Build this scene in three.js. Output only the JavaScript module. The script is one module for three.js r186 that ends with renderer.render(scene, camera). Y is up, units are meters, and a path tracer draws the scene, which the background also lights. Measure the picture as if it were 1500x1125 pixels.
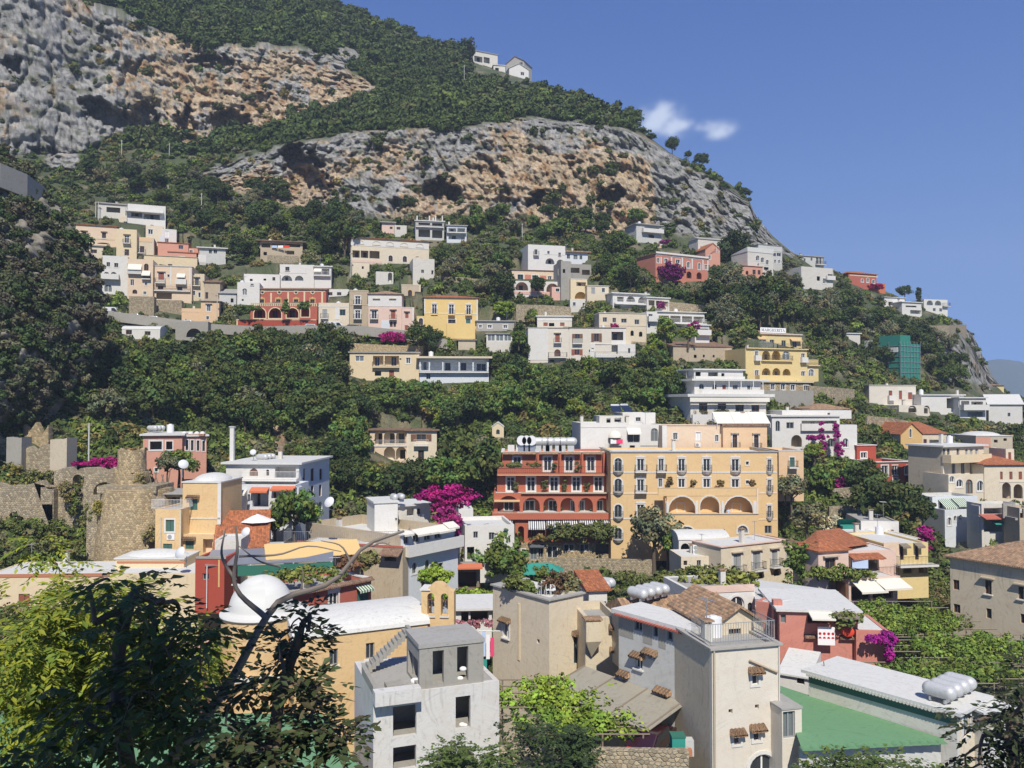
import * as THREE from 'three';
import {mergeGeometries} from 'three/addons/utils/BufferGeometryUtils.js';
import {MarchingCubes} from 'three/addons/objects/MarchingCubes.js';
import {createNoise3D} from 'simplex-noise';

// ---------------------------------------------------------------- camera, sky, sun, exposure
const scene = new THREE.Scene();
const EYE = 26,FOC = 1200,PITCH = Math.atan(27.5 / FOC);// eye height above the valley floor; lens in photograph pixels (1500 wide)
const camera = new THREE.PerspectiveCamera(2 * Math.atan(562.5 / FOC) * 180 / Math.PI,4 / 3,0.1,6000);
camera.position.set(0,EYE,0);
camera.rotation.set(PITCH,0,0);
scene.add(camera);

const renderer = new THREE.WebGLRenderer({antialias:true});
renderer.toneMapping = THREE.LinearToneMapping;
renderer.toneMappingExposure = 1.38;
renderer.shadowMap.enabled = true;

const SUN = new THREE.Vector3(0.07,0.74,0.67).normalize();
const sun = new THREE.DirectionalLight(new THREE.Color().setRGB(1,0.95,0.86),3.9);
sun.position.copy(SUN).multiplyScalar(500).add(new THREE.Vector3(0,0,-150));
sun.target.position.set(0,0,-150);
sun.castShadow = true;
sun.shadow.mapSize.set(4096,4096);
Object.assign(sun.shadow.camera,{left:-330,right:330,top:330,bottom:-330,near:1,far:1400});
scene.add(sun,sun.target);

function rng(seed) {// seeded random numbers
  let s = seed >>> 0;
  return () => {s = (s + 0x6D2B79F5) >>> 0;let t = Math.imul(s ^ (s >>> 15),1 | s);t = (t + Math.imul(t ^ (t >>> 7),61 | t)) ^ t;return ((t ^ (t >>> 14)) >>> 0) / 4294967296;};
}
const N3 = createNoise3D(rng(7)),N3b = createNoise3D(rng(91));
const fbm = (x,y,z,o = 4) => {let a = 0.5,s = 0,f = 1;for (let i = 0;i < o;i++) {s += a * N3(x * f,y * f,z * f);a *= 0.5;f *= 2.03;} return s;};
const sst = (a,b,x) => {const t = Math.min(1,Math.max(0,(x - a) / (b - a)));return t * t * (3 - 2 * t);};
const lerp = (a,b,t) => a + (b - a) * t;
const clamp = (x,a,b) => Math.min(b,Math.max(a,x));

{// clear blue sky with one small fair-weather cloud beyond the ridge
  const W = 2048,H = 1024,data = new Float32Array(W * H * 4);
  const cp = Math.cos(PITCH),sp = Math.sin(PITCH);
  const dirOf = (px,py) => {const X = (px - 750) / FOC,Y = (562.5 - py) / FOC;return new THREE.Vector3(X,Y * cp + sp,-cp + Y * sp).normalize();};
  const puffs = [[972,172,2.0,1.25],[990,185,1.7,0.9],[958,182,1.3,0.8],[1052,190,1.6,0.7],[1032,186,1.0,0.5]].map(([x,y,w,h]) => {const d = dirOf(x,y);return [Math.atan2(d.x,-d.z),Math.asin(d.y),w * Math.PI / 180,h * Math.PI / 180];});
  for (let j = 0;j < H;j++) for (let i = 0;i < W;i++) {
    const el = ((j + 0.5) / H - 0.5) * Math.PI,az = ((i + 0.5) / W - 0.5) * 2 * Math.PI;// u grows with atan2(z, x)
    const y = Math.sin(el),x = Math.cos(el) * Math.cos(az),z = Math.cos(el) * Math.sin(az);
    const t = Math.pow(clamp(1 - y,0,1),3.0);
    let r = lerp(0.016,0.125,t),g = lerp(0.062,0.28,t),b = lerp(0.27,0.66,t);
    if (y < 0) {r = 0.16;g = 0.20;b = 0.24;}
    const a2 = Math.atan2(x,-z);
    let c = 0;
    if (Math.abs(a2) < 0.6 && el > 0 && el < 0.7) {
      for (const [pa,pe,pw,ph] of puffs) {const q = ((a2 - pa) / pw) ** 2 + ((el - pe) / ph) ** 2;c = Math.max(c,Math.exp(-q * 1.6));}
      c = sst(0.12,1.05,c * (0.95 + 0.9 * fbm(a2 * 34,el * 52,3,4))) * 0.75;
}
    const k = (j * W + i) * 4;
    data[k] = lerp(r,0.62,c);data[k + 1] = lerp(g,0.68,c);data[k + 2] = lerp(b,0.80,c);data[k + 3] = 1;
}
  const sky = new THREE.DataTexture(data,W,H,THREE.RGBAFormat,THREE.FloatType);
  sky.mapping = THREE.EquirectangularReflectionMapping;sky.magFilter = THREE.LinearFilter;sky.minFilter = THREE.LinearFilter;sky.needsUpdate = true;
  scene.background = sky;scene.environment = sky;
}

// ---------------------------------------------------------------- helpers
const CP = Math.cos(PITCH),SP = Math.sin(PITCH);
function P(px,py,d) {// point at forward distance d that the photograph shows at px, py
  const X = (px - 750) / FOC,Y = (562.5 - py) / FOC,s = d / (CP - Y * SP);
  return new THREE.Vector3(X * s,EYE + (Y * CP + SP) * s,-d);
}
const slopeOf = py => {const Y = (562.5 - py) / FOC;return (Y * CP + SP) / (CP - Y * SP);};
const toPx = v => {const dx = v.x,dy = v.y - EYE,dz = v.z,z = -dz * CP - 0 + dy * SP,y = dy * CP + dz * SP;return [750 + FOC * dx / z,562.5 - FOC * y / z,z];};
const rad = a => a * Math.PI / 180;
let VX = 0,VY = 0,VS = 1;// current survey sheet: offset and scale of an enlarged part of the photograph
function sheet(x,y,s) {VX = x;VY = y;VS = s;}
const sx = x => VX + x / VS,sy = y => VY + y / VS;

const used = new Map();
function numbered(name) {const n = used.get(name) ?? 0;used.set(name,n + 1);return n ? `${name}_${String(n).padStart(3, '0')}` :name;}
function tag(o,label,category,group,kind) {if (label) o.userData.label = label;if (category) o.userData.category = category;if (group) o.userData.group = group;if (kind) o.userData.kind = kind;return o;}
function shade(o) {o.traverse(m => {if (m.isMesh) {m.castShadow = true;m.receiveShadow = true;}});return o;}
function thing(name,label,category,pos,yaw = 0,group) {
  const g = new THREE.Group();g.name = numbered(name);g.position.copy(pos);g.rotation.y = yaw;scene.add(g);return tag(g,label,category,group);
}
function part(name,geo,mat,parent) {const m = new THREE.Mesh(geo,mat);m.name = name;m.castShadow = m.receiveShadow = true;(parent ?? scene).add(m);if (!parent) m.name = numbered(name);return m;}

function metreUV(g) {// uv in metres, picked by the way a face points
  if (g.index) g = g.toNonIndexed();
  const p = g.attributes.position,n = g.attributes.normal,uv = new Float32Array(p.count * 2);
  for (let i = 0;i < p.count;i++) {
    const ax = Math.abs(n.getX(i)),ay = Math.abs(n.getY(i)),az = Math.abs(n.getZ(i));
    const x = p.getX(i),y = p.getY(i),z = p.getZ(i);
    if (ay > ax && ay > az) {uv[2 * i] = x;uv[2 * i + 1] = z;} else if (ax > az) {uv[2 * i] = z;uv[2 * i + 1] = y;} else {uv[2 * i] = x;uv[2 * i + 1] = y;}
}
  g.setAttribute('uv',new THREE.BufferAttribute(uv,2));
  for (const k of Object.keys(g.attributes)) if (!['position','normal','uv','color'].includes(k)) g.deleteAttribute(k);
  return g;
}
function box(x0,x1,y0,y1,z0,z1) {const g = new THREE.BoxGeometry(x1 - x0,y1 - y0,z1 - z0);g.translate((x0 + x1) / 2,(y0 + y1) / 2,(z0 + z1) / 2);return metreUV(g);}
const merge = list => list.length === 1 ? list[0] :mergeGeometries(list,false);
function bar(a,b,r,sides = 5) {// a round bar from a to b
  const v = new THREE.Vector3().subVectors(b,a),g = new THREE.CylinderGeometry(r,r,v.length(),sides,1);
  g.applyQuaternion(new THREE.Quaternion().setFromUnitVectors(new THREE.Vector3(0,1,0),v.clone().normalize()));
  g.translate((a.x + b.x) / 2,(a.y + b.y) / 2,(a.z + b.z) / 2);return metreUV(g);
}
const V = (x,y,z) => new THREE.Vector3(x,y,z);
function poly(pts) {const s = new THREE.Shape();pts.forEach(([x,y],i) => i ? s.lineTo(x,y) :s.moveTo(x,y));s.closePath();return s;}
function extrude(shape,z0,z1,seg = 6) {const g = new THREE.ExtrudeGeometry(shape,{depth:z1 - z0,bevelEnabled:false,curveSegments:seg});g.translate(0,0,z0);return metreUV(g);}
function faces(tris) {// flat faces from corner lists (three or four corners)
  const pos = [];
  for (const f of tris) {for (let i = 1;i + 1 < f.length;i++) pos.push(...f[0],...f[i],...f[i + 1]);}
  const g = new THREE.BufferGeometry();g.setAttribute('position',new THREE.Float32BufferAttribute(pos,3));g.computeVertexNormals();return metreUV(g);
}

// ---------------------------------------------------------------- surface grain
function tex(w,h,fn,{srgb = true,repeat = [1,1]} = {}) {
  const d = new Uint8Array(w * h * 4);
  for (let j = 0;j < h;j++) for (let i = 0;i < w;i++) {const c = fn(i / w,j / h),k = (j * w + i) * 4;d[k] = clamp(c[0],0,1) * 255;d[k + 1] = clamp(c[1],0,1) * 255;d[k + 2] = clamp(c[2],0,1) * 255;d[k + 3] = 255;}
  const t = new THREE.DataTexture(d,w,h,THREE.RGBAFormat);t.wrapS = t.wrapT = THREE.RepeatWrapping;t.magFilter = THREE.LinearFilter;t.minFilter = THREE.LinearMipmapLinearFilter;t.generateMipmaps = true;
  if (srgb) t.colorSpace = THREE.SRGBColorSpace;t.repeat.set(...repeat);t.needsUpdate = true;return t;
}
// noise that repeats over the unit square
const tile2 = (u,v,f,o = 4,k = 0) => {const a = u * 2 * Math.PI,b = v * 2 * Math.PI,R = f / 6.283;let s = 0,am = 0.5,q = 1;for (let i = 0;i < o;i++) {s += am * N3(Math.cos(a) * R * q + k + 2.1 * Math.cos(b) * R * q,Math.sin(a) * R * q + 2.1 * Math.sin(b) * R * q * 0.8,Math.sin(b) * R * q - k + Math.cos(a) * 0.3 * R * q);am *= 0.55;q *= 2;} return s;};
// old stucco: patchy limewash, rain streaks and dirt; tile 9 m
const stuccoMap = (k,dirt,streak) => tex(512,512,(u,v) => {
  const p = tile2(u,v,4,5,k),q = tile2(u,v,17,4,k + 9),f = N3(u * 220,v * 220,k);
  const st = Math.max(0,tile2(u,0.5 + 0.05 * Math.sin(v * 6.283 + k),26,3,k + 3));
  let g = 0.96 + 0.03 * p * dirt + 0.03 * q * dirt + 0.015 * f - Math.max(0,p * 0.6 + 0.6 * q - 0.2) * 0.2 * dirt - st * st * 0.16 * streak;
  return [g,g * (1 - 0.012 * dirt * (1 - p)),g * (1 - 0.035 * dirt * (1 - p * 0.6))];
},{repeat:[1 / 9,1 / 9]});
const stA = stuccoMap(1,0.8,0.5),stB = stuccoMap(17,1.2,1.0),stC = stuccoMap(33,1.15,1.7);
const grainBump = tex(256,256,(u,v) => {const g = 0.5 + 0.35 * tile2(u,v,22,4,5) + 0.1 * N3(u * 90,v * 90,2);return [g,g,g];},{srgb:false,repeat:[1 / 3,1 / 3]});
// rubble masonry: irregular stones and pale mortar; tile 4 m
const rubble = (() => {
  const r = rng(5),cells = [];const NX = 14,NY = 18;
  for (let j = 0;j < NY;j++) for (let i = 0;i < NX;i++) cells.push([(i + 0.5 + (j % 2) * 0.5 + (r() - 0.5) * 0.6) / NX,(j + 0.5 + (r() - 0.5) * 0.5) / NY,0.55 + 0.45 * r(),r()]);
  const at = (u,v) => {let d1 = 9,d2 = 9,id = 0;const ci = Math.floor(u * NX),cj = Math.floor(v * NY);
    for (let dj = -1;dj <= 1;dj++) for (let di = -2;di <= 1;di++) {const i = (ci + di + NX) % NX,j = (cj + dj + NY) % NY,c = cells[j * NX + i];let dx = Math.abs(u - c[0]),dy = Math.abs(v - c[1]);dx = Math.min(dx,1 - dx) * NX * 0.8;dy = Math.min(dy,1 - dy) * NY * 1.1;const d = Math.hypot(dx,dy);if (d < d1) {d2 = d1;d1 = d;id = j * NX + i;} else if (d < d2) d2 = d;}
    return [d2 - d1,cells[id]];};
  const col = tex(512,512,(u,v) => {const [e,c] = at(u,v),m = sst(0.03,0.16,e),n = 0.06 * N3(u * 60,v * 60,1),w = c[3];const st = [0.52 * c[2] + 0.32 + 0.06 * w,0.49 * c[2] + 0.30 + 0.03 * w,0.43 * c[2] + 0.25];return [lerp(0.66,st[0],m) + n,lerp(0.63,st[1],m) + n,lerp(0.57,st[2],m) + n];},{repeat:[0.25,0.25]});
  const bmp = tex(512,512,(u,v) => {const [e] = at(u,v);const g = 0.2 + 0.6 * sst(0,0.3,e) + 0.1 * N3(u * 80,v * 80,4);return [g,g,g];},{srgb:false,repeat:[0.25,0.25]});
  return {col,bmp};
})();
// barrel roof tiles, two runs of tile per 0.4 m; tile 4 m
const tileTone = [0,1,2].map(k => tex(512,512,(u,v) => {
  const nx = 20,ny = 12,i = Math.floor(u * nx),j = Math.floor(v * ny + (i % 2) * 0.5),h = N3(i * 3.7 + k * 50,j * 5.3,2),e = (v * ny + (i % 2) * 0.5) % 1,l = N3b(u * 7,v * 7,k),f = N3b(u * 60,v * 60,k);
  const lich = Math.max(0,l * 0.6 + f * 0.4 - 0.15),g = 0.86 + 0.16 * h + 0.05 * f - (e < 0.08 ? 0.12 :0);
  return [g * (1 - 0.35 * lich),g * (0.97 - 0.2 * lich),g * (0.94 - 0.1 * lich)];
},{repeat:[0.25,0.25]}));
const tileBump = tex(512,512,(u,v) => {const w = Math.abs(Math.sin(u * 20 * Math.PI)),e = (v * 12 + (Math.floor(u * 20) % 2) * 0.5) % 1;const g = 0.15 + 0.65 * w + 0.2 * (1 - e);return [g,g,g];},{srgb:false,repeat:[0.25,0.25]});
const roofDirt = tex(512,512,(u,v) => {const p = tile2(u,v,5,5,41),q = tile2(u,v,20,4,8),r3 = N3b(u * 40,v * 40,6),g = 0.95 + 0.03 * p + 0.05 * q + 0.02 * r3 - 0.34 * Math.max(0,0.4 * p + 0.75 * q + 0.12 * r3 - 0.14);return [g,g * 0.995,g * 0.975];},{repeat:[0.1,0.1]});

const lin = (r,g,b) => new THREE.Color().setRGB(r,g,b);
const M = {};
const stucco = (r,g,b,map = stA) => new THREE.MeshStandardMaterial({color:lin(r,g,b),map,bumpMap:grainBump,bumpScale:0.012,roughness:0.92});
Object.assign(M,{
  white:stucco(0.73,0.72,0.69),whiteOld:stucco(0.67,0.655,0.61,stB),whiteRaw:stucco(0.66,0.66,0.65,stC),offwhite:stucco(0.72,0.67,0.58),ivory:stucco(0.72,0.64,0.50,stB),
  cream:stucco(0.76,0.63,0.42),creamOld:stucco(0.66,0.58,0.44,stC),creamPale:stucco(0.74,0.66,0.52,stB),peach:stucco(0.76,0.54,0.34),peachPale:stucco(0.76,0.60,0.44),ochre:stucco(0.70,0.47,0.20),hotelYellow:stucco(0.76,0.54,0.28),
  church:stucco(0.74,0.53,0.28,stB),yellow:stucco(0.78,0.58,0.24),lemon:stucco(0.76,0.61,0.30),pink:stucco(0.74,0.46,0.38),pinkPale:stucco(0.76,0.57,0.48),pinkDeep:stucco(0.60,0.25,0.20,stB),coral:stucco(0.58,0.23,0.16),salmon:stucco(0.66,0.34,0.25),
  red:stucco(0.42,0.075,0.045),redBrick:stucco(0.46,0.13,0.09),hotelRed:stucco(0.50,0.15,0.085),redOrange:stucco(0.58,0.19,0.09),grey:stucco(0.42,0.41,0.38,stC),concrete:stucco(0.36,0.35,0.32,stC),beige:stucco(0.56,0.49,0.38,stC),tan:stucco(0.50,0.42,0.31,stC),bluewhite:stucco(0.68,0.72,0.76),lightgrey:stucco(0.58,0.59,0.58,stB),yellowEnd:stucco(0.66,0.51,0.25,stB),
  rubble:new THREE.MeshStandardMaterial({color:lin(0.72,0.70,0.66),map:rubble.col,bumpMap:rubble.bmp,bumpScale:0.08,roughness:0.95}),
  rubbleWarm:new THREE.MeshStandardMaterial({color:lin(0.86,0.78,0.64),map:rubble.col,bumpMap:rubble.bmp,bumpScale:0.08,roughness:0.95}),
  roofWhite:new THREE.MeshStandardMaterial({color:lin(0.70,0.70,0.68),map:roofDirt,roughness:0.85}),
  roofGrey:new THREE.MeshStandardMaterial({color:lin(0.40,0.39,0.37),map:roofDirt,roughness:0.9}),
  roofGreen:new THREE.MeshStandardMaterial({color:lin(0.16,0.33,0.17),map:roofDirt,roughness:0.8}),
  tileOrange:new THREE.MeshStandardMaterial({color:lin(0.55,0.20,0.085),map:tileTone[0],bumpMap:tileBump,bumpScale:0.07,roughness:0.9}),
  tileTan:new THREE.MeshStandardMaterial({color:lin(0.50,0.33,0.20),map:tileTone[1],bumpMap:tileBump,bumpScale:0.07,roughness:0.9}),
  tileBrown:new THREE.MeshStandardMaterial({color:lin(0.36,0.23,0.155),map:tileTone[2],bumpMap:tileBump,bumpScale:0.07,roughness:0.9}),
  glass:new THREE.MeshStandardMaterial({color:lin(0.035,0.04,0.045),roughness:0.12}),
  glassPale:new THREE.MeshStandardMaterial({color:lin(0.16,0.18,0.18),roughness:0.15}),
  dark:new THREE.MeshStandardMaterial({color:lin(0.03,0.028,0.025),roughness:0.9}),
  frameWhite:new THREE.MeshStandardMaterial({color:lin(0.74,0.73,0.70),roughness:0.6}),frameGrey:new THREE.MeshStandardMaterial({color:lin(0.30,0.31,0.31),roughness:0.6}),
  wood:new THREE.MeshStandardMaterial({color:lin(0.16,0.075,0.04),roughness:0.7}),woodRed:new THREE.MeshStandardMaterial({color:lin(0.27,0.08,0.045),roughness:0.7}),woodGrey:new THREE.MeshStandardMaterial({color:lin(0.26,0.22,0.17),map:stB,roughness:0.9}),
  shutterGreen:new THREE.MeshStandardMaterial({color:lin(0.05,0.13,0.10),roughness:0.7}),shutterGrey:new THREE.MeshStandardMaterial({color:lin(0.10,0.11,0.12),roughness:0.7}),shutterBlue:new THREE.MeshStandardMaterial({color:lin(0.12,0.24,0.30),roughness:0.7}),
  iron:new THREE.MeshStandardMaterial({color:lin(0.035,0.035,0.04),roughness:0.5,metalness:0.5}),railWhite:new THREE.MeshStandardMaterial({color:lin(0.72,0.72,0.70),roughness:0.5}),metal:new THREE.MeshStandardMaterial({color:lin(0.52,0.53,0.54),roughness:0.35,metalness:0.7}),
  awnWhite:new THREE.MeshStandardMaterial({color:lin(0.72,0.68,0.58),roughness:0.95,side:THREE.DoubleSide}),awnOrange:new THREE.MeshStandardMaterial({color:lin(0.58,0.17,0.08),roughness:0.95}),awnTan:new THREE.MeshStandardMaterial({color:lin(0.60,0.42,0.22),roughness:0.95}),awnYellow:new THREE.MeshStandardMaterial({color:lin(0.70,0.48,0.20),roughness:0.95}),awnGreen:new THREE.MeshStandardMaterial({color:lin(0.03,0.15,0.10),roughness:0.9}),awnTeal:new THREE.MeshStandardMaterial({color:lin(0.03,0.27,0.21),roughness:0.9}),
  clay:new THREE.MeshStandardMaterial({color:lin(0.45,0.18,0.09),roughness:0.9}),tank:new THREE.MeshStandardMaterial({color:lin(0.62,0.63,0.64),map:roofDirt,roughness:0.5,metalness:0.2}),plastic:new THREE.MeshStandardMaterial({color:lin(0.75,0.75,0.74),roughness:0.5}),panelBlue:new THREE.MeshStandardMaterial({color:lin(0.02,0.03,0.06),roughness:0.15}),
  asphalt:new THREE.MeshStandardMaterial({color:lin(0.10,0.10,0.10),map:roofDirt,roughness:0.95}),
  sheetMetal:new THREE.MeshStandardMaterial({color:lin(0.36,0.34,0.28),map:stC,roughness:0.6}),
  netGreen:new THREE.MeshStandardMaterial({color:lin(0.03,0.24,0.19),map:stB,roughness:0.9}),
  cloth:new THREE.MeshStandardMaterial({color:lin(0.78,0.76,0.74),roughness:0.95}),clothRed:new THREE.MeshStandardMaterial({color:lin(0.70,0.06,0.03),roughness:0.95}),clothBlue:new THREE.MeshStandardMaterial({color:lin(0.45,0.55,0.72),roughness:0.95}),clothPink:new THREE.MeshStandardMaterial({color:lin(0.75,0.06,0.16),roughness:0.95}),
});
M.awnStripe = new THREE.MeshStandardMaterial({roughness:0.95,map:tex(64,8,u => (u * 2) % 1 < 0.5 ? [0.86,0.86,0.84] :[0.24,0.27,0.28],{repeat:[1.6,1]})});
M.awnStripeGreen = new THREE.MeshStandardMaterial({roughness:0.95,map:tex(64,8,u => (u * 2) % 1 < 0.5 ? [0.82,0.84,0.78] :[0.28,0.42,0.30],{repeat:[1.6,1]})});
// ---------------------------------------------------------------- the mountain side: section lines from the valley floor up to the ridge, surveyed at a row of bearings
// every bearing lists [photo row, distance] for: near ground, valley floor, far floor, foot of slope, first terrace, mid slope, road, upper row, top row, lower cliff foot, lower cliff top, upper cliff foot, upper cliff top
const SECT = [
  [-450,[[2117,22],[1100,60],[840,80],[770,90],[600,100],[520,110],[440,130],[380,160],[300,190],[250,205],[230,215],[210,225],[-120,250]]],
  [0,[[2117,22],[1110,60],[850,84],[790,97],[640,108],[560,118],[480,142],[420,172],[335,200],[275,218],[250,232],[228,242],[-60,262]]],
  [150,[[2117,22],[1118,60],[860,86],[815,96],[640,116],[575,132],[476,172],[430,186],[350,206],[282,228],[245,246],[218,258],[20,276]]],
  [300,[[2117,22],[1120,60],[900,92],[800,108],[690,125],[590,146],[494,176],[455,188],[370,212],[288,236],[236,256],[204,274],[68,292]]],
  [450,[[2117,22],[1120,60],[912,95],[800,114],[690,128],[610,150],[500,178],[432,196],[352,220],[302,240],[206,258],[170,290],[74,305]]],
  [600,[[2117,22],[1120,60],[912,95],[835,118],[705,134],[682,150],[522,177],[420,198],[365,222],[320,243],[190,262],[150,290],[110,320]]],
  [750,[[2117,22],[1120,60],[912,95],[835,120],[690,133],[640,146],[532,177],[440,197],[370,220],[324,246],[188,266],[150,300],[122,330]]],
  [900,[[2117,22],[1120,60],[912,95],[835,120],[690,133],[620,148],[540,175],[440,196],[372,224],[343,250],[188,270],[174,290],[168,300]]],
  [1000,[[2117,22],[1120,60],[912,95],[835,120],[690,132],[620,146],[546,172],[440,200],[388,228],[346,252],[228,274],[222,284],[218,292]]],
  [1100,[[2117,22],[1120,60],[912,95],[838,118],[690,131],[626,146],[578,167],[430,205],[396,238],[360,254],[300,268],[296,273],[293,278]]],
  [1200,[[2117,22],[1120,60],[912,93],[840,114],[715,132],[640,148],[582,172],[465,214],[412,240],[400,256],[396,262],[394,266],[392,270]]],
  [1300,[[2117,22],[1120,60],[912,90],[850,106],[735,128],[650,152],[592,185],[510,222],[455,248],[438,256],[434,260],[431,264],[428,268]]],
  [1400,[[2117,22],[1120,60],[912,88],[860,100],[755,122],[655,152],[598,190],[552,218],[500,238],[482,250],[476,256],[472,260],[468,264]]],
  [1455,[[2117,22],[1120,60],[912,86],[860,98],[755,120],[655,152],[601,198],[586,222],[572,236],[563,248],[560,254],[556,258],[552,262]]],
  [1530,[[2117,22],[1120,60],[912,86],[860,98],[755,120],[655,152],[604,200],[598,230],[595,252],[593,262],[592,270],[591,276],[590,282]]],
  [2000,[[2117,22],[1120,60],[912,86],[860,98],[765,120],[668,152],[620,200],[612,230],[606,252],[604,262],[602,270],[601,276],[600,282]]],
];
const RIDGE = [[-450,-560,420],[0,-330,410],[150,-205,405],[300,-105,400],[450,-26,400],[492,2,398],[560,30,396],[620,55,394],[668,72,392],[700,92,390],[760,112,382],[815,133,365],[870,150,340],[905,168,315],[935,186,300],[980,222,296],[1030,250,292],[1070,268,287],[1098,292,281],[1112,325,279],[1135,348,277],[1160,368,275],[1200,392,273],[1240,405,272],[1300,428,271],[1350,452,270],[1400,468,267],[1425,488,265],[1440,520,264],[1455,552,265],[1470,572,270],[1500,586,280],[1560,588,290],[2000,598,295]];
function along(tab,x,k) {let i = 1;while (i < tab.length - 1 && tab[i][0] < x) i++;const a = tab[i - 1],b = tab[i],t = clamp((x - a[0]) / (b[0] - a[0]),0,1);return lerp(a[k],b[k],t);}
const SPX = SECT.map(s => s[0]);
function section(px) {// the profile under one bearing as [distance, height above the eye], near to far
  let i = 1;while (i < SPX.length - 1 && SPX[i] < px) i++;
  const t = clamp((px - SPX[i - 1]) / (SPX[i] - SPX[i - 1]),0,1),s = t * t * (3 - 2 * t) * 0.6 + t * 0.4;
  const rp = along(RIDGE,px,1),rd = along(RIDGE,px,2),out = [];
  for (let k = 0;k < 13;k++) {const a = SECT[i - 1][1][k],b = SECT[i][1][k],py = Math.max(lerp(a[0],b[0],s),rp + (13 - k) * 0.8),d = Math.min(lerp(a[1],b[1],s),rd - (13 - k) * 0.8);out.push([d,slopeOf(py) * d]);}
  out.push([rd,slopeOf(rp) * rd]);
  out.push([rd + 40,slopeOf(rp) * rd - 14],[rd + 140,slopeOf(rp) * rd - 70]);
  return out;
}
function T(px,py) {// distance of the ground that the photograph shows at px, py
  const s = section(px),m = slopeOf(py);
  for (let k = 1;k < 14;k++) {const a = s[k - 1],b = s[k],fa = a[1] - m * a[0],fb = b[1] - m * b[0];if (fa <= 0 && fb >= 0) return lerp(a[0],b[0],fa / (fa - fb || 1));}
  return s[13][0];
}
// hollows under the overhangs: photo position, half width, half height, depth in metres
const CAVES = [[444,250,36,34,17,0.6],[648,278,34,18,13,0.1],[787,292,21,13,11,-0.2],[897,288,20,15,12,-0.3],[720,258,14,26,4,0.5],[308,90,38,9,9,0.03],[330,178,34,20,10,0.05],[205,172,26,24,9,0.2],[150,165,42,20,13,0.45],[268,178,15,24,8,-0.3],[385,150,16,14,4,0],[12,98,16,13,7,0.2],[62,224,24,8,5,0.1],[745,300,18,10,3,0.3],[1118,300,5,12,2,0],[475,290,12,12,5,0.5],[150,60,16,24,3,0.6],[185,110,14,22,3,-0.2],[700,235,12,16,3,0.3],[585,300,20,8,3,0],[1005,270,12,10,3,0.4],[840,240,12,8,2.5,0.2],[560,225,20,6,2.5,0.1],[1060,310,10,20,2.5,0.3],[960,300,12,8,3,0]];
const caveAt = (px,py,n) => {let s = 0;const wx = 16 * fbm(px / 24,py / 24,31,3),wy = 12 * fbm(px / 20,py / 16,57,3);px += wx;py += wy + Math.max(0,wx * 0.4);for (const [cx,cy,w,h,dep,sk] of CAVES) {const dx = (px - cx) / w,dy = (py - cy - sk * (px - cx)) / h;const q = dx * dx + dy * dy;if (q < 2.6) s = Math.max(s,dep * (1 - sst(0.72,1.02,Math.sqrt(q) + n * 0.16)));} return s;};
// how far a spot is bare rock: 1 on the cliffs, 0 on the wooded slopes
const UPT = [[-450,-160],[0,-60],[100,-25],[150,12],[185,22],[200,38],[300,70],[400,66],[460,78],[520,108],[560,130],[2000,130]];
const UPB = [[-450,240],[0,228],[90,226],[125,222],[160,196],[240,196],[300,206],[400,190],[450,168],[520,145],[556,134],[2000,130]];
const LOT = [[-450,500],[285,258],[330,240],[400,220],[450,206],[550,190],[650,192],[700,184],[790,172],[870,184],[930,190],[980,224],[1030,256],[1098,296],[1135,352],[1165,372],[2000,372]];
const LOB = [[-450,500],[285,258],[330,276],[400,298],[500,312],[600,322],[700,316],[800,334],[870,348],[950,340],[1050,348],[1100,362],[1160,376],[2000,372]];
function rockAt(px,py) {
  const n = 9 * fbm(px / 46,py / 34,4,3),a = 5;
  const band = (t,b) => sst(t - a,t + a,py + n) * (1 - sst(b - a,b + a,py + n * 0.8));
  let r = px < 575 ? band(along(UPT,px,1),along(UPB,px,1)) :0;
  if (px > 285 && px < 1165) r = Math.max(r,band(along(LOT,px,1),along(LOB,px,1)));
  const e = (x,y,w,h) => 1 - sst(0.7,1.1,Math.hypot((px - x) / w,(py - y) / h) + n * 0.02);
  r = Math.max(r,e(1408,518,46,46),e(1445,548,22,24),e(1235,445,16,12),e(1130,500,20,10) * 0.5,e(90,235,30,16),e(405,640,16,30),e(290,210,40,10) * 0.6,e(500,82,26,14),e(860,200,60,14) * 0.8);
  return clamp(r,0,1);
}
const FOOT = [];// footprints that are cut level into the slope
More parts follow.
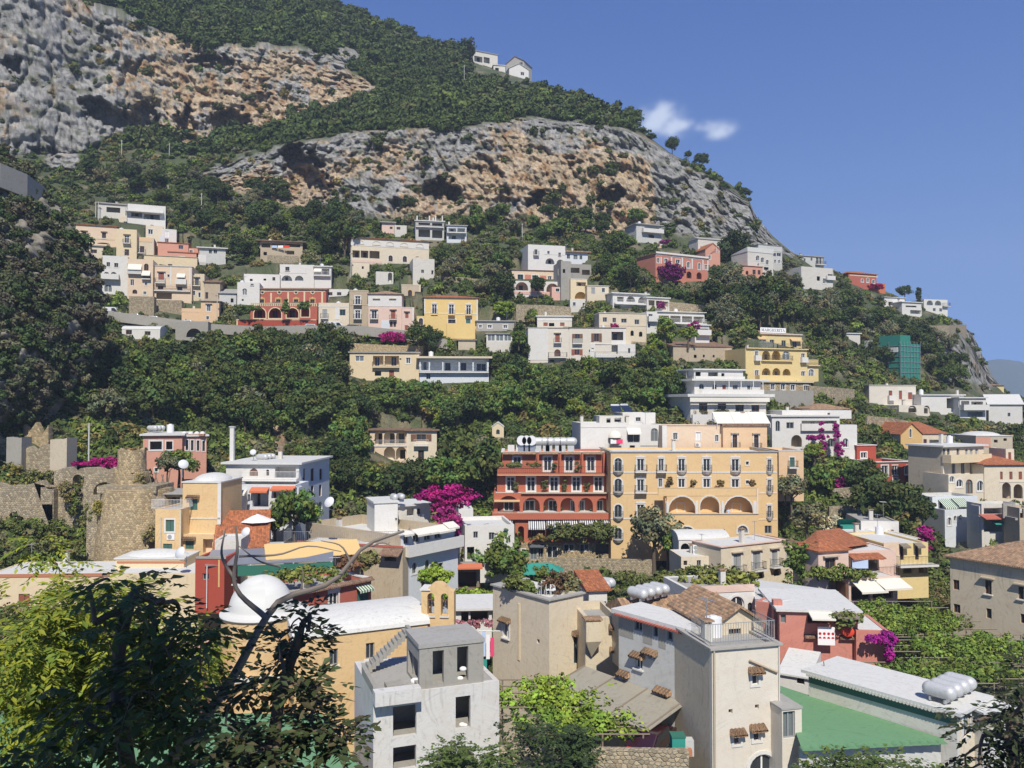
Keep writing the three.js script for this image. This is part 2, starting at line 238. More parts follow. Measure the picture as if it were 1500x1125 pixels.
function buildMountain() {
  const cols = [];for (let x = -450;x < -20;x += 14) cols.push(x);for (let x = -20;x < 1180;x += 1.7) cols.push(x);for (let x = 1180;x < 1520;x += 3.2) cols.push(x);for (let x = 1520;x <= 2000;x += 16) cols.push(x);
  const rows = [];const sub = [5,8,8,12,10,14,14,12,14,84,18,84,26,6,6];
  for (let k = 0;k < 15;k++) for (let j = 0;j < sub[k];j++) rows.push([k,j / sub[k]]);rows.push([14,1]);
  const nc = cols.length,nr = rows.length,pos = new Float32Array(nc * nr * 3),col = new Float32Array(nc * nr * 3),uv = new Float32Array(nc * nr * 2);
  for (let i = 0;i < nc;i++) {
    const px = cols[i],s = section(px),X = (px - 750) / FOC;
    for (let j = 0;j < nr;j++) {
      const [k,t] = rows[j],a = s[k],b = s[k + 1];let d = lerp(a[0],b[0],t),h = lerp(a[1],b[1],t);
      let py = 590 - FOC * h / d * 1.0;const m = h / d;py = 562.5 - FOC * (m * CP - SP) / (CP + m * SP);
      let x = X * d,y = EYE + h,z = -d;
      const rk = k >= 4 && k < 14 ? rockAt(px,py) :0;
  // relief: ledges and fluted rock on the cliffs, gentle swells on the slopes
      const n1 = fbm(x / 26,y / 34,z / 26,4),n2 = fbm(x / 7,y / 16,z / 7,4),n3 = fbm(x / 2.2,y / 4.5,z / 2.2,3),ledge = fbm(x / 60,y / 5.5,z / 60,3),crack = 1 - Math.abs(N3b(x / 9,y / 40,z / 9));
      const n4 = N3(x / 1.3,y / 2.1,z / 1.3),bed = y / 4.2 + 0.8 * n1 + 0.05 * x,step = bed - Math.floor(bed),rid = 1 - 2 * Math.abs(N3b(x / 5,y / 11,z / 5));
      const calm = lerp(0.5,1,sst(110,230,px)) * lerp(1,0.75,sst(930,1010,px));
      let push = rk * (5.0 * n1 + calm * (1.7 * n2 + 1.25 * n3 + 0.6 * n4) + 1.2 * ledge + 1.1 * (step < 0.8 ? step :(1 - step) * 4) + 0.9 * rid - 2.2 * Math.pow(crack,8)) + (1 - rk) * (k > 2 ? 1.1 * n1 + 0.5 * n2 :0.3 * n2);
      if (rk > 0.02) push -= rk * caveAt(px,py,n2);
      const f = 1 - push / d;x *= f;z *= f;y = EYE + (y - EYE) * f;
      if (k >= 13) y += 1.2 * n1;
      const q = (i * nr + j) * 3;pos[q] = x;pos[q + 1] = y;pos[q + 2] = z;
  // limestone: grey weathered skin, buff and rust stains where it has broken, dark algae streaks
      const stain = sst(-0.05,0.35,fbm(x / 30 + 3,y / 22,z / 30,4) + 0.25 * N3b(x / 3.5,y / 26,z / 3.5) + (px > 180 && px < 480 && py > 90 && py < 210 ? 0.42 :0) + (px > 640 && px < 960 && py > 225 ? 0.42 :0) + (px > 380 && px < 500 && py > 240 ? 0.3 :0) - (px < 150 ? 0.25 :0) - (px > 960 ? 0.35 :0));
      const streak = sst(0.2,0.75,N3b(x / 1.7,y / 26,z / 1.7) + 0.4 * fbm(x / 9,y / 20,z / 9,2)),g = 0.98 + 0.22 * n2 + 0.30 * n3 + 0.30 * N3(x * 1.3,y * 0.9,z * 1.3),rust = sst(0.2,0.6,N3(x / 6 + 9,y / 14,z / 6));
      let R = lerp(0.34,lerp(0.50,0.40,rust),stain) * g,G = lerp(0.33,lerp(0.385,0.25,rust),stain) * g,B = lerp(0.305,lerp(0.25,0.13,rust),stain) * g;
      const sk = 1 - 0.42 * streak;R *= sk;G *= sk;B *= sk;
      const moss = sst(0.12,0.4,fbm(x / 8,y / 5,z / 8 + 40,3)) * 0.75 * (1 - stain * 0.8);R = lerp(R,0.105,moss);G = lerp(G,0.115,moss);B = lerp(B,0.055,moss);
  // earth, dry grass and low scrub on the slopes
      const e = 0.5 + 0.5 * fbm(x / 9,y / 9,z / 9,4),e2 = 0.5 + 0.5 * fbm(x / 2.5,y / 2.5,z / 2.5 + 7,3),dry = sst(0.5,0.75,e);
      const sr = lerp(0.085,0.22,dry) * (0.7 + 0.6 * e2),sg = lerp(0.105,0.185,dry) * (0.7 + 0.6 * e2),sb = lerp(0.045,0.11,dry) * (0.7 + 0.6 * e2);
      col[q] = lerp(sr,R,rk);col[q + 1] = lerp(sg,G,rk);col[q + 2] = lerp(sb,B,rk);
      uv[(i * nr + j) * 2] = px * d / FOC;uv[(i * nr + j) * 2 + 1] = h + d * 0.5;
}
}
  for (const f of FOOT) {// cut the building plots
    const c = Math.cos(f.yaw),s2 = Math.sin(f.yaw);
    for (let v = 0;v < nc * nr;v++) {const dx = pos[v * 3] - f.x,dz = pos[v * 3 + 2] - f.z;if (dx * dx + dz * dz > f.r2) continue;const lx = dx * c - dz * s2,lz = dx * s2 + dz * c;if (lx > f.x0 && lx < f.x1 && lz > f.z0 && lz < f.z1 && pos[v * 3 + 1] > f.y) pos[v * 3 + 1] = f.y;}
}
  const idx = new Uint32Array((nc - 1) * (nr - 1) * 6);let q = 0;
  for (let i = 0;i < nc - 1;i++) for (let j = 0;j < nr - 1;j++) {const a = i * nr + j,b = a + nr;idx[q++] = a;idx[q++] = b;idx[q++] = a + 1;idx[q++] = b;idx[q++] = b + 1;idx[q++] = a + 1;}
  const g = new THREE.BufferGeometry();g.setAttribute('position',new THREE.BufferAttribute(pos,3));g.setAttribute('color',new THREE.BufferAttribute(col,3));g.setAttribute('uv',new THREE.BufferAttribute(uv,2));g.setIndex(new THREE.BufferAttribute(idx,1));g.computeVertexNormals();
  const rockBump = tex(512,512,(u,v) => {const n = 0.5 + 0.5 * tile2(u,v,14,5,3) + 0.2 * tile2(u,v,50,3,8);return [n,n,n];},{srgb:false,repeat:[1 / 14,1 / 14]});
  const m = part('mountain',g,new THREE.MeshStandardMaterial({vertexColors:true,roughness:0.97,bumpMap:rockBump,bumpScale:0.5}));m.userData.kind = 'structure';
  return m;
}
// distant headland across the bay
function farHill(name,pts,d0,d1,colr) {
  const n = 60,m = 14,pos = [],idx = [];
  for (let i = 0;i <= n;i++) {const px = lerp(pts[0][0],pts[pts.length - 1][0],i / n),py = along(pts,px,1);
    for (let j = 0;j <= m;j++) {const t = j / m,d = lerp(d0,d1,t),top = P(px,py,d1),w = Math.sin(t * Math.PI / 2),x = top.x * d / d1,y = lerp(-60,top.y,w) + 10 * w * fbm(px / 40,t * 3,2,4);pos.push(x,y,-d + 60 * fbm(px / 60,t * 4,8,3));}}
  for (let i = 0;i < n;i++) for (let j = 0;j < m;j++) {const a = i * (m + 1) + j,b = a + m + 1;idx.push(a,b,a + 1,b,b + 1,a + 1);}
  const g = new THREE.BufferGeometry();g.setAttribute('position',new THREE.Float32BufferAttribute(pos,3));g.setIndex(idx);g.computeVertexNormals();
  const o = part(name,g,new THREE.MeshStandardMaterial({color:colr,roughness:1}));o.userData.kind = 'structure';return o;
}
farHill('distant_hill',[[1380,560],[1440,530],[1462,526],[1490,534],[1560,560],[1700,590],[1900,600]],1400,2100,lin(0.07,0.10,0.11));
// ---------------------------------------------------------------- houses
const BOXES = [];// what each building covers in the photograph, so that trees keep clear
const WT = 0.3,ROOFS = [];
function ringShape(x0,x1,y0,y1,w,arch,openBottom) {// moulding round an opening
  const s = opening(x0 - w,x1 + w,openBottom ? y0 :y0 - w,y1 + w,arch),h = opening(x0,x1,openBottom ? y0 - 0.001 :y0,y1,arch);
  s.holes.push(h);return s;
}
function opening(x0,x1,y0,y1,arch) {
  const s = new THREE.Shape();s.moveTo(x0,y0);s.lineTo(x1,y0);
  if (arch) {const r = (x1 - x0) / 2,ry = Math.min(r,(y1 - y0) * 0.9),c = y1 - ry,n = 9;for (let i = 0;i <= n;i++) {const a = Math.PI * i / n;s.lineTo((x0 + x1) / 2 + r * Math.cos(a),c + ry * Math.sin(a));}}
  else {s.lineTo(x1,y1);s.lineTo(x0,y1);}
  s.closePath();return s;
}
function railGeo(x0,x1,z0,z1,y,h,solid) {// a railing round three sides of a balcony, standing at height y
  const out = [];
  if (solid) {out.push(box(x0,x1,y,y + h,z1 - 0.1,z1),box(x0,x0 + 0.1,y,y + h,z0,z1 - 0.1),box(x1 - 0.1,x1,y,y + h,z0,z1 - 0.1));return merge(out);}
  const w = 0.025,st = Math.max(0.16,(x1 - x0) / 60);
  for (const yy of [y + 0.08,y + h - 0.03]) out.push(box(x0,x1,yy,yy + 0.035,z1 - w - 0.01,z1),box(x0,x0 + w,yy,yy + 0.035,z0,z1 - w - 0.01),box(x1 - w,x1,yy,yy + 0.035,z0,z1 - w - 0.01));
  for (let x = x0;x <= x1 - w;x += st) out.push(box(x,x + w * 0.8,y,y + h - 0.03,z1 - w,z1 - 0.004));
  for (let z = z0 + st;z < z1 - w;z += st) out.push(box(x0 + 0.002,x0 + w * 0.8,y,y + h - 0.03,z,z + w * 0.8),box(x1 - w * 0.8,x1 - 0.002,y,y + h - 0.03,z,z + w * 0.8));
  return merge(out);
}
function house(name,label,o,category = 'house',group) {
  const L = sx(o.x[0]),R = sx(o.x[1]),top = sy(o.y[0]),bot = sy(o.y[1]),yaw = rad(o.yaw ?? 0),c = Math.cos(yaw),s = Math.sin(yaw),mid = (L + R) / 2;
  const d = o.d ?? T(mid,Math.min(bot,2000)) + (o.dd ?? 0);
  const A = P(mid,bot,d),topP = P(mid,top,d),D = d,X = A.x,uOf = px => {const t = (px - 750) / FOC;return (t * D - X) / (c - t * s);};
  const uL = uOf(L),uR = uOf(R),W = uR - uL,uc = (uL + uR) / 2,H = topP.y - A.y,dep = o.dep ?? Math.min(9,Math.max(5,W * 0.8)),base = o.base ?? 2.5;
  const g = thing(name,label,category,V(A.x + uc * c,A.y,A.z - uc * s),yaw,group);
  BOXES.push([L,top,R,bot,d,d + dep]);
  FOOT.push({x:g.position.x,z:g.position.z,yaw,x0:-W / 2 - 0.3,x1:W / 2 + 0.3,z0:-dep - 0.4,z1:o.apron ?? 0.3,y:g.position.y - Math.min(0.4,base * 0.5),r2:(W / 2 + dep + 3) ** 2});
  const mat = M[o.m ?? 'white'],matS = M[o.ms ?? o.m ?? 'white'];
  // faces of the shell
  const F = {
    f:{pos:V(0,0,0),rot:0,x0:-W / 2,x1:W / 2,list:o.w ?? []},
    r:{pos:V(W / 2,0,0),rot:Math.PI / 2,x0:WT,x1:dep - WT,list:o.wr ?? []},
    l:{pos:V(-W / 2,0,-dep),rot:-Math.PI / 2,x0:WT,x1:dep - WT,list:o.wl ?? []},
};
  g.updateMatrixWorld(true);
  for (const f of Object.values(F)) {f.mat = new THREE.Matrix4().compose(f.pos,new THREE.Quaternion().setFromAxisAngle(V(0,1,0),f.rot),V(1,1,1));f.world = new THREE.Matrix4().multiplyMatrices(g.matrixWorld,f.mat);f.inv = f.world.clone().invert();}
  const loc = (f,px,py,zo = 0) => {const e = V(0,EYE,0).applyMatrix4(f.inv),q = P(sx(px),sy(py),100).applyMatrix4(f.inv),t = (zo - e.z) / (q.z - e.z);return [e.x + t * (q.x - e.x),e.y + t * (q.y - e.y)];};
  const H0 = {g,W,H,dep,d,yaw,F,loc,o,put(face,nm,geo,m,par) {const f = F[face],q = part(nm,geo,m,par ?? g);if (!par) {q.position.copy(f.pos);q.rotation.y = f.rot;} return q;}};
  const gab = o.roof?.t === 'gz' ? o.roof.h :0;
  const walls = [];
  for (const k of ['f','r','l']) {
    const f = F[k],sh = k === 'f' && gab ? poly([[f.x0,-base],[f.x1,-base],[f.x1,H],[(f.x0 + f.x1) / 2,H + gab],[f.x0,H]]) :poly([[f.x0,-base],[f.x1,-base],[f.x1,H],[f.x0,H]]);
    for (const w of f.list) {
      const fl = w[0],a = loc(f,w[1],w[2]),b = loc(f,w[3],w[4]);
      let x0 = clamp(Math.min(a[0],b[0]),f.x0 + 0.06,f.x1 - 0.3),x1 = clamp(Math.max(a[0],b[0]),x0 + 0.24,f.x1 - 0.06),y0 = clamp(Math.min(a[1],b[1]),-base + 0.05,H - 0.5),y1 = clamp(Math.max(a[1],b[1]),y0 + 0.25,H + gab * 0.6 - 0.08);
      for (const q of f.taken ??= []) if (x0 < q[1] && x1 > q[0] && y0 < q[3] && y1 > q[2]) console.log('overlap',name,label.slice(0,40),k,w.join(' '));f.taken.push([x0,x1,y0,y1]);
      const arch = fl.includes('a');sh.holes.push(opening(x0,x1,y0,y1,arch));
      buildOpening(H0,k,fl,x0,x1,y0,y1,arch);
}
    const geo = extrude(sh,-WT,0,6);
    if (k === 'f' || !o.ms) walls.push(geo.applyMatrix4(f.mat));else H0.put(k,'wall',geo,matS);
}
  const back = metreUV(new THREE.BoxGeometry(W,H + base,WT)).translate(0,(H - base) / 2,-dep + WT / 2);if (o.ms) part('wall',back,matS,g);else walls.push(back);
  const wall = part('wall',merge(walls),mat,g);H0.wall = wall;
  roofOn(H0,o.roof ?? {t:'flat'});
  for (const b of o.band ?? []) {const f = F[b[5] ?? 'f'],a = loc(f,b[0],b[1]),q = loc(f,b[2],b[3]);H0.put(b[5] ?? 'f','moulding',box(Math.min(a[0],q[0]),Math.max(a[0],q[0]),Math.min(a[1],q[1]),Math.max(a[1],q[1]),0.002,0.06),M[b[4] ?? 'white']);}
  for (const b of o.balc ?? []) balcony(H0,...b);
  for (const b of o.awn ?? []) awning(H0,...b);
  for (const b of o.lean ?? []) lean(H0,...b);
  if (o.log) for (const b of o.log) loggia(H0,...b);
  if (name !== 'a' && ['flat','slab',undefined].includes(o.roof?.t) && W > 4 && dep > 4) ROOFS.push(H0);
  return H0;
}
function buildOpening(h,k,fl,x0,x1,y0,y1,arch) {
  const has = ch => fl.includes(ch),w = x1 - x0,hh = y1 - y0;
  if (has('l')) return;// open loggia
  const wood = has('r') ? M.woodRed :has('n') ? M.wood :has('g') ? M.shutterGreen :has('y') ? M.frameGrey :M.frameWhite,closed = has('x');
  const t = Math.min(0.09,w * 0.09),zf = -0.14;
  let fr;
  if (has('k')) {// unglazed opening, dark room behind
    fr = h.put(k,'window',box(x0 - 0.4,x1 + 0.4,y0 - 0.3,y0 - 0.02,-2.2,-WT - 0.005),M.concrete);
    part('room_back',box(x0 - 0.6,x1 + 0.6,y0 - 0.3,y1 + 0.4,-2.5,-2.3),M.concrete,fr);
} else if (closed) {
    const sh = opening(x0,x1,y0,y1,arch);fr = h.put(k,has('d') ? 'door' :'shuttered_window',extrude(sh,-0.16,-0.1),wood);
    part('shutter_gap',box((x0 + x1) / 2 - 0.015,(x0 + x1) / 2 + 0.015,y0,y1 - (arch ? w * 0.15 :0.02),-0.1,-0.085),M.dark,fr);
} else {
    const sh = opening(x0,x1,y0,y1,arch);sh.holes.push(opening(x0 + t,x1 - t,y0 + t,y1 - t,arch));
    const gs = [extrude(sh,zf - 0.04,zf + 0.03)];
    if (w > 0.5) gs.push(box((x0 + x1) / 2 - t * 0.55,(x0 + x1) / 2 + t * 0.55,y0 + t,y1 - t,zf - 0.03,zf + 0.025));
    if (hh > 1.9) gs.push(box(x0 + t,x1 - t,y0 + hh * 0.7,y0 + hh * 0.7 + 0.06,zf - 0.028,zf + 0.02));
    fr = h.put(k,has('d') ? 'door' :'window',merge(gs),wood);
    part('pane',extrude(opening(x0 + 0.02,x1 - 0.02,y0 + 0.02,y1 - 0.02,arch),zf - 0.07,zf - 0.05),has('p') ? M.glassPale :M.glass,fr);
}
  if (has('s') || has('e')) {// painted surround
    const sw = Math.min(0.22,0.1 + w * 0.07),r = ringShape(x0,x1,y0,y1,sw,arch),gs = [extrude(r,0.002,0.05)];
    if (has('c')) gs.push(extrude(poly([[x0 - sw * 1.3,y1 + sw],[x1 + sw * 1.3,y1 + sw],[x1 + sw,y1 + sw + 0.16],[x0 + w * 0.72,y1 + sw + 0.2],[x0 + w * 0.5,y1 + sw + 0.42],[x0 + w * 0.28,y1 + sw + 0.2],[x0 - sw,y1 + sw + 0.16]]),0.002,0.1));
    part('surround',merge(gs),has('e') ? M.ochre :M.white,fr);
}
  if (has('t')) part('sill',box(x0 - 0.12,x1 + 0.12,y0 - 0.1,y0 - 0.003,0.002,0.16),M.white,fr);
  if (has('h')) {const hd = [];const n = Math.max(3,Math.round((w + 0.5) / 0.24)),st = (w + 0.5) / n;hd.push(extrudeX([[0.002,y1 + 0.34],[0.42,y1 + 0.14],[0.42,y1 + 0.08],[0.002,y1 + 0.12]],x0 - 0.25,x1 + 0.25));for (let i = 0;i < n;i++) {const q = new THREE.CylinderGeometry(st * 0.44,st * 0.5,0.52,6,1,true,0,Math.PI * 2);q.rotateX(Math.PI / 2 + 0.44);q.translate(x0 - 0.25 + (i + 0.5) * st,y1 + 0.27,0.24);hd.push(metreUV(q));} part('tile_hood',merge(hd),M.tileTan,fr);}
  if (has('f')) part('hood',box(x0 - 0.3,x1 + 0.3,y1 + 0.18,y1 + 0.3,0.002,0.36),M.beige,fr);
  if (has('o')) for (const q of [-1,1]) {const xa = q < 0 ? x0 - w * 0.52 :x1 + 0.02,xb = q < 0 ? x0 - 0.02 :x1 + w * 0.52;part('shutter',box(xa,xb,y0,y1,0.055,0.1),has('g') ? M.shutterGreen :has('r') ? M.woodRed :M.wood,fr);}
  if (has('b') || has('B') || has('q')) {
    const bw = 0.35,bx0 = x0 - bw,bx1 = x1 + bw,out = has('q') ? 0.42 :0.8,slab = h.put(k,'balcony',has('q') ? merge([extrudeHalf(x0 - 0.25,x1 + 0.25,y0,0.5)]) :box(bx0,bx1,y0 - 0.2,y0 - 0.02,0.002,out),has('q') ? M.white :M.white);
    part('railing',railGeo(has('q') ? x0 - 0.15 :bx0 + 0.03,has('q') ? x1 + 0.15 :bx1 - 0.03,0.01,out - 0.04,y0 - 0.018,0.95,has('B')),has('B') ? M.white :M.iron,slab);
}
}
function extrudeX(pts,x0,x1) {// a profile given as [z, y] run from x0 to x1
  const g = new THREE.ExtrudeGeometry(poly(pts.map(([z,y]) => [-z,y])),{depth:x1 - x0,bevelEnabled:false});g.rotateY(Math.PI / 2);g.translate(x0,0,0);return metreUV(g);
}
function extrudeHalf(x0,x1,y,r) {// half-bowl under a small rounded balcony
  const g = new THREE.CylinderGeometry((x1 - x0) / 2,(x1 - x0) * 0.28,0.42,10,1,false,-Math.PI / 2,Math.PI);g.scale(1,1,0.85);g.translate((x0 + x1) / 2,y - 0.23,0.004);return metreUV(g);
}
// balcony along the front: photo x0, x1, floor row; depth in metres; rail i(ron) w(hite bars) s(olid) or a material name for a solid parapet
function balcony(h,x0,x1,yf,out = 1.2,rail = 'i',face = 'f',m = 'white') {
  const f = h.F[face],a = h.loc(f,x0,yf),b = h.loc(f,x1,yf),xa = Math.min(a[0],b[0]),xb = Math.max(a[0],b[0]),y = (a[1] + b[1]) / 2;
  const s = h.put(face,'balcony',box(xa,xb,y - 0.22,y,0.003,out),M[m]);
  const solid = !['i','w'].includes(rail);
  part('railing',railGeo(xa + 0.004,xb - 0.004,0.01,out - 0.004,y + 0.002,1.0,solid),rail === 'i' ? M.iron :rail === 'w' ? M.railWhite :rail === 's' ? M[m] :M[rail],s);return s;
}
// sloping awning: photo x0, x1, top row, bottom row; reach in metres
function awning(h,x0,x1,yt,yb,out = 1.4,m = 'awnWhite',face = 'f') {
  const f = h.F[face],a = h.loc(f,x0,yt),b = h.loc(f,x1,yt),q = h.loc(f,x0,yb,out),xa = Math.min(a[0],b[0]),xb = Math.max(a[0],b[0]),y1 = (a[1] + b[1]) / 2,y0 = Math.min(q[1],y1 - 0.1);
  const w = h.put(face,'awning',extrudeX([[0.004,y1],[out,y0],[out,y0 - 0.2],[out - 0.03,y0 - 0.2],[out - 0.03,y0 - 0.03],[0.004,y1 - 0.03]],xa,xb),M[m]);
  return w;
}
// a little tiled lean-to roof or a flat shelf
function lean(h,x0,x1,yt,out = 1.2,drop = 0.5,m = 'tileOrange',face = 'f') {
  const f = h.F[face],a = h.loc(f,x0,yt),b = h.loc(f,x1,yt),xa = Math.min(a[0],b[0]),xb = Math.max(a[0],b[0]),y = (a[1] + b[1]) / 2;
  return h.put(face,'lean_to_roof',extrudeX([[0.004,y],[out,y - drop],[out,y - drop - 0.12],[0.004,y - 0.12]],xa,xb),M[m]);
}
// the back wall, floor and ceiling of a loggia that the open arches look into
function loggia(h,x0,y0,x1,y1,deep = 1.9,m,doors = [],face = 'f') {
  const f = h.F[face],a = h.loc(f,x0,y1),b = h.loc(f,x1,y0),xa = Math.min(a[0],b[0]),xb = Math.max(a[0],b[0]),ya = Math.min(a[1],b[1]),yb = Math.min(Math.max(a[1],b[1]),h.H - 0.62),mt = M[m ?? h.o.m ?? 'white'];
  const s = poly([[xa,ya],[xb,ya],[xb,yb + 0.3],[xa,yb + 0.3]]),bw = h.put(face,'loggia_wall',new THREE.BufferGeometry(),mt),gs = [];
  for (const dd of doors) {const p = h.loc(f,dd[1],dd[2],-deep),q = h.loc(f,dd[3],dd[4],-deep),dx0 = clamp(Math.min(p[0],q[0]),xa + 0.05,xb - 0.4),dx1 = clamp(Math.max(p[0],q[0]),dx0 + 0.3,xb - 0.05),dy0 = clamp(Math.min(p[1],q[1]),ya + 0.06,yb - 0.6),dy1 = clamp(Math.max(p[1],q[1]),dy0 + 0.4,yb + 0.2);
    s.holes.push(opening(dx0,dx1,dy0,dy1,dd[0].includes('a')));
    const fr = ringShape(dx0 + 0.06,dx1 - 0.06,dy0 + 0.06,dy1 - 0.06,0.06,dd[0].includes('a'));
    const wn = part('loggia_door',merge([extrude(fr,-deep - 0.18,-deep - 0.1),box((dx0 + dx1) / 2 - 0.03,(dx0 + dx1) / 2 + 0.03,dy0 + 0.06,dy1 - 0.06,-deep - 0.17,-deep - 0.11)]),dd[0].includes('n') ? M.wood :M.frameWhite,bw);
    gs;part('pane',box(dx0 + 0.01,dx1 - 0.01,dy0 + 0.01,dy1 - 0.01,-deep - 0.24,-deep - 0.2),M.glass,bw);
    if (dd[0].includes('s')) part('surround',extrude(ringShape(dx0,dx1,dy0,dy1,0.12,false),-deep + 0.002,-deep + 0.04),M.white,bw);wn;}
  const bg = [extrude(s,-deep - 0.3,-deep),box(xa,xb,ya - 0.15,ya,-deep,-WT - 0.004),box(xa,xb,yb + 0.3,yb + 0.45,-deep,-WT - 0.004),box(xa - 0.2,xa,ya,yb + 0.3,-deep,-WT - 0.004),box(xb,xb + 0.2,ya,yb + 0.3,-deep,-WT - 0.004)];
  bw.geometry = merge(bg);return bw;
}
function roofOn(h,r) {
  const {W,H,dep,g} = h,o = r.o ?? 0.35;
  const put = (nm,geo,m) => part(nm,geo,M[m],g);
  if (r.t === 'flat') {
    const p = r.p ?? 0.45;const rf = put('roof',box(-W / 2 + WT + 0.004,W / 2 - WT - 0.004,H - p - 0.2,H - p,-dep + WT + 0.004,-WT - 0.004),r.m ?? 'roofWhite');
    if (r.c) part('cornice',merge([box(-W / 2 - 0.16,W / 2 + 0.16,H + 0.003,H + 0.12,-WT - 0.05,0.16),box(-W / 2 - 0.16,-W / 2 + WT + 0.05,H + 0.003,H + 0.12,-dep - 0.1,-WT - 0.055),box(W / 2 - WT - 0.05,W / 2 + 0.16,H + 0.003,H + 0.12,-dep - 0.1,-WT - 0.055)]),M[r.c],rf);
    return rf;
}
  if (r.t === 'slab') return put('roof',box(-W / 2 - o,W / 2 + o,H + 0.003,H + (r.h ?? 0.25),-dep - 0.1,o),r.m ?? 'roofWhite');
  const x0 = -W / 2 - o,x1 = W / 2 + o,z1 = o,z0 = -dep - o,y = H + 0.003,rh = r.h ?? 1.6,th = 0.12;
  if (r.t === 'hip') {const k = Math.min((x1 - x0) / 2,(z1 - z0) / 2) * 0.98,a = [x0 + k,y + th + rh,(z0 + z1) / 2],b = [x1 - k,y + th + rh,(z0 + z1) / 2],A = [x0,y + th,z1],B = [x1,y + th,z1],C = [x1,y + th,z0],D = [x0,y + th,z0],lo = q => [q[0],y,q[2]];
    return put('roof',faces([[A,B,b,a],[B,C,b],[C,D,a,b],[D,A,a],[lo(A),lo(B),B,A],[lo(B),lo(C),C,B],[lo(C),lo(D),D,C],[lo(D),lo(A),A,D],[lo(D),lo(C),lo(B),lo(A)]]),r.m ?? 'tileOrange');}
  if (r.t === 'gx') {const zm = (z0 + z1) / 2;return put('roof',merge([extrudeX([[z1,y],[z1,y + th],[zm,y + th + rh],[z0,y + th],[z0,y]],x0,x1)]),r.m ?? 'tileOrange');}
  if (r.t === 'gz') return put('roof',extrude(poly([[x0,y - 0.1],[0,y + rh + 0.02],[x1,y - 0.1],[x1,y + 0.05],[0,y + rh + 0.2],[x0,y + 0.05]]),z0,z1),r.m ?? 'tileOrange');
  if (r.t === 'shed') return put('roof',extrudeX([[z1,y],[z1,y + th],[z0,y + th + rh],[z0,y]],x0,x1),r.m ?? 'tileOrange');
  if (r.t === 'shedb') return put('roof',extrudeX([[z1,y],[z1,y + th + rh],[z0,y + th],[z0,y]],x0,x1),r.m ?? 'tileOrange');
  if (r.t === 'vault') {const pts = [];for (let i = 0;i <= 14;i++) {const a = Math.PI * i / 14;pts.push([(z0 + z1) / 2 + Math.cos(a) * (z1 - z0) / 2,y + Math.sin(a) * rh]);} return put('roof',extrudeX(pts,x0,x1),r.m ?? 'roofWhite');}
  if (r.t === 'pavilion') {const q = new THREE.SphereGeometry(1,20,8,0,Math.PI * 2,0,Math.PI / 2);q.scale(W * 0.46,rh,dep * 0.46);q.translate(0,H - 0.02,-dep / 2);const rf = put('roof',metreUV(q),r.m ?? 'roofWhite');part('roof_rim',box(-W / 2 - 0.1,W / 2 + 0.1,H + 0.003,H + 0.14,-dep - 0.1,0.1),M[r.m ?? 'roofWhite'],rf);return rf;}
}
// ---------------------------------------------------------------- rooftop and street furniture, each its own thing
const at = (x,y,d) => P(sx(x),sy(y),d);
function waterTanks(label,x,y,d,n,size = 0.55,len = 1.5,yaw = 0,group) {
  for (let i = 0;i < n;i++) {
    const p = at(x,y,d),g = thing('water_tank',label,'tank',V(p.x + i * (size * 2.1) * Math.cos(rad(yaw)),p.y,p.z - i * size * 2.1 * Math.sin(rad(yaw))),rad(yaw),group ?? 'water tanks standing together');
    const c = new THREE.CapsuleGeometry(size,len * 0.7,4,14);c.rotateX(Math.PI / 2);c.translate(0,size + 0.18,0);part('drum',metreUV(c),M.tank,g);
    part('stand',merge([box(-size * 0.7,size * 0.7,0,0.22,-len * 0.3,-len * 0.3 + 0.1),box(-size * 0.7,size * 0.7,0,0.22,len * 0.3 - 0.1,len * 0.3)]),M.metal,g);
}
}
function dish(label,x,y,d,r = 0.45,yaw = 20) {
  const g = thing('satellite_dish',label,'satellite dish',at(x,y,d),rad(yaw));
  const s = new THREE.SphereGeometry(r * 1.5,16,6,0,Math.PI * 2,0,0.72);s.rotateX(-Math.PI / 2 + 0.5);s.translate(0,r * 1.3 + 0.4,-0.2);s.rotateY(Math.PI);
  part('reflector',metreUV(s),new THREE.MeshStandardMaterial({color:lin(0.62,0.63,0.64),roughness:0.6,side:THREE.DoubleSide}),g);
  part('mast',bar(V(0,-0.1,0),V(0,r * 1.2 + 0.3,0),0.035),M.metal,g);part('feed_arm',bar(V(0,0.5,0),V(0,0.75,r * 1.4),0.02),M.metal,g);
}
function solarHeater(label,x,y,d,yaw = 0,s = 1) {
  const g = thing('solar_water_heater',label,'solar heater',at(x,y,d),rad(yaw));
  const t = new THREE.CapsuleGeometry(0.28 * s,1.3 * s,4,12);t.rotateZ(Math.PI / 2);t.translate(0,1.25 * s,-0.6 * s);part('drum',metreUV(t),M.tank,g);
  const p = box(-0.95 * s,0.95 * s,-0.04,0.04,-0.9 * s,0.9 * s);p.rotateX(0.7);p.translate(0,0.62 * s,0.25 * s);part('collector',p,M.panelBlue,g);
  part('frame',merge([bar(V(-0.8 * s,0,-0.6 * s),V(-0.8 * s,1.1 * s,-0.6 * s),0.03),bar(V(0.8 * s,0,-0.6 * s),V(0.8 * s,1.1 * s,-0.6 * s),0.03),bar(V(-0.8 * s,0,0.9 * s),V(-0.8 * s,0,-0.6 * s),0.03),bar(V(0.8 * s,0,0.9 * s),V(0.8 * s,0,-0.6 * s),0.03)]),M.metal,g);
}
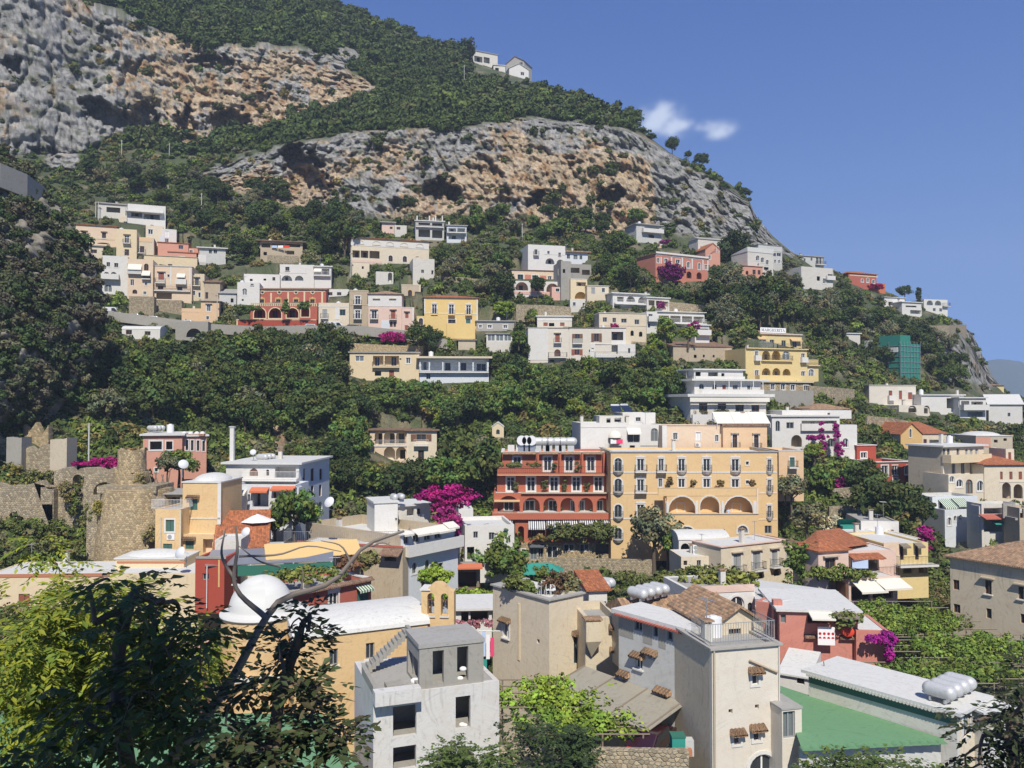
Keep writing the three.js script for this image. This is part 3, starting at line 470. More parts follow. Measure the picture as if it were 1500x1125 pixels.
function airUnit(label,x,y,d,yaw = 0,group) {
  const g = thing('air_conditioner',label,'air conditioner',at(x,y,d),rad(yaw),group);
  part('case',box(-0.42,0.42,0,0.62,-0.3,0),M.plastic,g);const f = new THREE.CylinderGeometry(0.24,0.24,0.02,14);f.rotateX(Math.PI / 2);f.translate(-0.1,0.31,0.012);part('fan_grille',metreUV(f),M.frameGrey,g);
}
function chimney(label,x,y,d,h = 1.2,w = 0.45,m = 'white') {const g = thing('chimney',label,'chimney',at(x,y,d));part('stack',box(-w / 2,w / 2,-0.3,h,-w / 2,w / 2),M[m],g);part('cap',box(-w * 0.7,w * 0.7,h + 0.003,h + 0.1,-w * 0.7,w * 0.7),M[m],g);}
function parasol(label,x,y,d,r = 1.5,group = 'white parasols',m = 'cloth') {
  const g = thing('parasol',label,'parasol',at(x,y,d),0,group);const c = new THREE.ConeGeometry(r,r * 0.38,8,1,true);c.translate(0,2.5,0);const q = metreUV(c);part('canopy',q,M[m],g);part('pole',bar(V(0,-0.1,0),V(0,2.6,0),0.035),M.railWhite,g);
}
function wallStrip(name,label,pts,h,th,m,opts = {}) {// a wall or parapet through photo points [x, y of foot, distance]
  const w = pts.map(([x,y,d]) => at(x,y,d ?? T(sx(x),sy(y))));const o = w[0].clone(),gs = [];
  for (let i = 0;i + 1 < w.length;i++) {const a = w[i],b = w[i + 1],dx = b.x - a.x,dz = b.z - a.z,l = Math.hypot(dx,dz),nx = -dz / l * th,nz = dx / l * th,dn = opts.down ?? 1.5,q = (p,yy,k) => [p.x - o.x - nx * k,p.y - o.y + yy,p.z - o.z - nz * k];
    const A = a,B = b;gs.push(faces([[q(A,-dn,0),q(B,-dn,0),q(B,h,0),q(A,h,0)],[q(B,-dn,1),q(A,-dn,1),q(A,h,1),q(B,h,1)],[q(A,h,0),q(B,h,0),q(B,h,1),q(A,h,1)],...(i === 0 ? [[q(A,-dn,1),q(A,-dn,0),q(A,h,0),q(A,h,1)]] :[]),...(i + 2 === w.length ? [[q(B,-dn,0),q(B,-dn,1),q(B,h,1),q(B,h,0)]] :[])]));}
  const g = thing(name,label,opts.cat ?? 'wall',o,0,opts.group);part('masonry',merge(gs),M[m],g);
  if (opts.cap) part('coping',merge(gs.map((_,i) => {const a = w[i],b = w[i + 1];const m4 = new THREE.Matrix4().lookAt(V(0,0,0),V(b.x - a.x,b.y - a.y,b.z - a.z),V(0,1,0));const q = box(-th * 0.7,th * 0.7,0.004,0.12,-a.distanceTo(b),0);q.applyMatrix4(m4);q.translate(a.x - o.x,a.y - o.y + h,a.z - o.z);return q;})),M[opts.cap],g);
  return g;
}
function join(main,...others) {for (const h of others) {h.g.updateMatrixWorld(true);main.g.updateMatrixWorld(true);for (const c of [...h.g.children]) main.g.attach(c);scene.remove(h.g);} return main;}
// lettering: a canvas print on a thin board
function textBoard(text,w,h,fg,bg,font = 'bold 100px sans-serif',extra) {
  const cv = document.createElement('canvas');cv.width = 1024;cv.height = Math.max(32,Math.round(1024 * h / w));const c = cv.getContext('2d');c.fillStyle = bg;c.fillRect(0,0,cv.width,cv.height);c.fillStyle = fg;c.textAlign = 'center';c.textBaseline = 'middle';
  c.font = font.replace('100px',Math.round(cv.height * 0.8) + 'px');const m = c.measureText(text).width,s = Math.min(1,cv.width * 0.94 / m);c.save();c.translate(cv.width / 2,cv.height / 2);c.scale(s,1);c.fillText(text,0,0);c.restore();if (extra) extra(c,cv);
  const t = new THREE.CanvasTexture(cv);t.colorSpace = THREE.SRGBColorSpace;return new THREE.MeshStandardMaterial({map:t,roughness:0.8});
}
function signGeo(w,h,th) {const g = new THREE.BoxGeometry(w,h,th);return g;}
function roofSign(h,text,x0,x1,y0,y1) {
  const f = h.F.f,a = h.loc(f,x0,y1),b = h.loc(f,x1,y0),w = b[0] - a[0],hh = b[1] - a[1],m = part('roof_sign',signGeo(w,hh,0.1).translate((a[0] + b[0]) / 2,(a[1] + b[1]) / 2,0.05),textBoard(text,w,hh,'#4a4a4c','#f4f2ee','bold 100px serif'),h.g);return m;
}
// ---------------------------------------------------------------- foliage: crowns of many small leaf faces gathered in clumps
const leafMat = new THREE.MeshPhysicalMaterial({vertexColors:true,roughness:0.85,side:THREE.DoubleSide,specularIntensity:0.15});
const GREEN = 1.5;// how bright the leaves are over the base tones
function crownGeo({seed = 1,clumps = 30,leaves = 40,r = [2.4,2,2.4],cr = 0.75,leaf = 0.34,tone = [0.055,0.085,0.03],vary = 0.35,hue = 0.25,low = -0.6,y = 0,shell = 0.45,droop = 0,tint = null}) {
  tone = tone[0] > tone[1] * 1.25 || tone[0] > 0.9 ? tone :[tone[0] * GREEN * 1.12,tone[1] * GREEN,tone[2] * GREEN * 0.9];const R = rng(seed),n = clumps * leaves,pos = new Float32Array(n * 18),nor = new Float32Array(n * 18),col = new Float32Array(n * 18),a = V(0,0,0),d = V(0,0,0),e1 = V(0,0,0),e2 = V(0,0,0),nn = V(0,0,0),cn = V(0,0,0);
  let q = 0;
  const unit = v => {let x,y2,z,l;do {x = R() * 2 - 1;y2 = R() * 2 - 1;z = R() * 2 - 1;l = x * x + y2 * y2 + z * z;} while (l > 1 || l < 0.01);l = Math.sqrt(l);return v.set(x / l,y2 / l,z / l);};
  for (let c = 0;c < clumps;c++) {
    let k;do {unit(cn);k = shell + (1 - shell) * Math.pow(R(),0.6);} while (cn.y < low);
    const wob = 0.78 + 0.4 * R(),cx = cn.x * r[0] * k * wob,cy = cn.y * r[1] * k * wob + y,cz = cn.z * r[2] * k * wob,rr = cr * (0.65 + 0.7 * R());
    const ct = 1 + vary * (R() * 2 - 1),ch = (R() * 2 - 1) * hue,tn = tint && R() < tint[3] ? tint :tone;
    for (let l = 0;l < leaves;l++) {
      unit(d);const rad1 = rr * (0.45 + 0.6 * R());a.set(cx + d.x * rad1,cy + d.y * rad1 * 0.75,cz + d.z * rad1);
      unit(nn).multiplyScalar(0.75).add(d).add(e1.set(0,0.35,0)).normalize();
      unit(e1).cross(nn).normalize();e2.crossVectors(nn,e1);if (droop) {e1.y -= droop;e1.normalize();}
      const s = leaf * (0.6 + 0.8 * R()),w = s * 0.55,lt = ct * (1 + 0.3 * (R() * 2 - 1)),r0 = tn[0] * lt * (1 + ch + 0.1 * R()),g0 = tn[1] * lt,b0 = tn[2] * lt * (1 - ch * 0.5);
      const P4 = [[-0.5,0],[0,-0.5],[0.5,0],[0,0.5]],vs = P4.map(([u,v]) => [a.x + e1.x * s * u * 1.4 + e2.x * w * v * 1.7,a.y + e1.y * s * u * 1.4 + e2.y * w * v * 1.7,a.z + e1.z * s * u * 1.4 + e2.z * w * v * 1.7]);
      for (const i of [0,1,2,0,2,3]) {pos.set(vs[i],q);nor[q] = nn.x;nor[q + 1] = nn.y;nor[q + 2] = nn.z;col[q] = r0;col[q + 1] = g0;col[q + 2] = b0;q += 3;}
}
}
  const g = new THREE.BufferGeometry();g.setAttribute('position',new THREE.BufferAttribute(pos,3));g.setAttribute('normal',new THREE.BufferAttribute(nor,3));g.setAttribute('color',new THREE.BufferAttribute(col,3));g.setAttribute('uv',new THREE.BufferAttribute(new Float32Array(pos.length / 3 * 2),2));return g;
}
const barkMat = new THREE.MeshStandardMaterial({color:lin(0.13,0.10,0.075),map:stC,roughness:0.95});
function limbGeo(pts,r0,r1,sides = 6) {// a tapering limb along a bent line
  const cv = new THREE.CatmullRomCurve3(pts),n = Math.max(3,pts.length * 3),g = new THREE.TubeGeometry(cv,n,1,sides,false),p = g.attributes.position,v = V(0,0,0);
  for (let i = 0;i <= n;i++) {const c = cv.getPointAt(i / n),r = lerp(r0,r1,i / n);for (let j = 0;j <= sides;j++) {const k = i * (sides + 1) + j;v.fromBufferAttribute(p,k).sub(c).multiplyScalar(r).add(c);p.setXYZ(k,v.x,v.y,v.z);}}
  g.computeVertexNormals();return g.toNonIndexed();
}
function treeTrunk(seed,h,spread,r = 0.18) {
  const R = rng(seed),out = [limbGeo([V(0,-1.2,0),V((R() - 0.5) * 0.3,h * 0.4,(R() - 0.5) * 0.3),V((R() - 0.5) * 0.6,h * 0.8,(R() - 0.5) * 0.6)],r * 1.25,r * 0.6)];
  for (let i = 0;i < 5;i++) {const a = i * 1.26 + R(),y = h * (0.35 + 0.35 * R());out.push(limbGeo([V(0,y,0),V(Math.cos(a) * spread * 0.5,y + h * 0.22,Math.sin(a) * spread * 0.5),V(Math.cos(a) * spread * 0.9,y + h * (0.3 + 0.2 * R()),Math.sin(a) * spread * 0.9)],r * 0.55,r * 0.15,5));}
  return mergeGeometries(out.map(g => {for (const k of Object.keys(g.attributes)) if (!['position','normal','uv'].includes(k)) g.deleteAttribute(k);return g;}),false);
}
// tree kinds at about their real size; crown centre at height y
const KIND = {
  evergreen:{nm:'evergreen_tree',h:6.2,c:{clumps:58,leaves:46,r:[2.7,2.3,2.7],cr:0.85,leaf:0.36,tone:[0.034,0.056,0.022],y:4.0}},
  oak:{nm:'holm_oak_tree',h:6.8,c:{clumps:64,leaves:44,r:[3.1,2.4,3.1],cr:0.9,leaf:0.38,tone:[0.046,0.072,0.024],y:4.2}},
  olive:{nm:'olive_tree',h:4.8,c:{clumps:50,leaves:44,r:[2.3,1.7,2.3],cr:0.7,leaf:0.28,tone:[0.094,0.112,0.066],y:3.1,shell:0.3}},
  broadleaf:{nm:'broadleaf_tree',h:5.4,c:{clumps:54,leaves:44,r:[2.5,2.0,2.5],cr:0.8,leaf:0.38,tone:[0.066,0.112,0.03],y:3.4}},
  citrus:{nm:'citrus_tree',h:3.8,c:{clumps:40,leaves:42,r:[1.7,1.45,1.7],cr:0.6,leaf:0.28,tone:[0.10,0.15,0.03],y:2.4}},
  cypress:{nm:'cypress_tree',h:9,c:{clumps:60,leaves:46,r:[0.95,4.2,0.95],cr:0.55,leaf:0.3,tone:[0.026,0.044,0.02],y:4.6,low:-1}},
  pine:{nm:'umbrella_pine_tree',h:8.5,c:{clumps:64,leaves:48,r:[3.4,1.9,3.4],cr:0.85,leaf:0.34,tone:[0.030,0.052,0.02],y:6.3,low:-0.35}},
};
const protos = {};
function treeProto(kind,v) {
  const key = kind + v;if (protos[key]) return protos[key];const K = KIND[kind],sd = key.length * 31 + v * 977 + kind.charCodeAt(0) * 13;
  return protos[key] = {K,crown:crownGeo({...K.c,seed:sd}),trunk:treeTrunk(sd + 5,K.c.y,K.c.r[0] * 0.75,kind === 'cypress' ? 0.14 :0.2)};
}
let treeCount = 0;
function tree(kind,label,pos,scale = 1,group,name) {
  const v = treeCount++ % 3,{K,crown,trunk} = treeProto(kind,v),g = thing(name ?? K.nm,label,'tree',pos,treeCount * 2.399,group),q = 0.85 + 0.3 * ((treeCount * 0.618) % 1);
  g.scale.set(scale * q,scale * (0.9 + 0.25 * ((treeCount * 0.38) % 1)),scale * (1.9 - q) * 0.95);part('trunk',trunk,barkMat,g);part('crown',crown,leafMat,g);return g;
}
function clear(px,py,w,h,d) {// does a plant that covers this much of the picture leave the buildings in view?
  for (const b of BOXES) {const ox = Math.min(px + w / 2,b[2] - 1) - Math.max(px - w / 2,b[0] + 1),oy = Math.min(py,b[3] - 2) - Math.max(py - h,b[1] + 2);if (ox > 0 && oy > 0 && d < b[5]) return false;if (px > b[0] - 3 && px < b[2] + 3 && d > b[4] - 1 && d < b[5] + 1 && py > b[1] - 20 && py < b[3] + 8) return false;}
  return true;
}
function inside(pts,x,y) {let r = false;for (let i = 0,j = pts.length - 1;i < pts.length;j = i++) {const [xi,yi] = pts[i],[xj,yj] = pts[j];if ((yi > y) !== (yj > y) && x < (xj - xi) * (y - yi) / (yj - yi) + xi) r = !r;} return r;}
// trees of mixed kinds scattered over a piece of hillside (outline in photo pixels)
function grove(pts,n,kinds,label,group,seed,smin = 0.7,smax = 1.15) {
  const R = rng(seed),xs = pts.map(p => p[0]),ys = pts.map(p => p[1]),put = [];let tries = 0;
  while (put.length < n && tries++ < n * 60) {
    const px = lerp(Math.min(...xs),Math.max(...xs),R()),py = lerp(Math.min(...ys),Math.max(...ys),R());if (!inside(pts,px,py)) continue;
    const d = T(px,py),kind = kinds[Math.floor(R() * kinds.length)],s = lerp(smin,smax,R()),K = KIND[kind],w = K.c.r[0] * 2 * s * FOC / d,h = K.h * s * FOC / d;
    if (!clear(px,py,w * 0.8,h,d) || put.some(q => Math.hypot(q[0] - px,(q[1] - py) * 1.6) < w * 0.42)) continue;
    put.push([px,py]);const nm = KIND[kind].nm.replace('_tree','').replace(/_/g,' ');tree(kind,`${{ evergreen: 'dark green rounded evergreen tree', oak: 'deep green spreading oak tree', olive: 'grey-green olive tree', broadleaf: 'mid green broadleaf tree', citrus: 'small bright yellow-green fruit tree', cypress: 'tall narrow dark cypress', pine: 'dark umbrella-shaped pine' }[kind]} ${label}`,P(px,py,d).add(V(0,-0.2,0)),s,`${nm} trees ${group}`);
}
}
// ground cover nobody could count: bushes over the whole mountain side, thinner on the rock
function scrub() {
  const geos = [crownGeo({seed:301,clumps:13,leaves:30,r:[1.25,0.95,1.25],cr:0.6,leaf:0.34,tone:[1,1,1],low:-0.1,y:0.2,shell:0.3,hue:0.12}),crownGeo({seed:302,clumps:16,leaves:30,r:[1.15,1.35,1.15],cr:0.6,leaf:0.36,tone:[1,1,1],low:-0.1,y:0.3,shell:0.3,hue:0.12})];
  const R = rng(77),lists = [[],[],[]];
  const tones = [[0.034,0.055,0.020],[0.045,0.070,0.023],[0.065,0.10,0.028],[0.085,0.098,0.056],[0.082,0.125,0.03],[0.12,0.115,0.045],[0.055,0.075,0.03]];
  let tries = 0;
  const put = (px,py,d,s,t,k) => lists[k].push([px,py,d,s,t,R()]);
  while (tries++ < 82000) {
    const px = lerp(-60,1560,R()),py = lerp(-40,860,R());const rp = along(RIDGE,px,1);if (py < rp + 1) continue;
    const d = T(px,py);if (d < 90) continue;
    const rk = rockAt(px,py),far = d > 262 && py < 250,n = fbm(px / 70,py / 50,11,3);
    if (rk > 0.3) {const q = fbm(px / 22,py / 12,5,3);if (R() > (q > 0.22 ? 0.16 :0.012)) continue;}
    else if (R() > (far ? 0.55 :0.42) + n * 0.25) continue;
    let s = rk > 0.3 ? 0.5 + 0.9 * R() :(far ? 1.3 + 1.7 * R() * R() + 0.5 * R() :0.55 + 1.0 * R() * R() + 0.35 * R());if (far && n > 0.1) s *= 1.15;
    const w = 2.6 * s * FOC / d,h = 2 * s * FOC / d;if (!clear(px,py,w * 0.7,h * 0.85,d)) {s *= 0.36;if (far || rk > 0.3 || !clear(px,py,w * 0.25,h * 0.3,d)) continue;} if (rk > 0.3 && caveAt(px,py + 4,0) > 1) continue;
    let t;const q = R() + n * 0.35;t = far ? (q < 0.5 ? 0 :q < 0.85 ? 1 :q < 1.0 ? 6 :2) :(q < 0.2 ? 0 :q < 0.38 ? 1 :q < 0.56 ? 2 :q < 0.68 ? 3 :q < 0.8 ? 6 :q < 0.93 ? 4 :5);if (rk > 0.3) t = R() < 0.6 ? 6 :R() < 0.5 ? 5 :1;
    put(px,py,d,s,t,far ? 0 :rk > 0.3 ? 1 :2);
}
  const m4 = new THREE.Matrix4(),qn = new THREE.Quaternion(),cl = new THREE.Color(),names = [['woodland','dense dark woodland covering the mountain top above the cliffs','woodland'],['cliff_scrub','small bushes clinging to ledges of the limestone cliffs','scrub'],['hillside_scrub','mixed green scrub covering the terraced hillside between the houses','scrub']];
  lists.forEach((list,k) => [0,1].forEach(v => {
    const sub = list.filter((_,i) => i % 2 === v);const im = new THREE.InstancedMesh(geos[v],leafMat,sub.length);im.name = numbered(names[k][0]);im.castShadow = im.receiveShadow = true;
    sub.forEach(([px,py,d,s,t,r],i) => {const p = P(px,py,d);p.y -= 0.25 * s;m4.compose(p,qn.setFromAxisAngle(V(0,1,0),r * 50),V(s * (0.8 + 0.5 * r),s * (1.25 - 0.45 * r),s));im.setMatrixAt(i,m4);const f = 0.8 + 0.4 * ((r * 17) % 1),c = tones[t];im.setColorAt(i,cl.setRGB(c[0] * f * GREEN * 1.12,c[1] * f * GREEN,c[2] * f * GREEN * 0.9));});
    tag(im,names[k][1],names[k][2],null,'stuff');scene.add(im);
}));
  console.log('scrub',lists.map(l => l.length).join(' '));
}
// flowering bougainvillea and vines
function climber(name,label,category,x,y,d,r,tone,n = 30,extra = {}) {
  const g = thing(name,label,category,at(x,y,d));part('foliage',crownGeo({seed:Math.round(sx(x) * 7 + sy(y)),clumps:n,leaves:40,r,cr:extra.cr ?? 0.5,leaf:extra.leaf ?? 0.26,tone,vary:0.25,hue:0.1,low:-1,shell:0.1,...extra}),leafMat,g);return g;
}
const MAG = [0.36,0.018,0.16];
// ---------------------------------------------------------------- houses of the upper slope
sheet(380,0,3.75);// ridge
house('ridge_house','white house with dark porch among trees on the mountain ridge',{x:[1172,1308],y:[290,395],d:388,yaw:25,dep:9,m:'whiteOld',w:[['l',1180,305,1225,345],['l',1232,312,1265,350]],log:[[1176,300,1300,350,1.8,'whiteOld',[['n',1195,315,1210,345]]]],roof:{t:'slab',m:'roofGrey'}});
house('ridge_house','grey gabled house with white front wing on the mountain ridge',{x:[1355,1455],y:[345,410],d:384,yaw:-25,dep:9,m:'grey',roof:{t:'gz',h:3,m:'tileBrown'},w:[['y',1425,345,1445,365]]});
house('ridge_house','low white house with small gable beside grey ridge house',{x:[1372,1480],y:[380,430],d:378,yaw:15,dep:7,m:'white',roof:{t:'gz',h:2.6,m:'roofWhite'},w:[['',1435,395,1455,415]]});
house('ridge_house','small white terrace house between the two ridge houses',{x:[1285,1350],y:[360,405],d:382,yaw:10,dep:7,m:'whiteOld',w:[['k',1295,372,1315,395]],roof:{t:'slab'}});

sheet(80,270,5);// village on the left
house('terrace_house','white house with open upper terrace above the left village',{x:[520,800],y:[150,285],yaw:20,dep:7,base:4,m:'white',w:[['l',560,205,640,245],['l',655,215,770,262]],log:[[530,195,790,270,2,'lightgrey',[['n',590,215,615,245],['n',700,225,725,260]]]],balc:[[525,798,205,1.4,'w']],roof:{t:'flat',p:0.9}});
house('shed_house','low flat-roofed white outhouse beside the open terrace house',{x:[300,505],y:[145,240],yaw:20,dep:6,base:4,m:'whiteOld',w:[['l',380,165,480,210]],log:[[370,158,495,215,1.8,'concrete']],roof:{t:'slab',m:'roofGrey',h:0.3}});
house('arcade_house','peach house with red tile eave and two ground-floor arches',{x:[140,440],y:[302,440],yaw:20,dep:8,m:'peachPale',w:[['ntf',203,345,232,388],['ntf',347,352,376,398],['al',178,412,256,440],['al',312,424,402,440]],log:[[150,405,430,440,1.6,'creamOld']],band:[[140,392,440,398,'creamOld']],roof:{t:'shed',m:'tileOrange',h:1.2}});
house('tall_cream_house','narrow cream house with balcony next to the peach arcade house',{x:[440,590],y:[328,530],yaw:18,dep:8,m:'cream',w:[['dfb',512,372,546,432],['nd',513,475,545,522]],roof:{t:'flat',m:'roofGrey'}});
house('back_house','pale cream house with one arched window behind the narrow house',{x:[460,660],y:[232,330],yaw:20,dd:4,dep:7,m:'creamPale',w:[['y',505,272,532,302],['an',578,292,620,345]],roof:{t:'flat',p:0.3}});
house('grey_cream_house','greyish cream house with orange upper storey and one tall door',{x:[588,716],y:[388,520],yaw:18,dep:7,m:'creamOld',w:[['ndb',625,452,656,504],['k',618,402,640,412]],band:[[590,388,714,424,'peach']],roof:{t:'flat'}});
house('back_house','cream cottage with a single window beside white and blue cottage',{x:[655,782],y:[302,410],yaw:20,dep:7,m:'creamPale',w:[['s',685,328,720,366]],roof:{t:'flat',p:0.25}});
house('blue_door_cottage','white cottage with pale blue lower wall at the end of the row',{x:[770,882],y:[328,435],yaw:20,dep:7,m:'white',w:[['x',808,340,838,386],['d',808,396,836,434]],band:[[772,378,806,434,'bluewhite']],roof:{t:'flat',p:0.3}});
house('pink_house','salmon pink gabled house above its lower pink neighbour',{x:[745,970],y:[430,525],yaw:18,dep:8,m:'salmon',w:[['y',908,445,942,475]],roof:{t:'gx',m:'tileOrange',h:0.8,o:0.2}});
house('pink_house','small salmon pink annex with white tanks on its roof',{x:[970,1046],y:[468,530],yaw:18,dep:6,m:'salmon',w:[['s',988,482,1012,508]],roof:{t:'flat'}});
house('pink_house','lower salmon pink house with white-framed window',{x:[822,1030],y:[500,578],yaw:18,dep:6,m:'salmon',w:[['s',922,530,950,562]],roof:{t:'gx',m:'tileOrange',h:0.6,o:0.2}});
house('grey_house','grey house with flat projecting roof above green terraces',{x:[1050,1245],y:[470,575],yaw:15,dep:7,m:'lightgrey',w:[['y',1165,478,1190,508],['y',1130,478,1152,508]],band:[[1052,515,1110,575,'white']],roof:{t:'slab',o:0.6,m:'roofWhite'}});
house('white_balcony_house','white house with blue balcony and arched ground floor above road',{x:[340,526],y:[524,795],yaw:18,dep:8,m:'white',w:[['ys',381,570,406,602],['ys',437,576,466,608],['al',360,640,400,688],['al',410,640,455,690],['ap',362,732,422,790]],log:[[352,636,462,690,1.5,'bluewhite',[['',375,650,390,685]]]],balc:[[345,475,692,1.2,'s']],roof:{t:'flat'}});
house('small_house','small off-white house with one wide window below the arches',{x:[222,343],y:[452,530],yaw:18,dep:6,m:'ivory',w:[['n',262,476,310,505]],roof:{t:'slab',m:'roofGrey'}});
house('awning_house','tall pale peach house with two cream awnings and stone base',{x:[526,712],y:[548,838],yaw:15,dep:8,m:'peachPale',w:[['l',545,595,635,652],['an',655,580,688,632],['l',645,660,700,692],['',555,696,582,742],['s',660,718,680,742],['an',570,770,605,802],['s',650,785,672,808]],log:[[535,590,705,652,1.4,'creamOld',[['n',570,612,600,648]]],[640,655,705,692,1.2,'creamOld']],awn:[[540,640,584,618,1.0,'awnWhite'],[640,702,634,662,0.9,'awnWhite']],balc:[[538,640,652,0.8,'lightgrey'],[640,703,692,0.7,'i']],roof:{t:'flat'}});
house('long_house','long cream house under a low parapet behind the peach house',{x:[645,1036],y:[528,650],yaw:18,dd:3,dep:6,m:'cream',w:[['n',715,568,742,584],['n',830,584,862,602],['n',955,602,985,618]],roof:{t:'flat',c:'beige'}});
house('peach_house','peach house with red shutters, two balconies and terrace pergola',{x:[712,998],y:[600,850],yaw:12,dep:8,m:'peachPale',w:[['xrfs',760,646,802,700],['s',826,660,842,680],['y',905,662,952,696],['n',755,744,796,770],['n',898,750,936,780],['l',745,792,858,842]],log:[[735,785,868,845,1.6,'tan']],awn:[[896,958,654,676,0.8,'awnWhite']],balc:[[738,812,720,0.8,'i'],[888,968,728,0.8,'s'],[715,996,778,0.5,'i']],band:[[712,600,998,606,'white'],[846,606,856,735,'white'],[986,606,996,735,'white'],[714,606,722,735,'white']],roof:{t:'flat',c:'white'}});
house('corner_house','tall beige corner house with dark shuttered window over white doors',{x:[1000,1090],y:[655,842],yaw:12,dep:7,m:'creamOld',w:[['yfb',1028,686,1056,742],['ys',1008,780,1030,812],['ds',1053,792,1069,828]],roof:{t:'flat',m:'roofGrey'}});
house('barn','tan windowless barn on the village street',{x:[1090,1205],y:[718,865],yaw:12,dep:9,m:'tan',w:[['nd',1104,790,1124,838]],roof:{t:'gx',m:'tileBrown',h:1}});
house('garage_shed','long grey shed with sloping sheet roof beside white houses',{x:[1200,1326],y:[800,872],yaw:12,dep:6,m:'lightgrey',roof:{t:'shed',m:'roofGrey',h:1.8},w:[['k',1290,835,1310,865]]});
house('roadside_house','low peach roadside house with flat terrace roof',{x:[925,1068],y:[908,995],yaw:10,dep:6,m:'peach',band:[[925,928,1066,935,'peachPale']],roof:{t:'flat'}});
house('roadside_house','ochre roadside house with two small windows beside parked cars',{x:[1066,1200],y:[856,1005],yaw:12,dep:7,m:'peach',w:[['sf',1115,882,1143,930],['ys',1112,966,1130,990]],roof:{t:'shed',m:'roofGrey',h:0.5}});
house('vaulted_cottage','white vaulted cottage below the road viaduct',{x:[488,768],y:[1062,1120],yaw:8,dep:6,m:'white',w:[['n',522,1066,566,1100],['n',660,1076,702,1106]],roof:{t:'vault',h:0.9,o:0.05}});

sheet(330,310,5);// red villa and the long cream villa
house('veranda_house','dark open veranda house with coloured cloths on its rail',{x:[250,560],y:[222,350],yaw:12,dep:7,base:4,m:'tan',w:[['l',262,228,330,264],['l',338,228,430,264],['l',440,228,548,262],['k',280,295,305,320],['l',450,285,505,315]],log:[[255,222,555,266,2.4,'tan'],[445,280,510,320,1.5,'beige']],roof:{t:'slab',o:0.9,m:'tileBrown',h:0.2}});
house('stone_cottage','pale stone base below the dark veranda house',{x:[300,528],y:[322,362],yaw:12,dep:3,m:'rubble',roof:{t:'flat',p:0.2,m:'roofGrey'}});
const longVilla = house('long_villa','long cream villa with tan tile eave and row of lunettes',{x:[920,1490],y:[205,378],yaw:17,dep:9,m:'creamPale',w:[['l',930,282,985,338],['l',992,284,1048,340],['l',1056,286,1130,345],['ans',1196,320,1226,366],['ans',1300,325,1330,370]],log:[[925,276,1140,348,2.2,'tan',[['n',950,295,975,335],['n',1010,298,1035,338]]]],band:[[920,205,1490,278,'white'],[925,350,1150,380,'pinkPale']],roof:{t:'shed',m:'tileOrange',h:1.4,o:0.4}});
{const h = house('villa_annex','off-white annex with vine-covered roof terrace beside long villa',{x:[1372,1530],y:[345,485],yaw:14,dep:7,m:'whiteOld',w:[['y',1435,425,1456,450],['k',1510,430,1525,460]],roof:{t:'flat'}});h;}
for (const x of [985,1107,1205,1310,1425]) {const f = longVilla.F.f,q = longVilla.loc(f,x,224 + (x - 985) * 0.06);part('lunette_moulding',extrude(ringShape(q[0] - 0.95,q[0] + 0.95,q[1] - 0.4,q[1] + 0.45,0.14,true),0.062,0.16),M.ivory,longVilla.g);}
house('arched_terrace','white terrace wall with an arch under the long villa',{x:[1100,1228],y:[440,524],yaw:14,dep:4,m:'whiteOld',w:[['al',1192,446,1222,520]],log:[[1180,440,1226,520,1.5]],roof:{t:'flat',p:0.2}},'terrace');
house('garden_terrace','weathered cream terrace wall under the villa veranda',{x:[925,1052],y:[380,470],yaw:14,dep:3,m:'creamPale',w:[['k',1000,400,1014,420]],roof:{t:'flat',p:0.2}},'terrace');
house('white_villa','white villa with brown window and two arches above the red villa',{x:[394,646],y:[388,515],yaw:8,dep:8,m:'white',w:[['nt',440,404,470,434],['al',412,466,490,508],['al',510,468,572,506]],log:[[400,460,580,510,1.6,'bluewhite',[['n',440,478,460,505]]]],band:[[396,448,600,452,'white']],roof:{t:'flat'}});
house('white_veranda','white columned veranda beside the white villa',{x:[648,772],y:[405,520],yaw:8,dep:5,m:'white',w:[['l',655,420,700,455],['l',708,418,762,462]],log:[[650,412,768,465,2,'white',[['n',725,430,745,460]]]],awn:[[650,704,418,436,0.8,'awnWhite']],balc:[[648,772,468,0.8,'w']],roof:{t:'slab'}});
house('white_row_house','low white row house with terrace roof left of white villa',{x:[130,394],y:[458,545],yaw:8,dep:7,m:'white',w:[['k',180,492,200,508],['n',345,480,366,505],['',200,525,215,540],['k',280,490,300,505]],roof:{t:'flat'}});
house('white_corner_house','white house with a big arched window at the cliff path',{x:[82,246],y:[518,672],yaw:10,dep:7,m:'white',w:[['aps',125,562,160,612],['y',120,640,135,655],['ypt',185,528,208,540]],roof:{t:'flat'}});
const rvMain = house('red_villa','dark red villa with cream mouldings, tiled eave and vine-hung terrace',{x:[212,735],y:[572,700],yaw:2,dd:3,dep:8,m:'redBrick',w:[['nec',250,642,284,682],['nec',372,642,405,682],['nec',502,642,535,678],['nec',622,642,655,676]],band:[[330,596,341,698,'cream'],[455,590,466,696,'cream'],[574,588,585,692,'cream'],[704,580,716,688,'cream'],[214,576,733,588,'cream']],roof:{t:'shed',m:'tileBrown',h:1.5}},'villa');
{const h = rvMain;for (const x of [272,396,518,640]) {const f = h.F.f,q = h.loc(f,x,592),r = new THREE.TorusGeometry(0.42,0.13,6,14);r.translate(q[0],q[1],0.03);part('round_moulding',metreUV(r),M.cream,h.g);const k = new THREE.CylinderGeometry(0.36,0.36,0.04,14);k.rotateX(Math.PI / 2);k.translate(q[0],q[1],0.025);part('round_vent',metreUV(k),M.dark,h.g);}}
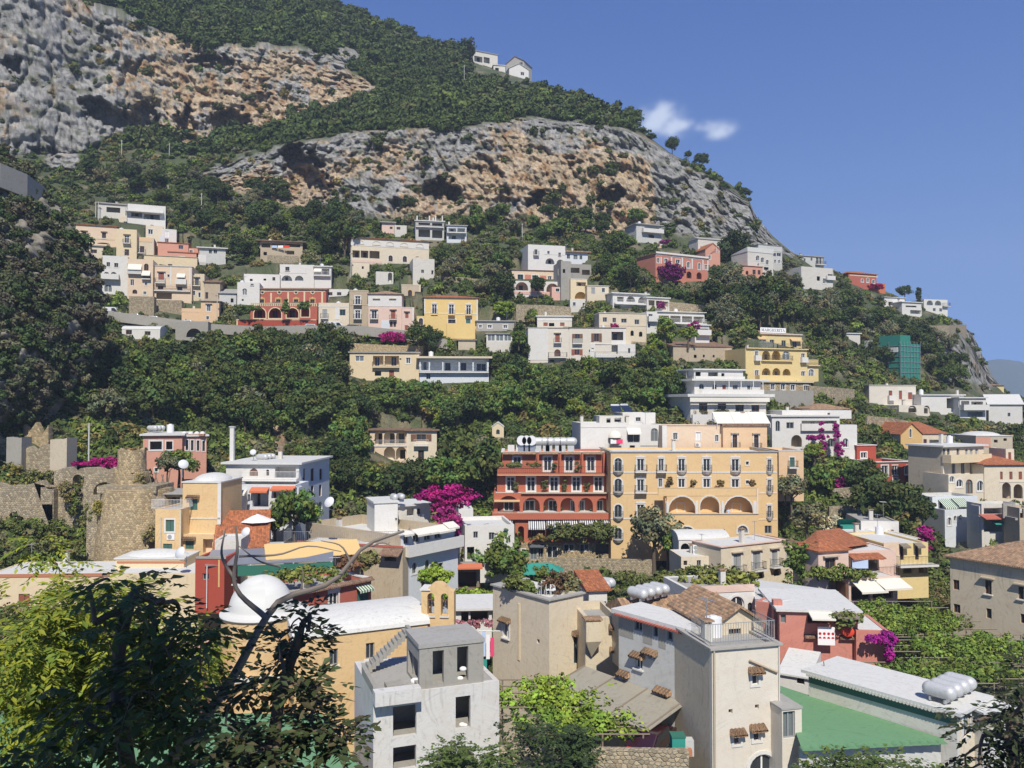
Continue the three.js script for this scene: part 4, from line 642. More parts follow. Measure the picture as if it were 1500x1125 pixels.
const rvTerrace = house('villa_terrace','red arcaded terrace with four cream-edged arches under the red villa',{x:[180,672],y:[692,798],yaw:2,dep:5,m:'redBrick',w:[['ale',210,706,296,780],['ale',320,706,411,780],['ale',450,706,536,778],['ale',556,694,616,770]],log:[[190,700,660,790,2.4,'redBrick',[['n',235,725,270,778],['n',345,725,385,778],['n',470,722,510,776]]]],roof:{t:'flat',p:0.1,m:'roofGrey'}},'terrace');
{const h = rvTerrace,f = h.F.f;for (const [x0,y0,x1,y1] of [[210,706,296,780],[320,706,411,780],[450,706,536,778],[556,694,616,770]]) {const a = h.loc(f,x0,y1),b = h.loc(f,x1,y0);part('arch_surround',extrude(ringShape(a[0],b[0],a[1],b[1],0.22,true),0.003,0.06),M.cream,h.g);}
  const a = h.loc(f,185,692),b = h.loc(f,668,690),bl = [];for (let x = a[0];x < b[0];x += 0.42) bl.push(box(x,x + 0.2,a[1] + 0.003,a[1] + 0.62,-0.24,-0.06));bl.push(box(a[0],b[0],a[1] + 0.625,a[1] + 0.75,-0.28,-0.02));part('balustrade',merge(bl),M.cream,h.g);}
join(rvMain,rvTerrace);
house('red_garden_wall','long low red garden wall with cream coping by the road',{x:[82,666],y:[790,834],yaw:2,dep:2.5,m:'red',band:[[82,788,666,796,'cream'],[82,796,92,832,'cream']],roof:{t:'flat',p:0.3,m:'roofGrey'}},'wall');
house('white_flats','white flat-roofed house with two wood windows beside red villa',{x:[718,902],y:[568,660],yaw:2,dd:3,dep:7,m:'white',w:[['n',752,590,785,613],['n',818,590,850,613],['k',730,652,775,672],['k',800,650,840,672]],roof:{t:'flat'}});
house('roadside_flats','cream-grey roadside house with a tall grey door and open shutters',{x:[680,904],y:[668,832],yaw:2,dep:7,m:'creamPale',w:[['yxd',711,716,746,778],['yg',838,716,880,760],['k',820,808,850,826]],band:[[680,692,902,698,'white'],[806,700,838,790,'white']],balc:[[700,756,780,0.7,'i']],roof:{t:'flat'}});
house('tan_house','narrow tan house with two stacked white-framed balcony doors',{x:[906,1046],y:[574,822],yaw:4,dep:8,m:'tan',w:[['sb',951,618,990,680],['sb',951,722,990,784]],band:[[906,682,1044,687,'beige'],[906,574,1044,582,'beige']],roof:{t:'flat',m:'roofGrey'}});
house('two_tone_house','house with white upper and pink lower storey and tiled roof',{x:[1046,1292],y:[606,860],yaw:4,dep:8,m:'pinkPale',w:[['sf',1090,646,1125,690],['sf',1210,646,1242,690],['sfb',1071,724,1110,784],['xrfb',1213,724,1246,788],['an',1206,806,1226,844],['an',1232,806,1250,844]],band:[[1046,606,1290,696,'white'],[1142,796,1204,858,'bluewhite']],roof:{t:'hip',m:'tileTan',h:1.2}});
house('pink_wing','pink wing with glazed veranda on top of the two-tone house',{x:[1292,1382],y:[700,872],yaw:12,dep:7,m:'pinkPale',w:[['xrf',1318,738,1342,780],['xr',1315,832,1338,868]],band:[[1292,700,1380,706,'bluewhite'],[1370,706,1380,870,'white']],roof:{t:'flat'}});
house('arched_tower_house','beige house with a cream-edged arched door above pink wing',{x:[1288,1430],y:[534,700],yaw:6,dd:5,dep:7,m:'beige',w:[['aen',1338,574,1368,622],['y',1390,655,1408,668]],band:[[1288,534,1430,542,'ivory'],[1420,542,1430,690,'ivory']],roof:{t:'flat',m:'roofGrey'}});
house('hillside_cottage','small pink and white cottage high above the long villa',{x:[1142,1232],y:[82,150],yaw:10,dep:6,m:'pinkPale',w:[['n',1205,110,1225,128]],roof:{t:'slab',o:0.6,m:'roofGrey'}});
house('hillside_cottage','white hillside cottage with dark window right of the pink one',{x:[1235,1325],y:[100,172],yaw:10,dep:6,m:'whiteOld',w:[['n',1255,112,1282,132]],roof:{t:'flat'}});

sheet(600,310,5);// yellow villa, white cube, pink arcade
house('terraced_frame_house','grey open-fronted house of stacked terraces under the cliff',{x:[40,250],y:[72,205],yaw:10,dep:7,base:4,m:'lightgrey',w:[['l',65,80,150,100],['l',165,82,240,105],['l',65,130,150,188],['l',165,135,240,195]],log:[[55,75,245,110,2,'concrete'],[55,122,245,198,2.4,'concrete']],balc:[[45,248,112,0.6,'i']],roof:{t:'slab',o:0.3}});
for (const x of [55,145,190,240]) {const g = thing('roof_post','white concrete post on the roof of the grey terraced house','post',at(x,72,T(sx(145),sy(205)) + 1),0,'posts on the terraced house roof');part('shaft',box(-0.15,0.15,-0.3,1.6,-0.15,0.15),M.white,g);}
house('blue_terrace_house','pale blue house with two open balconies under the cliff',{x:[270,416],y:[105,215],yaw:8,dep:6,base:4,m:'bluewhite',w:[['l',285,120,340,150],['l',350,120,405,152],['l',285,165,405,205]],log:[[278,112,410,155,1.6,'bluewhite',[['n',300,128,320,150]]],[278,160,410,208,1.8,'bluewhite',[['',310,175,340,205]]]],balc:[[272,414,154,0.8,'i']],roof:{t:'slab',m:'roofGrey'}});
{const h = house('yellow_villa','bright yellow villa with orange hip roof and three white-framed balconies',{x:[106,500],y:[632,835],yaw:6,dep:9,m:'yellow',w:[['sc',163,678,200,750],['sc',287,680,325,752],['sc',414,684,450,754],['n',156,786,215,812],['ns',282,790,336,826],['gxds',412,788,446,832]],band:[[106,632,500,640,'white'],[490,640,500,832,'white'],[106,740,160,748,'white'],[204,742,284,750,'white'],[328,744,410,752,'white'],[454,746,490,754,'white'],[106,640,114,740,'white']],roof:{t:'hip',m:'tileOrange',h:1.0}},'villa');
  for (const [x0,x1,y] of [[156,206,752],[282,332,754],[408,458,756]]) balcony(h,x0,x1,y,0.8,'i','f','yellow');}
house('yellow_garden_wall','yellow garden wall and arched gate below the yellow villa',{x:[50,270],y:[765,868],yaw:6,d:T(650,484) - 2.5,dep:2,m:'yellow',w:[['ans',68,780,98,830]],roof:{t:'flat',p:0.1,m:'roofGrey'}},'wall');
house('yellow_garden_wall','low yellow parapet before the yellow villa terrace',{x:[272,480],y:[818,850],yaw:6,d:T(660,484) - 2.2,dep:1.5,m:'yellow',roof:{t:'flat',p:0.1,m:'roofGrey'}},'wall');
house('white_cube_villa','bright white cubic villa with two arches above the pink arcade',{x:[868,1142],y:[246,425],yaw:14,dep:11,m:'white',w:[['yb',914,276,936,318],['ys',1009,288,1025,310],['yt',1090,300,1108,326],['al',995,340,1061,386],['al',1076,350,1132,396]],wl:[['y',818,300,826,330]],log:[[985,335,1138,398,1.8,'bluewhite',[['n',1015,355,1035,384]]]],band:[[985,312,1140,318,'white']],roof:{t:'flat',p:0.3}},'villa');
house('villa_wing','low wing with tan overhanging roof beside the white cube villa',{x:[1142,1308],y:[300,362],yaw:12,dep:6,m:'bluewhite',w:[['y',1152,312,1175,345],['yp',1200,318,1230,350],['y',1245,322,1265,350]],roof:{t:'slab',o:0.7,m:'tileTan',h:0.35}});
house('pink_arcade_upper','peach storey with ornate panels above three white arches',{x:[748,1092],y:[432,512],yaw:10,dd:3,dep:7,m:'peachPale',w:[['gs',791,460,832,504],['gs',898,466,942,506],['s',1013,472,1040,506]],band:[[748,432,1090,440,'ivory'],[845,462,890,498,'coral'],[955,468,1000,502,'coral']],roof:{t:'shed',m:'tileBrown',h:0.7,o:0.25}});
{const h = house('pink_arcade','pink arcade of three wide white arches below the white cube villa',{x:[768,1105],y:[510,612],yaw:10,dep:5,m:'white',w:[['al',776,514,868,578],['al',890,518,985,584],['al',1002,524,1092,590]],log:[[770,508,1100,600,2.2,'pinkPale',[['n',800,540,830,576],['n',915,545,945,580]]]],band:[[768,584,1104,612,'pink']],roof:{t:'flat',p:0.1}});h;}
house('pink_annex','pink annex with small green window beside the arcade',{x:[1042,1120],y:[552,645],yaw:10,d:T(800,434) - 1,dep:4,m:'pink',w:[['gs',1070,563,1097,586]],roof:{t:'flat',p:0.3}});
house('stair_block','tall grey concrete stair block right of the pink arcade',{x:[1110,1182],y:[362,640],yaw:12,dep:7,m:'concrete',w:[['k',1122,420,1140,450]],roof:{t:'flat',m:'roofGrey'}});
house('grey_terraces','grey concrete house with open terraces and potted plants',{x:[1150,1332],y:[385,500],yaw:12,dd:2,dep:7,m:'concrete',w:[['l',1180,410,1245,450],['l',1262,425,1320,465]],log:[[1172,404,1325,470,1.8,'beige']],roof:{t:'flat',m:'roofGrey'}});
house('cream_loggia_house','cream house with upper loggia and large ochre arch',{x:[1180,1302],y:[496,642],yaw:12,dep:7,m:'cream',ms:'creamOld',w:[['l',1222,515,1292,546],['al',1210,586,1298,640]],log:[[1212,508,1298,550,1.4,'peachPale',[['n',1235,520,1255,546]]],[1205,580,1300,640,1.6,'yellow']],band:[[1182,490,1300,498,'white']],roof:{t:'flat'}});
house('beige_house','plain beige house with shuttered windows next to cream loggia house',{x:[1302,1460],y:[545,650],yaw:10,dep:7,m:'ivory',w:[['yx',1330,556,1358,602],['ys',1408,560,1430,590]],roof:{t:'flat',c:'white'}});
house('small_grey_house','small grey-white house with one window under the ochre arch',{x:[1176,1288],y:[642,724],yaw:8,dep:5,m:'whiteOld',w:[['ys',1196,664,1216,690],['k',1268,668,1284,700]],roof:{t:'flat',m:'roofGrey'}});
house('concrete_outbuilding','low grey concrete building with three white windows right of yellow villa',{x:[490,766],y:[804,862],yaw:4,dep:6,m:'grey',w:[['s',508,830,529,852],['s',572,830,602,853],['s',686,830,716,854]],roof:{t:'slab',m:'roofGrey',h:0.2}});
house('terrace_shelter','white-railed rooftop terrace above the long white house',{x:[935,1190],y:[770,845],yaw:3,dep:6,m:'offwhite',w:[['k',1020,815,1060,840],['xr',980,812,1012,838],['xr',1102,812,1135,838]],band:[[935,770,1190,800,'white']],roof:{t:'slab'}});
house('long_white_house','long white house with brown shuttered balcony windows',{x:[868,1170],y:[852,1090],yaw:3,dep:8,m:'offwhite',w:[['an',915,898,968,966],['y',915,864,931,882],['y',973,862,989,880],['xrfb',1066,896,1100,958],['an',893,1044,921,1082],['an',948,1030,978,1076],['al',1060,1008,1106,1060],['k',1025,1085,1060,1100]],log:[[1045,1000,1120,1062,1.5,'pinkPale']],band:[[868,852,1012,1088,'white']],balc:[[1015,1150,1066,1.2,'i']],roof:{t:'flat',c:'beige'}});
house('long_cream_house','pale cream house with three brown double doors on balconies',{x:[1170,1480],y:[852,1075],yaw:3,dep:8,m:'offwhite',w:[['no',1210,896,1248,960],['no',1350,892,1388,952],['ro',1206,1008,1246,1050],['s',1312,1010,1328,1030]],balc:[[1192,1264,964,0.7,'grey']],roof:{t:'flat',c:'tileBrown'}});
house('conservatory','glazed conservatory with big pale panes on a weathered wall',{x:[562,752],y:[896,1012],yaw:3,dep:4,m:'whiteOld',w:[['p',570,902,626,948],['p',632,902,688,948],['p',692,902,746,948]],roof:{t:'slab',m:'roofGrey',h:0.15,o:0.2}});
house('white_garden_wall','plain white garden wall left of the long white house',{x:[460,868],y:[862,925],yaw:3,dep:3,dd:4,m:'white',w:[['y',505,868,520,884],['y',560,868,575,884]],roof:{t:'flat',p:0.1}},'wall');
house('stone_arch_gate','grey retaining block with an arched dark opening under yellow villa',{x:[275,462],y:[855,930],yaw:5,dep:4,m:'rubble',w:[['ak',410,885,452,928]],roof:{t:'flat',p:0.1,m:'roofGrey'}},'wall');
house('garden_shed','small weathered garden shed on the terrace below the road',{x:[356,482],y:[942,1000],yaw:5,dep:4,m:'beige',roof:{t:'slab',m:'roofGrey',h:0.15}},'shed');

sheet(850,300,5);// red hotel villa under the right-hand cliff
house('cliff_house','grey house with white balcony tucked under the cliff',{x:[415,600],y:[150,268],yaw:22,dep:7,base:5,m:'lightgrey',w:[['l',470,160,580,190],['k',500,215,540,245]],log:[[462,152,590,195,1.6,'lightgrey']],balc:[[448,598,204,1.2,'s']],roof:{t:'slab',m:'roofGrey',o:0.5}});
house('peach_penthouse','peach house with roof-terrace behind the red villa',{x:[575,735],y:[298,362],yaw:28,dd:8,dep:7,m:'peach',ms:'peach',w:[['y',625,320,640,335]],band:[[575,298,735,304,'white']],roof:{t:'flat'}});
{const h = house('red_hotel_villa','coral red villa with white pilasters, half hidden by purple bougainvillea',{x:[555,940],y:[378,560],yaw:28,dep:8,m:'coral',w:[['s',561,390,580,426],['s',616,394,640,422],['s',700,400,730,430],['as',780,416,803,464],['as',862,426,881,476],['s',912,440,929,476],['al',778,486,816,540],['al',852,492,890,546],['s',612,548,640,560]],log:[[770,482,900,548,1.6,'coral',[['s',785,505,803,540],['s',860,512,876,545]]]],band:[[555,368,940,382,'white'],[588,382,596,432,'white'],[663,384,673,440,'white'],[742,388,752,462,'white'],[815,396,824,470,'white'],[894,404,902,480,'white'],[930,408,938,482,'white']],roof:{t:'hip',m:'tileTan',h:0.9,o:0.3}},'villa');h;}
house('white_hill_house','whitish house behind the big pine right of the red villa',{x:[868,1080],y:[258,345],yaw:20,dd:-4,dep:5,m:'whiteOld',w:[['k',880,305,900,330]],roof:{t:'gx',h:1,m:'roofGrey',o:0.2}});
house('coral_cottage','small coral cottage with gabled top beside the pine',{x:[922,1030],y:[330,445],yaw:20,dep:6,m:'salmon',w:[['s',938,370,956,400],['as',1000,308,1014,328]],roof:{t:'gz',h:1.8,m:'tileOrange',o:0.15}});
house('turret','low round red turret on the villa roof',{x:[840,918],y:[350,395],yaw:20,dd:4,dep:5,m:'coral',roof:{t:'pavilion',h:0.4,m:'tileBrown'}},'turret');
house('white_castle_house','tall pale house with box bay on the right-hand ridge',{x:[1312,1486],y:[298,470],yaw:22,dep:9,m:'lightgrey',w:[['y',1405,352,1435,378],['as',1418,400,1434,428],['as',1448,402,1464,430],['y',1440,352,1470,378],['as',1478,410,1485,432]],band:[[1400,340,1484,348,'concrete']],roof:{t:'flat',c:'roofGrey'}});
house('arched_white_house','white house with three arched windows under the ridge',{x:[1232,1420],y:[352,490],yaw:24,dep:7,d:T(1115,398) - 6,m:'whiteOld',w:[['as',1286,370,1311,410],['as',1322,384,1346,424],['as',1358,402,1381,440],['as',1296,428,1310,448],['k',1345,455,1380,478]],roof:{t:'shedb',h:1.2,m:'roofWhite',o:0.1}});
house('coral_arcade','low coral house with small arches below the pale ridge house',{x:[1190,1342],y:[452,525],yaw:20,dep:6,m:'salmon',w:[['al',1212,482,1232,512],['n',1262,475,1285,510],['n',1300,478,1320,512]],log:[[1205,475,1240,515,1.3]],roof:{t:'shed',m:'tileOrange',h:0.6,o:0.2}});
house('white_terrace_house','white arched terrace house below the red villa garden',{x:[240,490],y:[655,740],yaw:18,dep:6,m:'white',w:[['l',270,672,318,710],['al',338,668,402,712],['al',424,674,482,722]],log:[[262,662,486,725,2,'white',[['n',355,685,372,710]]]],balc:[[245,488,728,1,'w']],roof:{t:'slab',o:0.5}});
house('white_terrace_house','white terrace house hung with magenta flowers next to arched one',{x:[490,655],y:[685,755],yaw:18,dep:6,m:'whiteOld',w:[['l',500,698,545,738],['l',555,702,600,742],['l',608,708,645,745]],log:[[494,692,650,748,2,'whiteOld']],roof:{t:'slab',o:0.3}});
house('white_stepped_house','small white stepped house with iron balcony beside cream house',{x:[488,566],y:[782,930],yaw:14,dep:6,m:'white',w:[['y',500,800,530,830],['y',495,870,512,900]],balc:[[490,560,850,0.9,'s']],roof:{t:'flat'}});
house('restaurant_terrace','white open restaurant terrace with reed shades',{x:[560,912],y:[788,870],yaw:14,dep:6,m:'white',w:[['l',575,810,650,855],['l',660,812,735,860],['l',745,815,820,862],['l',830,818,905,866]],log:[[568,800,908,868,2.4,'whiteOld']],balc:[[562,910,870,1.2,'w']],roof:{t:'slab',m:'awnWhite',o:0.4,h:0.15}});
house('white_corner_terrace','white corner house with open balconies below the restaurant',{x:[842,948],y:[885,992],yaw:14,dep:6,m:'white',w:[['l',852,905,940,945]],log:[[848,895,944,948,1.6,'white',[['n',895,915,915,945]]]],balc:[[845,946,950,1,'s']],roof:{t:'slab'}});
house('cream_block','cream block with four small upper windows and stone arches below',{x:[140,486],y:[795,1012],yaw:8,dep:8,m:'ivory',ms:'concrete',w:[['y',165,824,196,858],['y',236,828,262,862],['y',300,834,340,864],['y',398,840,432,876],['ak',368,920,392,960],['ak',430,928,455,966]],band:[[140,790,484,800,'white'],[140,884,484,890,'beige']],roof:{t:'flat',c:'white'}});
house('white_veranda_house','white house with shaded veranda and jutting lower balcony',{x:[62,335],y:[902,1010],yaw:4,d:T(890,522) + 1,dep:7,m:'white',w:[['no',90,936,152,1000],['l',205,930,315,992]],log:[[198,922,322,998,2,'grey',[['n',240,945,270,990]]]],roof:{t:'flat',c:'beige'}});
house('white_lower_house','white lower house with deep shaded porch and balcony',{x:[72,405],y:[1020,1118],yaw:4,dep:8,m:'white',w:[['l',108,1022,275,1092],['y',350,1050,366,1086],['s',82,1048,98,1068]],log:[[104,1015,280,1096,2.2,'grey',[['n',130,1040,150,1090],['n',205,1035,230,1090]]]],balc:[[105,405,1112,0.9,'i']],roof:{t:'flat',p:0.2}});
house('stone_barn','long tan stone barn with sloping tile-edged top',{x:[682,1112],y:[1040,1130],yaw:12,dep:8,m:'tan',w:[['kr',832,1098,852,1122],['k',898,1098,912,1118],['k',970,1100,984,1118]],roof:{t:'shed',m:'tileBrown',h:1.6,o:0.2}},'barn');

sheet(1060,330,3.75);// the ridge towards the headland and the yellow hotel villa
house('ridge_villa','grey-white villa with three shuttered balcony windows on the ridge',{x:[415,556],y:[172,235],yaw:20,dd:5,dep:7,m:'lightgrey',w:[['y',440,182,450,198],['y',478,178,488,195],['y',508,178,522,214],['y',526,178,538,214],['y',544,182,553,216]],balc:[[502,556,216,0.8,'i']],roof:{t:'slab',m:'roofGrey',o:0.3}});
house('ridge_villa','lower white block with loggia under the grey-white ridge villa',{x:[432,606],y:[232,345],yaw:20,dep:8,m:'whiteOld',w:[['l',572,268,602,296],['k',512,280,530,305],['s',545,292,562,320]],log:[[566,262,605,300,1.4,'beige']],balc:[[560,606,298,0.7,'s']],roof:{t:'flat'}});
house('red_ridge_house','dark red house with tiled roof and cream window arches on ridge',{x:[692,846],y:[268,345],yaw:20,dep:7,m:'redBrick',w:[['as',755,295,768,312],['as',785,290,798,315],['as',815,298,830,320]],band:[[692,276,846,281,'cream']],roof:{t:'hip',m:'tileOrange',h:1.2}});
house('red_ridge_annex','small red stepped annex with pots beside the red ridge house',{x:[846,895],y:[318,372],yaw:22,dep:6,m:'redOrange',w:[['s',860,330,872,345]],roof:{t:'flat'}});
house('headland_house','white house with sloping white roof near the headland',{x:[888,1000],y:[398,445],yaw:18,dep:6,m:'white',w:[['k',905,420,930,440]],roof:{t:'shed',m:'roofWhite',h:0.9}});
house('headland_house','white terraced house in the middle of the headland row',{x:[985,1092],y:[425,492],yaw:18,dep:6,m:'white',w:[['l',1000,440,1060,452],['l',1025,465,1085,488]],log:[[995,436,1065,455,1.2,'lightgrey'],[1020,460,1090,490,1.4,'lightgrey']],roof:{t:'slab'}});
house('headland_house','white headland house with two open rooftop arches',{x:[1106,1236],y:[408,482],yaw:14,dep:6,m:'white',w:[['al',1115,412,1150,440],['al',1160,413,1196,441],['y',1150,455,1165,472],['y',1185,456,1200,474]],log:[[1110,408,1200,443,1.6,'bluewhite']],balc:[[1200,1236,444,0.9,'i']],roof:{t:'flat',p:0.2}});
const yhTop = house('hotel_storey','top storey',{x:[112,432],y:[602,672],yaw:20,dd:5,dep:9,m:'lemon',ms:'yellowEnd',w:[['yd',132,626,152,660],['yd',190,625,212,664],['yd',254,628,278,668],['yd',318,632,342,672],['yd',378,634,402,672]],band:[[100,588,434,603,'white']],awn:[[108,168,614,622,0.9,'awnTan'],[176,230,614,622,0.9,'awnTan'],[362,420,622,632,0.9,'awnTan']],roof:{t:'hip',m:'tileTan',h:1.3,o:0.3}},'hotel');
const yhMain = house('yellow_hotel','yellow hillside hotel with loggia arches and white-framed windows',{x:[122,460],y:[680,852],yaw:20,dep:10,m:'lemon',ms:'yellowEnd',w:[['sB',172,692,190,740],['al',212,688,255,740],['al',266,688,312,740],['ap',322,690,366,740],['sB',426,704,446,750],['s',172,796,192,826],['al',210,784,258,832],['al',268,784,312,832],['al',324,788,368,832],['s',426,802,448,834]],log:[[204,680,318,742,1.8,'lemon',[['',225,705,240,738],['',280,705,295,738]]],[204,778,372,834,1.8,'lemon',[['',225,800,240,832],['',282,800,298,832],['',338,802,352,832]]]],balc:[[122,460,676,0.4,'i','f','lemon'],[205,374,742,0.5,'i','f','lemon'],[172,475,852,1.6,'s','f','lemon']],roof:{t:'flat',p:0.1}},'hotel');
const yhWing = house('hotel_wing','low yellow wing with one big arch at the hotel end',{x:[460,522],y:[738,860],yaw:20,dep:6,m:'lemon',w:[['aps',466,790,496,850]],balc:[[458,522,768,0.5,'i','f','lemon']],roof:{t:'flat'}},'hotel');
const yhBase = house('hotel_basement','stone-faced basement with white columns under the yellow hotel',{x:[205,478],y:[864,912],yaw:20,d:T(1150,575) - 1.5,dep:3,m:'rubbleWarm',w:[['ds',258,872,280,904],['ds',314,874,338,904],['ds',368,876,392,906],['ds',440,880,462,908]],roof:{t:'slab',m:'ivory',o:0.4}},'hotel');
roofSign(yhTop,'MARGHERITA',200,340,566,588);
join(yhMain,yhTop,yhWing,yhBase);
house('red_shutter_house','white house with three red-shuttered windows and flat cornice',{x:[800,1056],y:[880,985],yaw:10,dep:8,m:'offwhite',ms:'grey',w:[['xrsB',906,908,926,958],['xrs',962,908,980,956],['xrs',1012,918,1036,956]],roof:{t:'flat',c:'white'}});
house('arched_white_annex','white annex with two dark arches below the red-shutter house',{x:[962,1132],y:[988,1050],yaw:8,d:T(1340,600) - 3,dep:6,m:'offwhite',w:[['al',1014,968,1060,1028],['al',1100,972,1136,1034]],log:[[1005,985,1130,1045,1.6,'beige']],roof:{t:'flat'}});
house('broad_white_house','broad white house with plain end wall and shaded terrace',{x:[1085,1320],y:[935,1030],yaw:6,dep:9,m:'white',w:[['l',1225,950,1300,1005]],log:[[1218,942,1312,1010,2.4,'grey',[['n',1240,965,1255,1002]]]],roof:{t:'slab',o:0.3,m:'roofWhite'}});
house('stepped_white_house','stepped white house with open balconies and parasols',{x:[1296,1440],y:[950,1060],yaw:6,dep:8,m:'white',w:[['l',1305,965,1350,995],['l',1360,968,1425,998],['l',1340,1025,1425,1052]],log:[[1300,958,1432,1002,2,'white',[['n',1375,975,1390,998]]],[1335,1018,1430,1055,2,'white']],balc:[[1298,1438,1010,1.4,'s']],roof:{t:'slab',o:0.4}});
house('white_roofline_house','low white house with shallow gable behind the broad white house',{x:[1056,1180],y:[905,945],yaw:8,dd:10,dep:6,m:'whiteOld',w:[['y',1150,918,1162,932]],roof:{t:'gx',h:0.9,m:'roofWhite',o:0.2}});
house('far_pink_house','pale pink house far out towards the headland',{x:[1352,1465],y:[898,940],yaw:6,dd:20,dep:7,m:'pinkPale',w:[['y',1370,905,1380,925],['y',1392,905,1402,925],['s',1420,908,1430,925],['s',1440,908,1450,925]],roof:{t:'flat'}});
house('far_glass_house','grey glazed house between pink house and broad white house',{x:[1200,1350],y:[892,940],yaw:6,dd:18,dep:7,m:'lightgrey',w:[['yp',1215,900,1240,925],['yp',1250,900,1280,925],['yp',1290,900,1320,925]],roof:{t:'flat'}});
house('far_yellow_house','small yellow house with flat roof at the end of the bay road',{x:[1465,1540],y:[880,950],yaw:6,dd:20,dep:8,m:'lemon',w:[['s',1478,905,1490,930],['s',1505,905,1518,930]],roof:{t:'shed',m:'tileTan',h:0.6}});
house('white_gable_house','white gable-end house with long sloping white roof at the bay',{x:[1455,1640],y:[985,1080],yaw:-20,dep:9,m:'white',w:[['y',1560,1030,1575,1050]],roof:{t:'gx',m:'roofWhite',h:2.2}});
// ---------------------------------------------------------------- the two big hotels and the houses round them
sheet(700,580,4.5);
const redHotel = (() => {
  const base = house('red_hotel','large terracotta red hotel with arcades, striped awnings and roof tanks',{x:[245,874],y:[968,1082],d:119,dep:12,m:'rubbleWarm',w:[['ypd',345,1005,390,1080],['y',398,1005,430,1080],['d',455,990,526,1076],['',566,976,636,1026],['',672,976,732,1026],['k',776,976,870,1046],['ds',288,1010,312,1076]],lean:[[340,436,975,0.8,0.3,'shutterGrey']],roof:{t:'flat',p:0.05,m:'roofGrey'}},'hotel');
  const l1 = house('a','a',{x:[245,873],y:[770,966],d:119.3,dep:10,base:0.02,m:'hotelRed',w:[['l',335,850,445,940],['l',453,850,546,938],['l',556,850,652,936],['l',664,850,756,934],['l',768,850,866,932],['al',265,858,304,960]],log:[[255,840,868,964,2.4,'hotelRed',[['',355,880,385,955],['',480,880,510,955],['',590,880,620,955]]]],awn:[[334,446,816,873,1.3,'awnStripe'],[452,550,813,868,1.3,'awnStripe'],[558,652,813,852,1.2,'awnStripe'],[664,762,813,842,1.2,'awnStripe'],[769,866,813,838,1.2,'awnStripe']],roof:{t:'flat',p:0.05}});
  const l1b = house('a','a',{x:[95,245],y:[768,838],d:119.6,dep:7,base:0.02,m:'hotelRed',awn:[[112,228,806,834,1,'awnStripe']],roof:{t:'flat',p:0.05}});
  const l2 = house('a','a',{x:[104,872],y:[640,772],d:120.4,dep:9,base:0.02,m:'hotelRed',w:[['al',130,658,276,770],['al',298,670,408,768],['al',432,672,522,768],['al',545,672,640,768],['al',664,672,758,768],['al',782,672,866,768]],log:[[115,655,868,770,1.8,'hotelRed',[['s',174,698,234,768],['s',312,690,372,768],['s',468,690,520,768],['s',614,690,636,768],['s',672,690,700,768],['s',786,690,822,768]]]],lean:[[108,276,684,1.0,0.1,'awnTan']],roof:{t:'flat',p:0.05}});
  const l3 = house('a','a',{x:[126,872],y:[512,640],d:122,dep:9,base:0.02,m:'hotelRed',w:[['sc',190,534,242,626],['sc',323,534,377,628],['sc',476,534,530,628],['sc',623,534,676,628],['sc',768,534,822,628]],balc:[[128,872,506,1.3,'i','f','hotelRed']],roof:{t:'flat',p:0.05}});
  const l4 = house('a','a',{x:[160,872],y:[372,512],d:122.6,dep:9,base:0.02,m:'hotelRed',w:[['s',234,400,284,462],['s',434,400,486,494],['s',576,400,628,496],['s',718,400,770,496],['k',842,408,868,496]],lean:[[165,385,366,0.9,0.25,'tileTan'],[402,530,366,0.9,0.25,'tileTan'],[548,676,366,0.9,0.25,'tileTan'],[692,818,366,0.9,0.25,'tileTan']],roof:{t:'flat',p:0.3,c:'white'}});
  for (const x of [396,541,686,828]) {const a = l4.loc(l4.F.f,x - 6,506),b = l4.loc(l4.F.f,x + 6,376);part('pier',box(a[0],b[0],a[1],b[1],0.01,0.85),M.hotelRed,l4.g);}
  {const a = l3.loc(l3.F.f,130,514),b = l3.loc(l3.F.f,420,464);part('parapet',box(a[0],b[0],a[1],b[1],0.9,1.05),M.hotelRed,l3.g);const c = l1.loc(l1.F.f,96,812),e = l1.loc(l1.F.f,872,772);part('parapet',box(c[0],e[0],c[1],e[1],0.35,0.5),M.hotelRed,l1.g);part('parapet_coping',box(c[0],e[0],e[1] + 0.003,e[1] + 0.08,0.32,0.54),M.tan,l1.g);const q = l2.loc(l2.F.f,286,642),r = l2.loc(l2.F.f,866,634);part('moulding',box(q[0],r[0],q[1],r[1],0.005,0.4),M.beige,l2.g);const s = l3.loc(l3.F.f,130,520),t = l3.loc(l3.F.f,866,514);part('moulding',box(s[0],t[0],s[1],t[1],1.31,1.36),M.awnTan,l3.g);}
  return join(base,l1,l1b,l2,l3,l4);
})();
// planting along the red hotel's dining terrace and balconies
climber('terrace_hedge','leafy vines and shrubs on the red hotel dining terrace','hedge',655,890,117.3,[4.6,1.6,0.7],[0.075,0.10,0.035],70,{shell:0.05});
climber('terrace_hedge','bushy planter at the right end of the red hotel terrace','hedge',822,885,117.3,[2.1,1.5,0.7],[0.06,0.085,0.03],34,{shell:0.05});
climber('flower_box','long flower box under the striped awnings of the red hotel','planter',440,935,118.3,[2.6,0.4,0.4],[0.10,0.085,0.035],22,{cr:0.35});
[[400,452],[300,456],[250,458],[170,452]].forEach(([x,y],i) => climber('balcony_plants',['green plants spilling over the red top-floor parapet','trailing plants on the red top-floor parapet','low leafy pots along the red top-floor parapet','round leafy shrub at the end of the red parapet'][i],'plant',x - 30,y,121.2,[1.2,0.4,0.35],[0.08,0.11,0.04],9,{cr:0.35,leaf:0.2}));
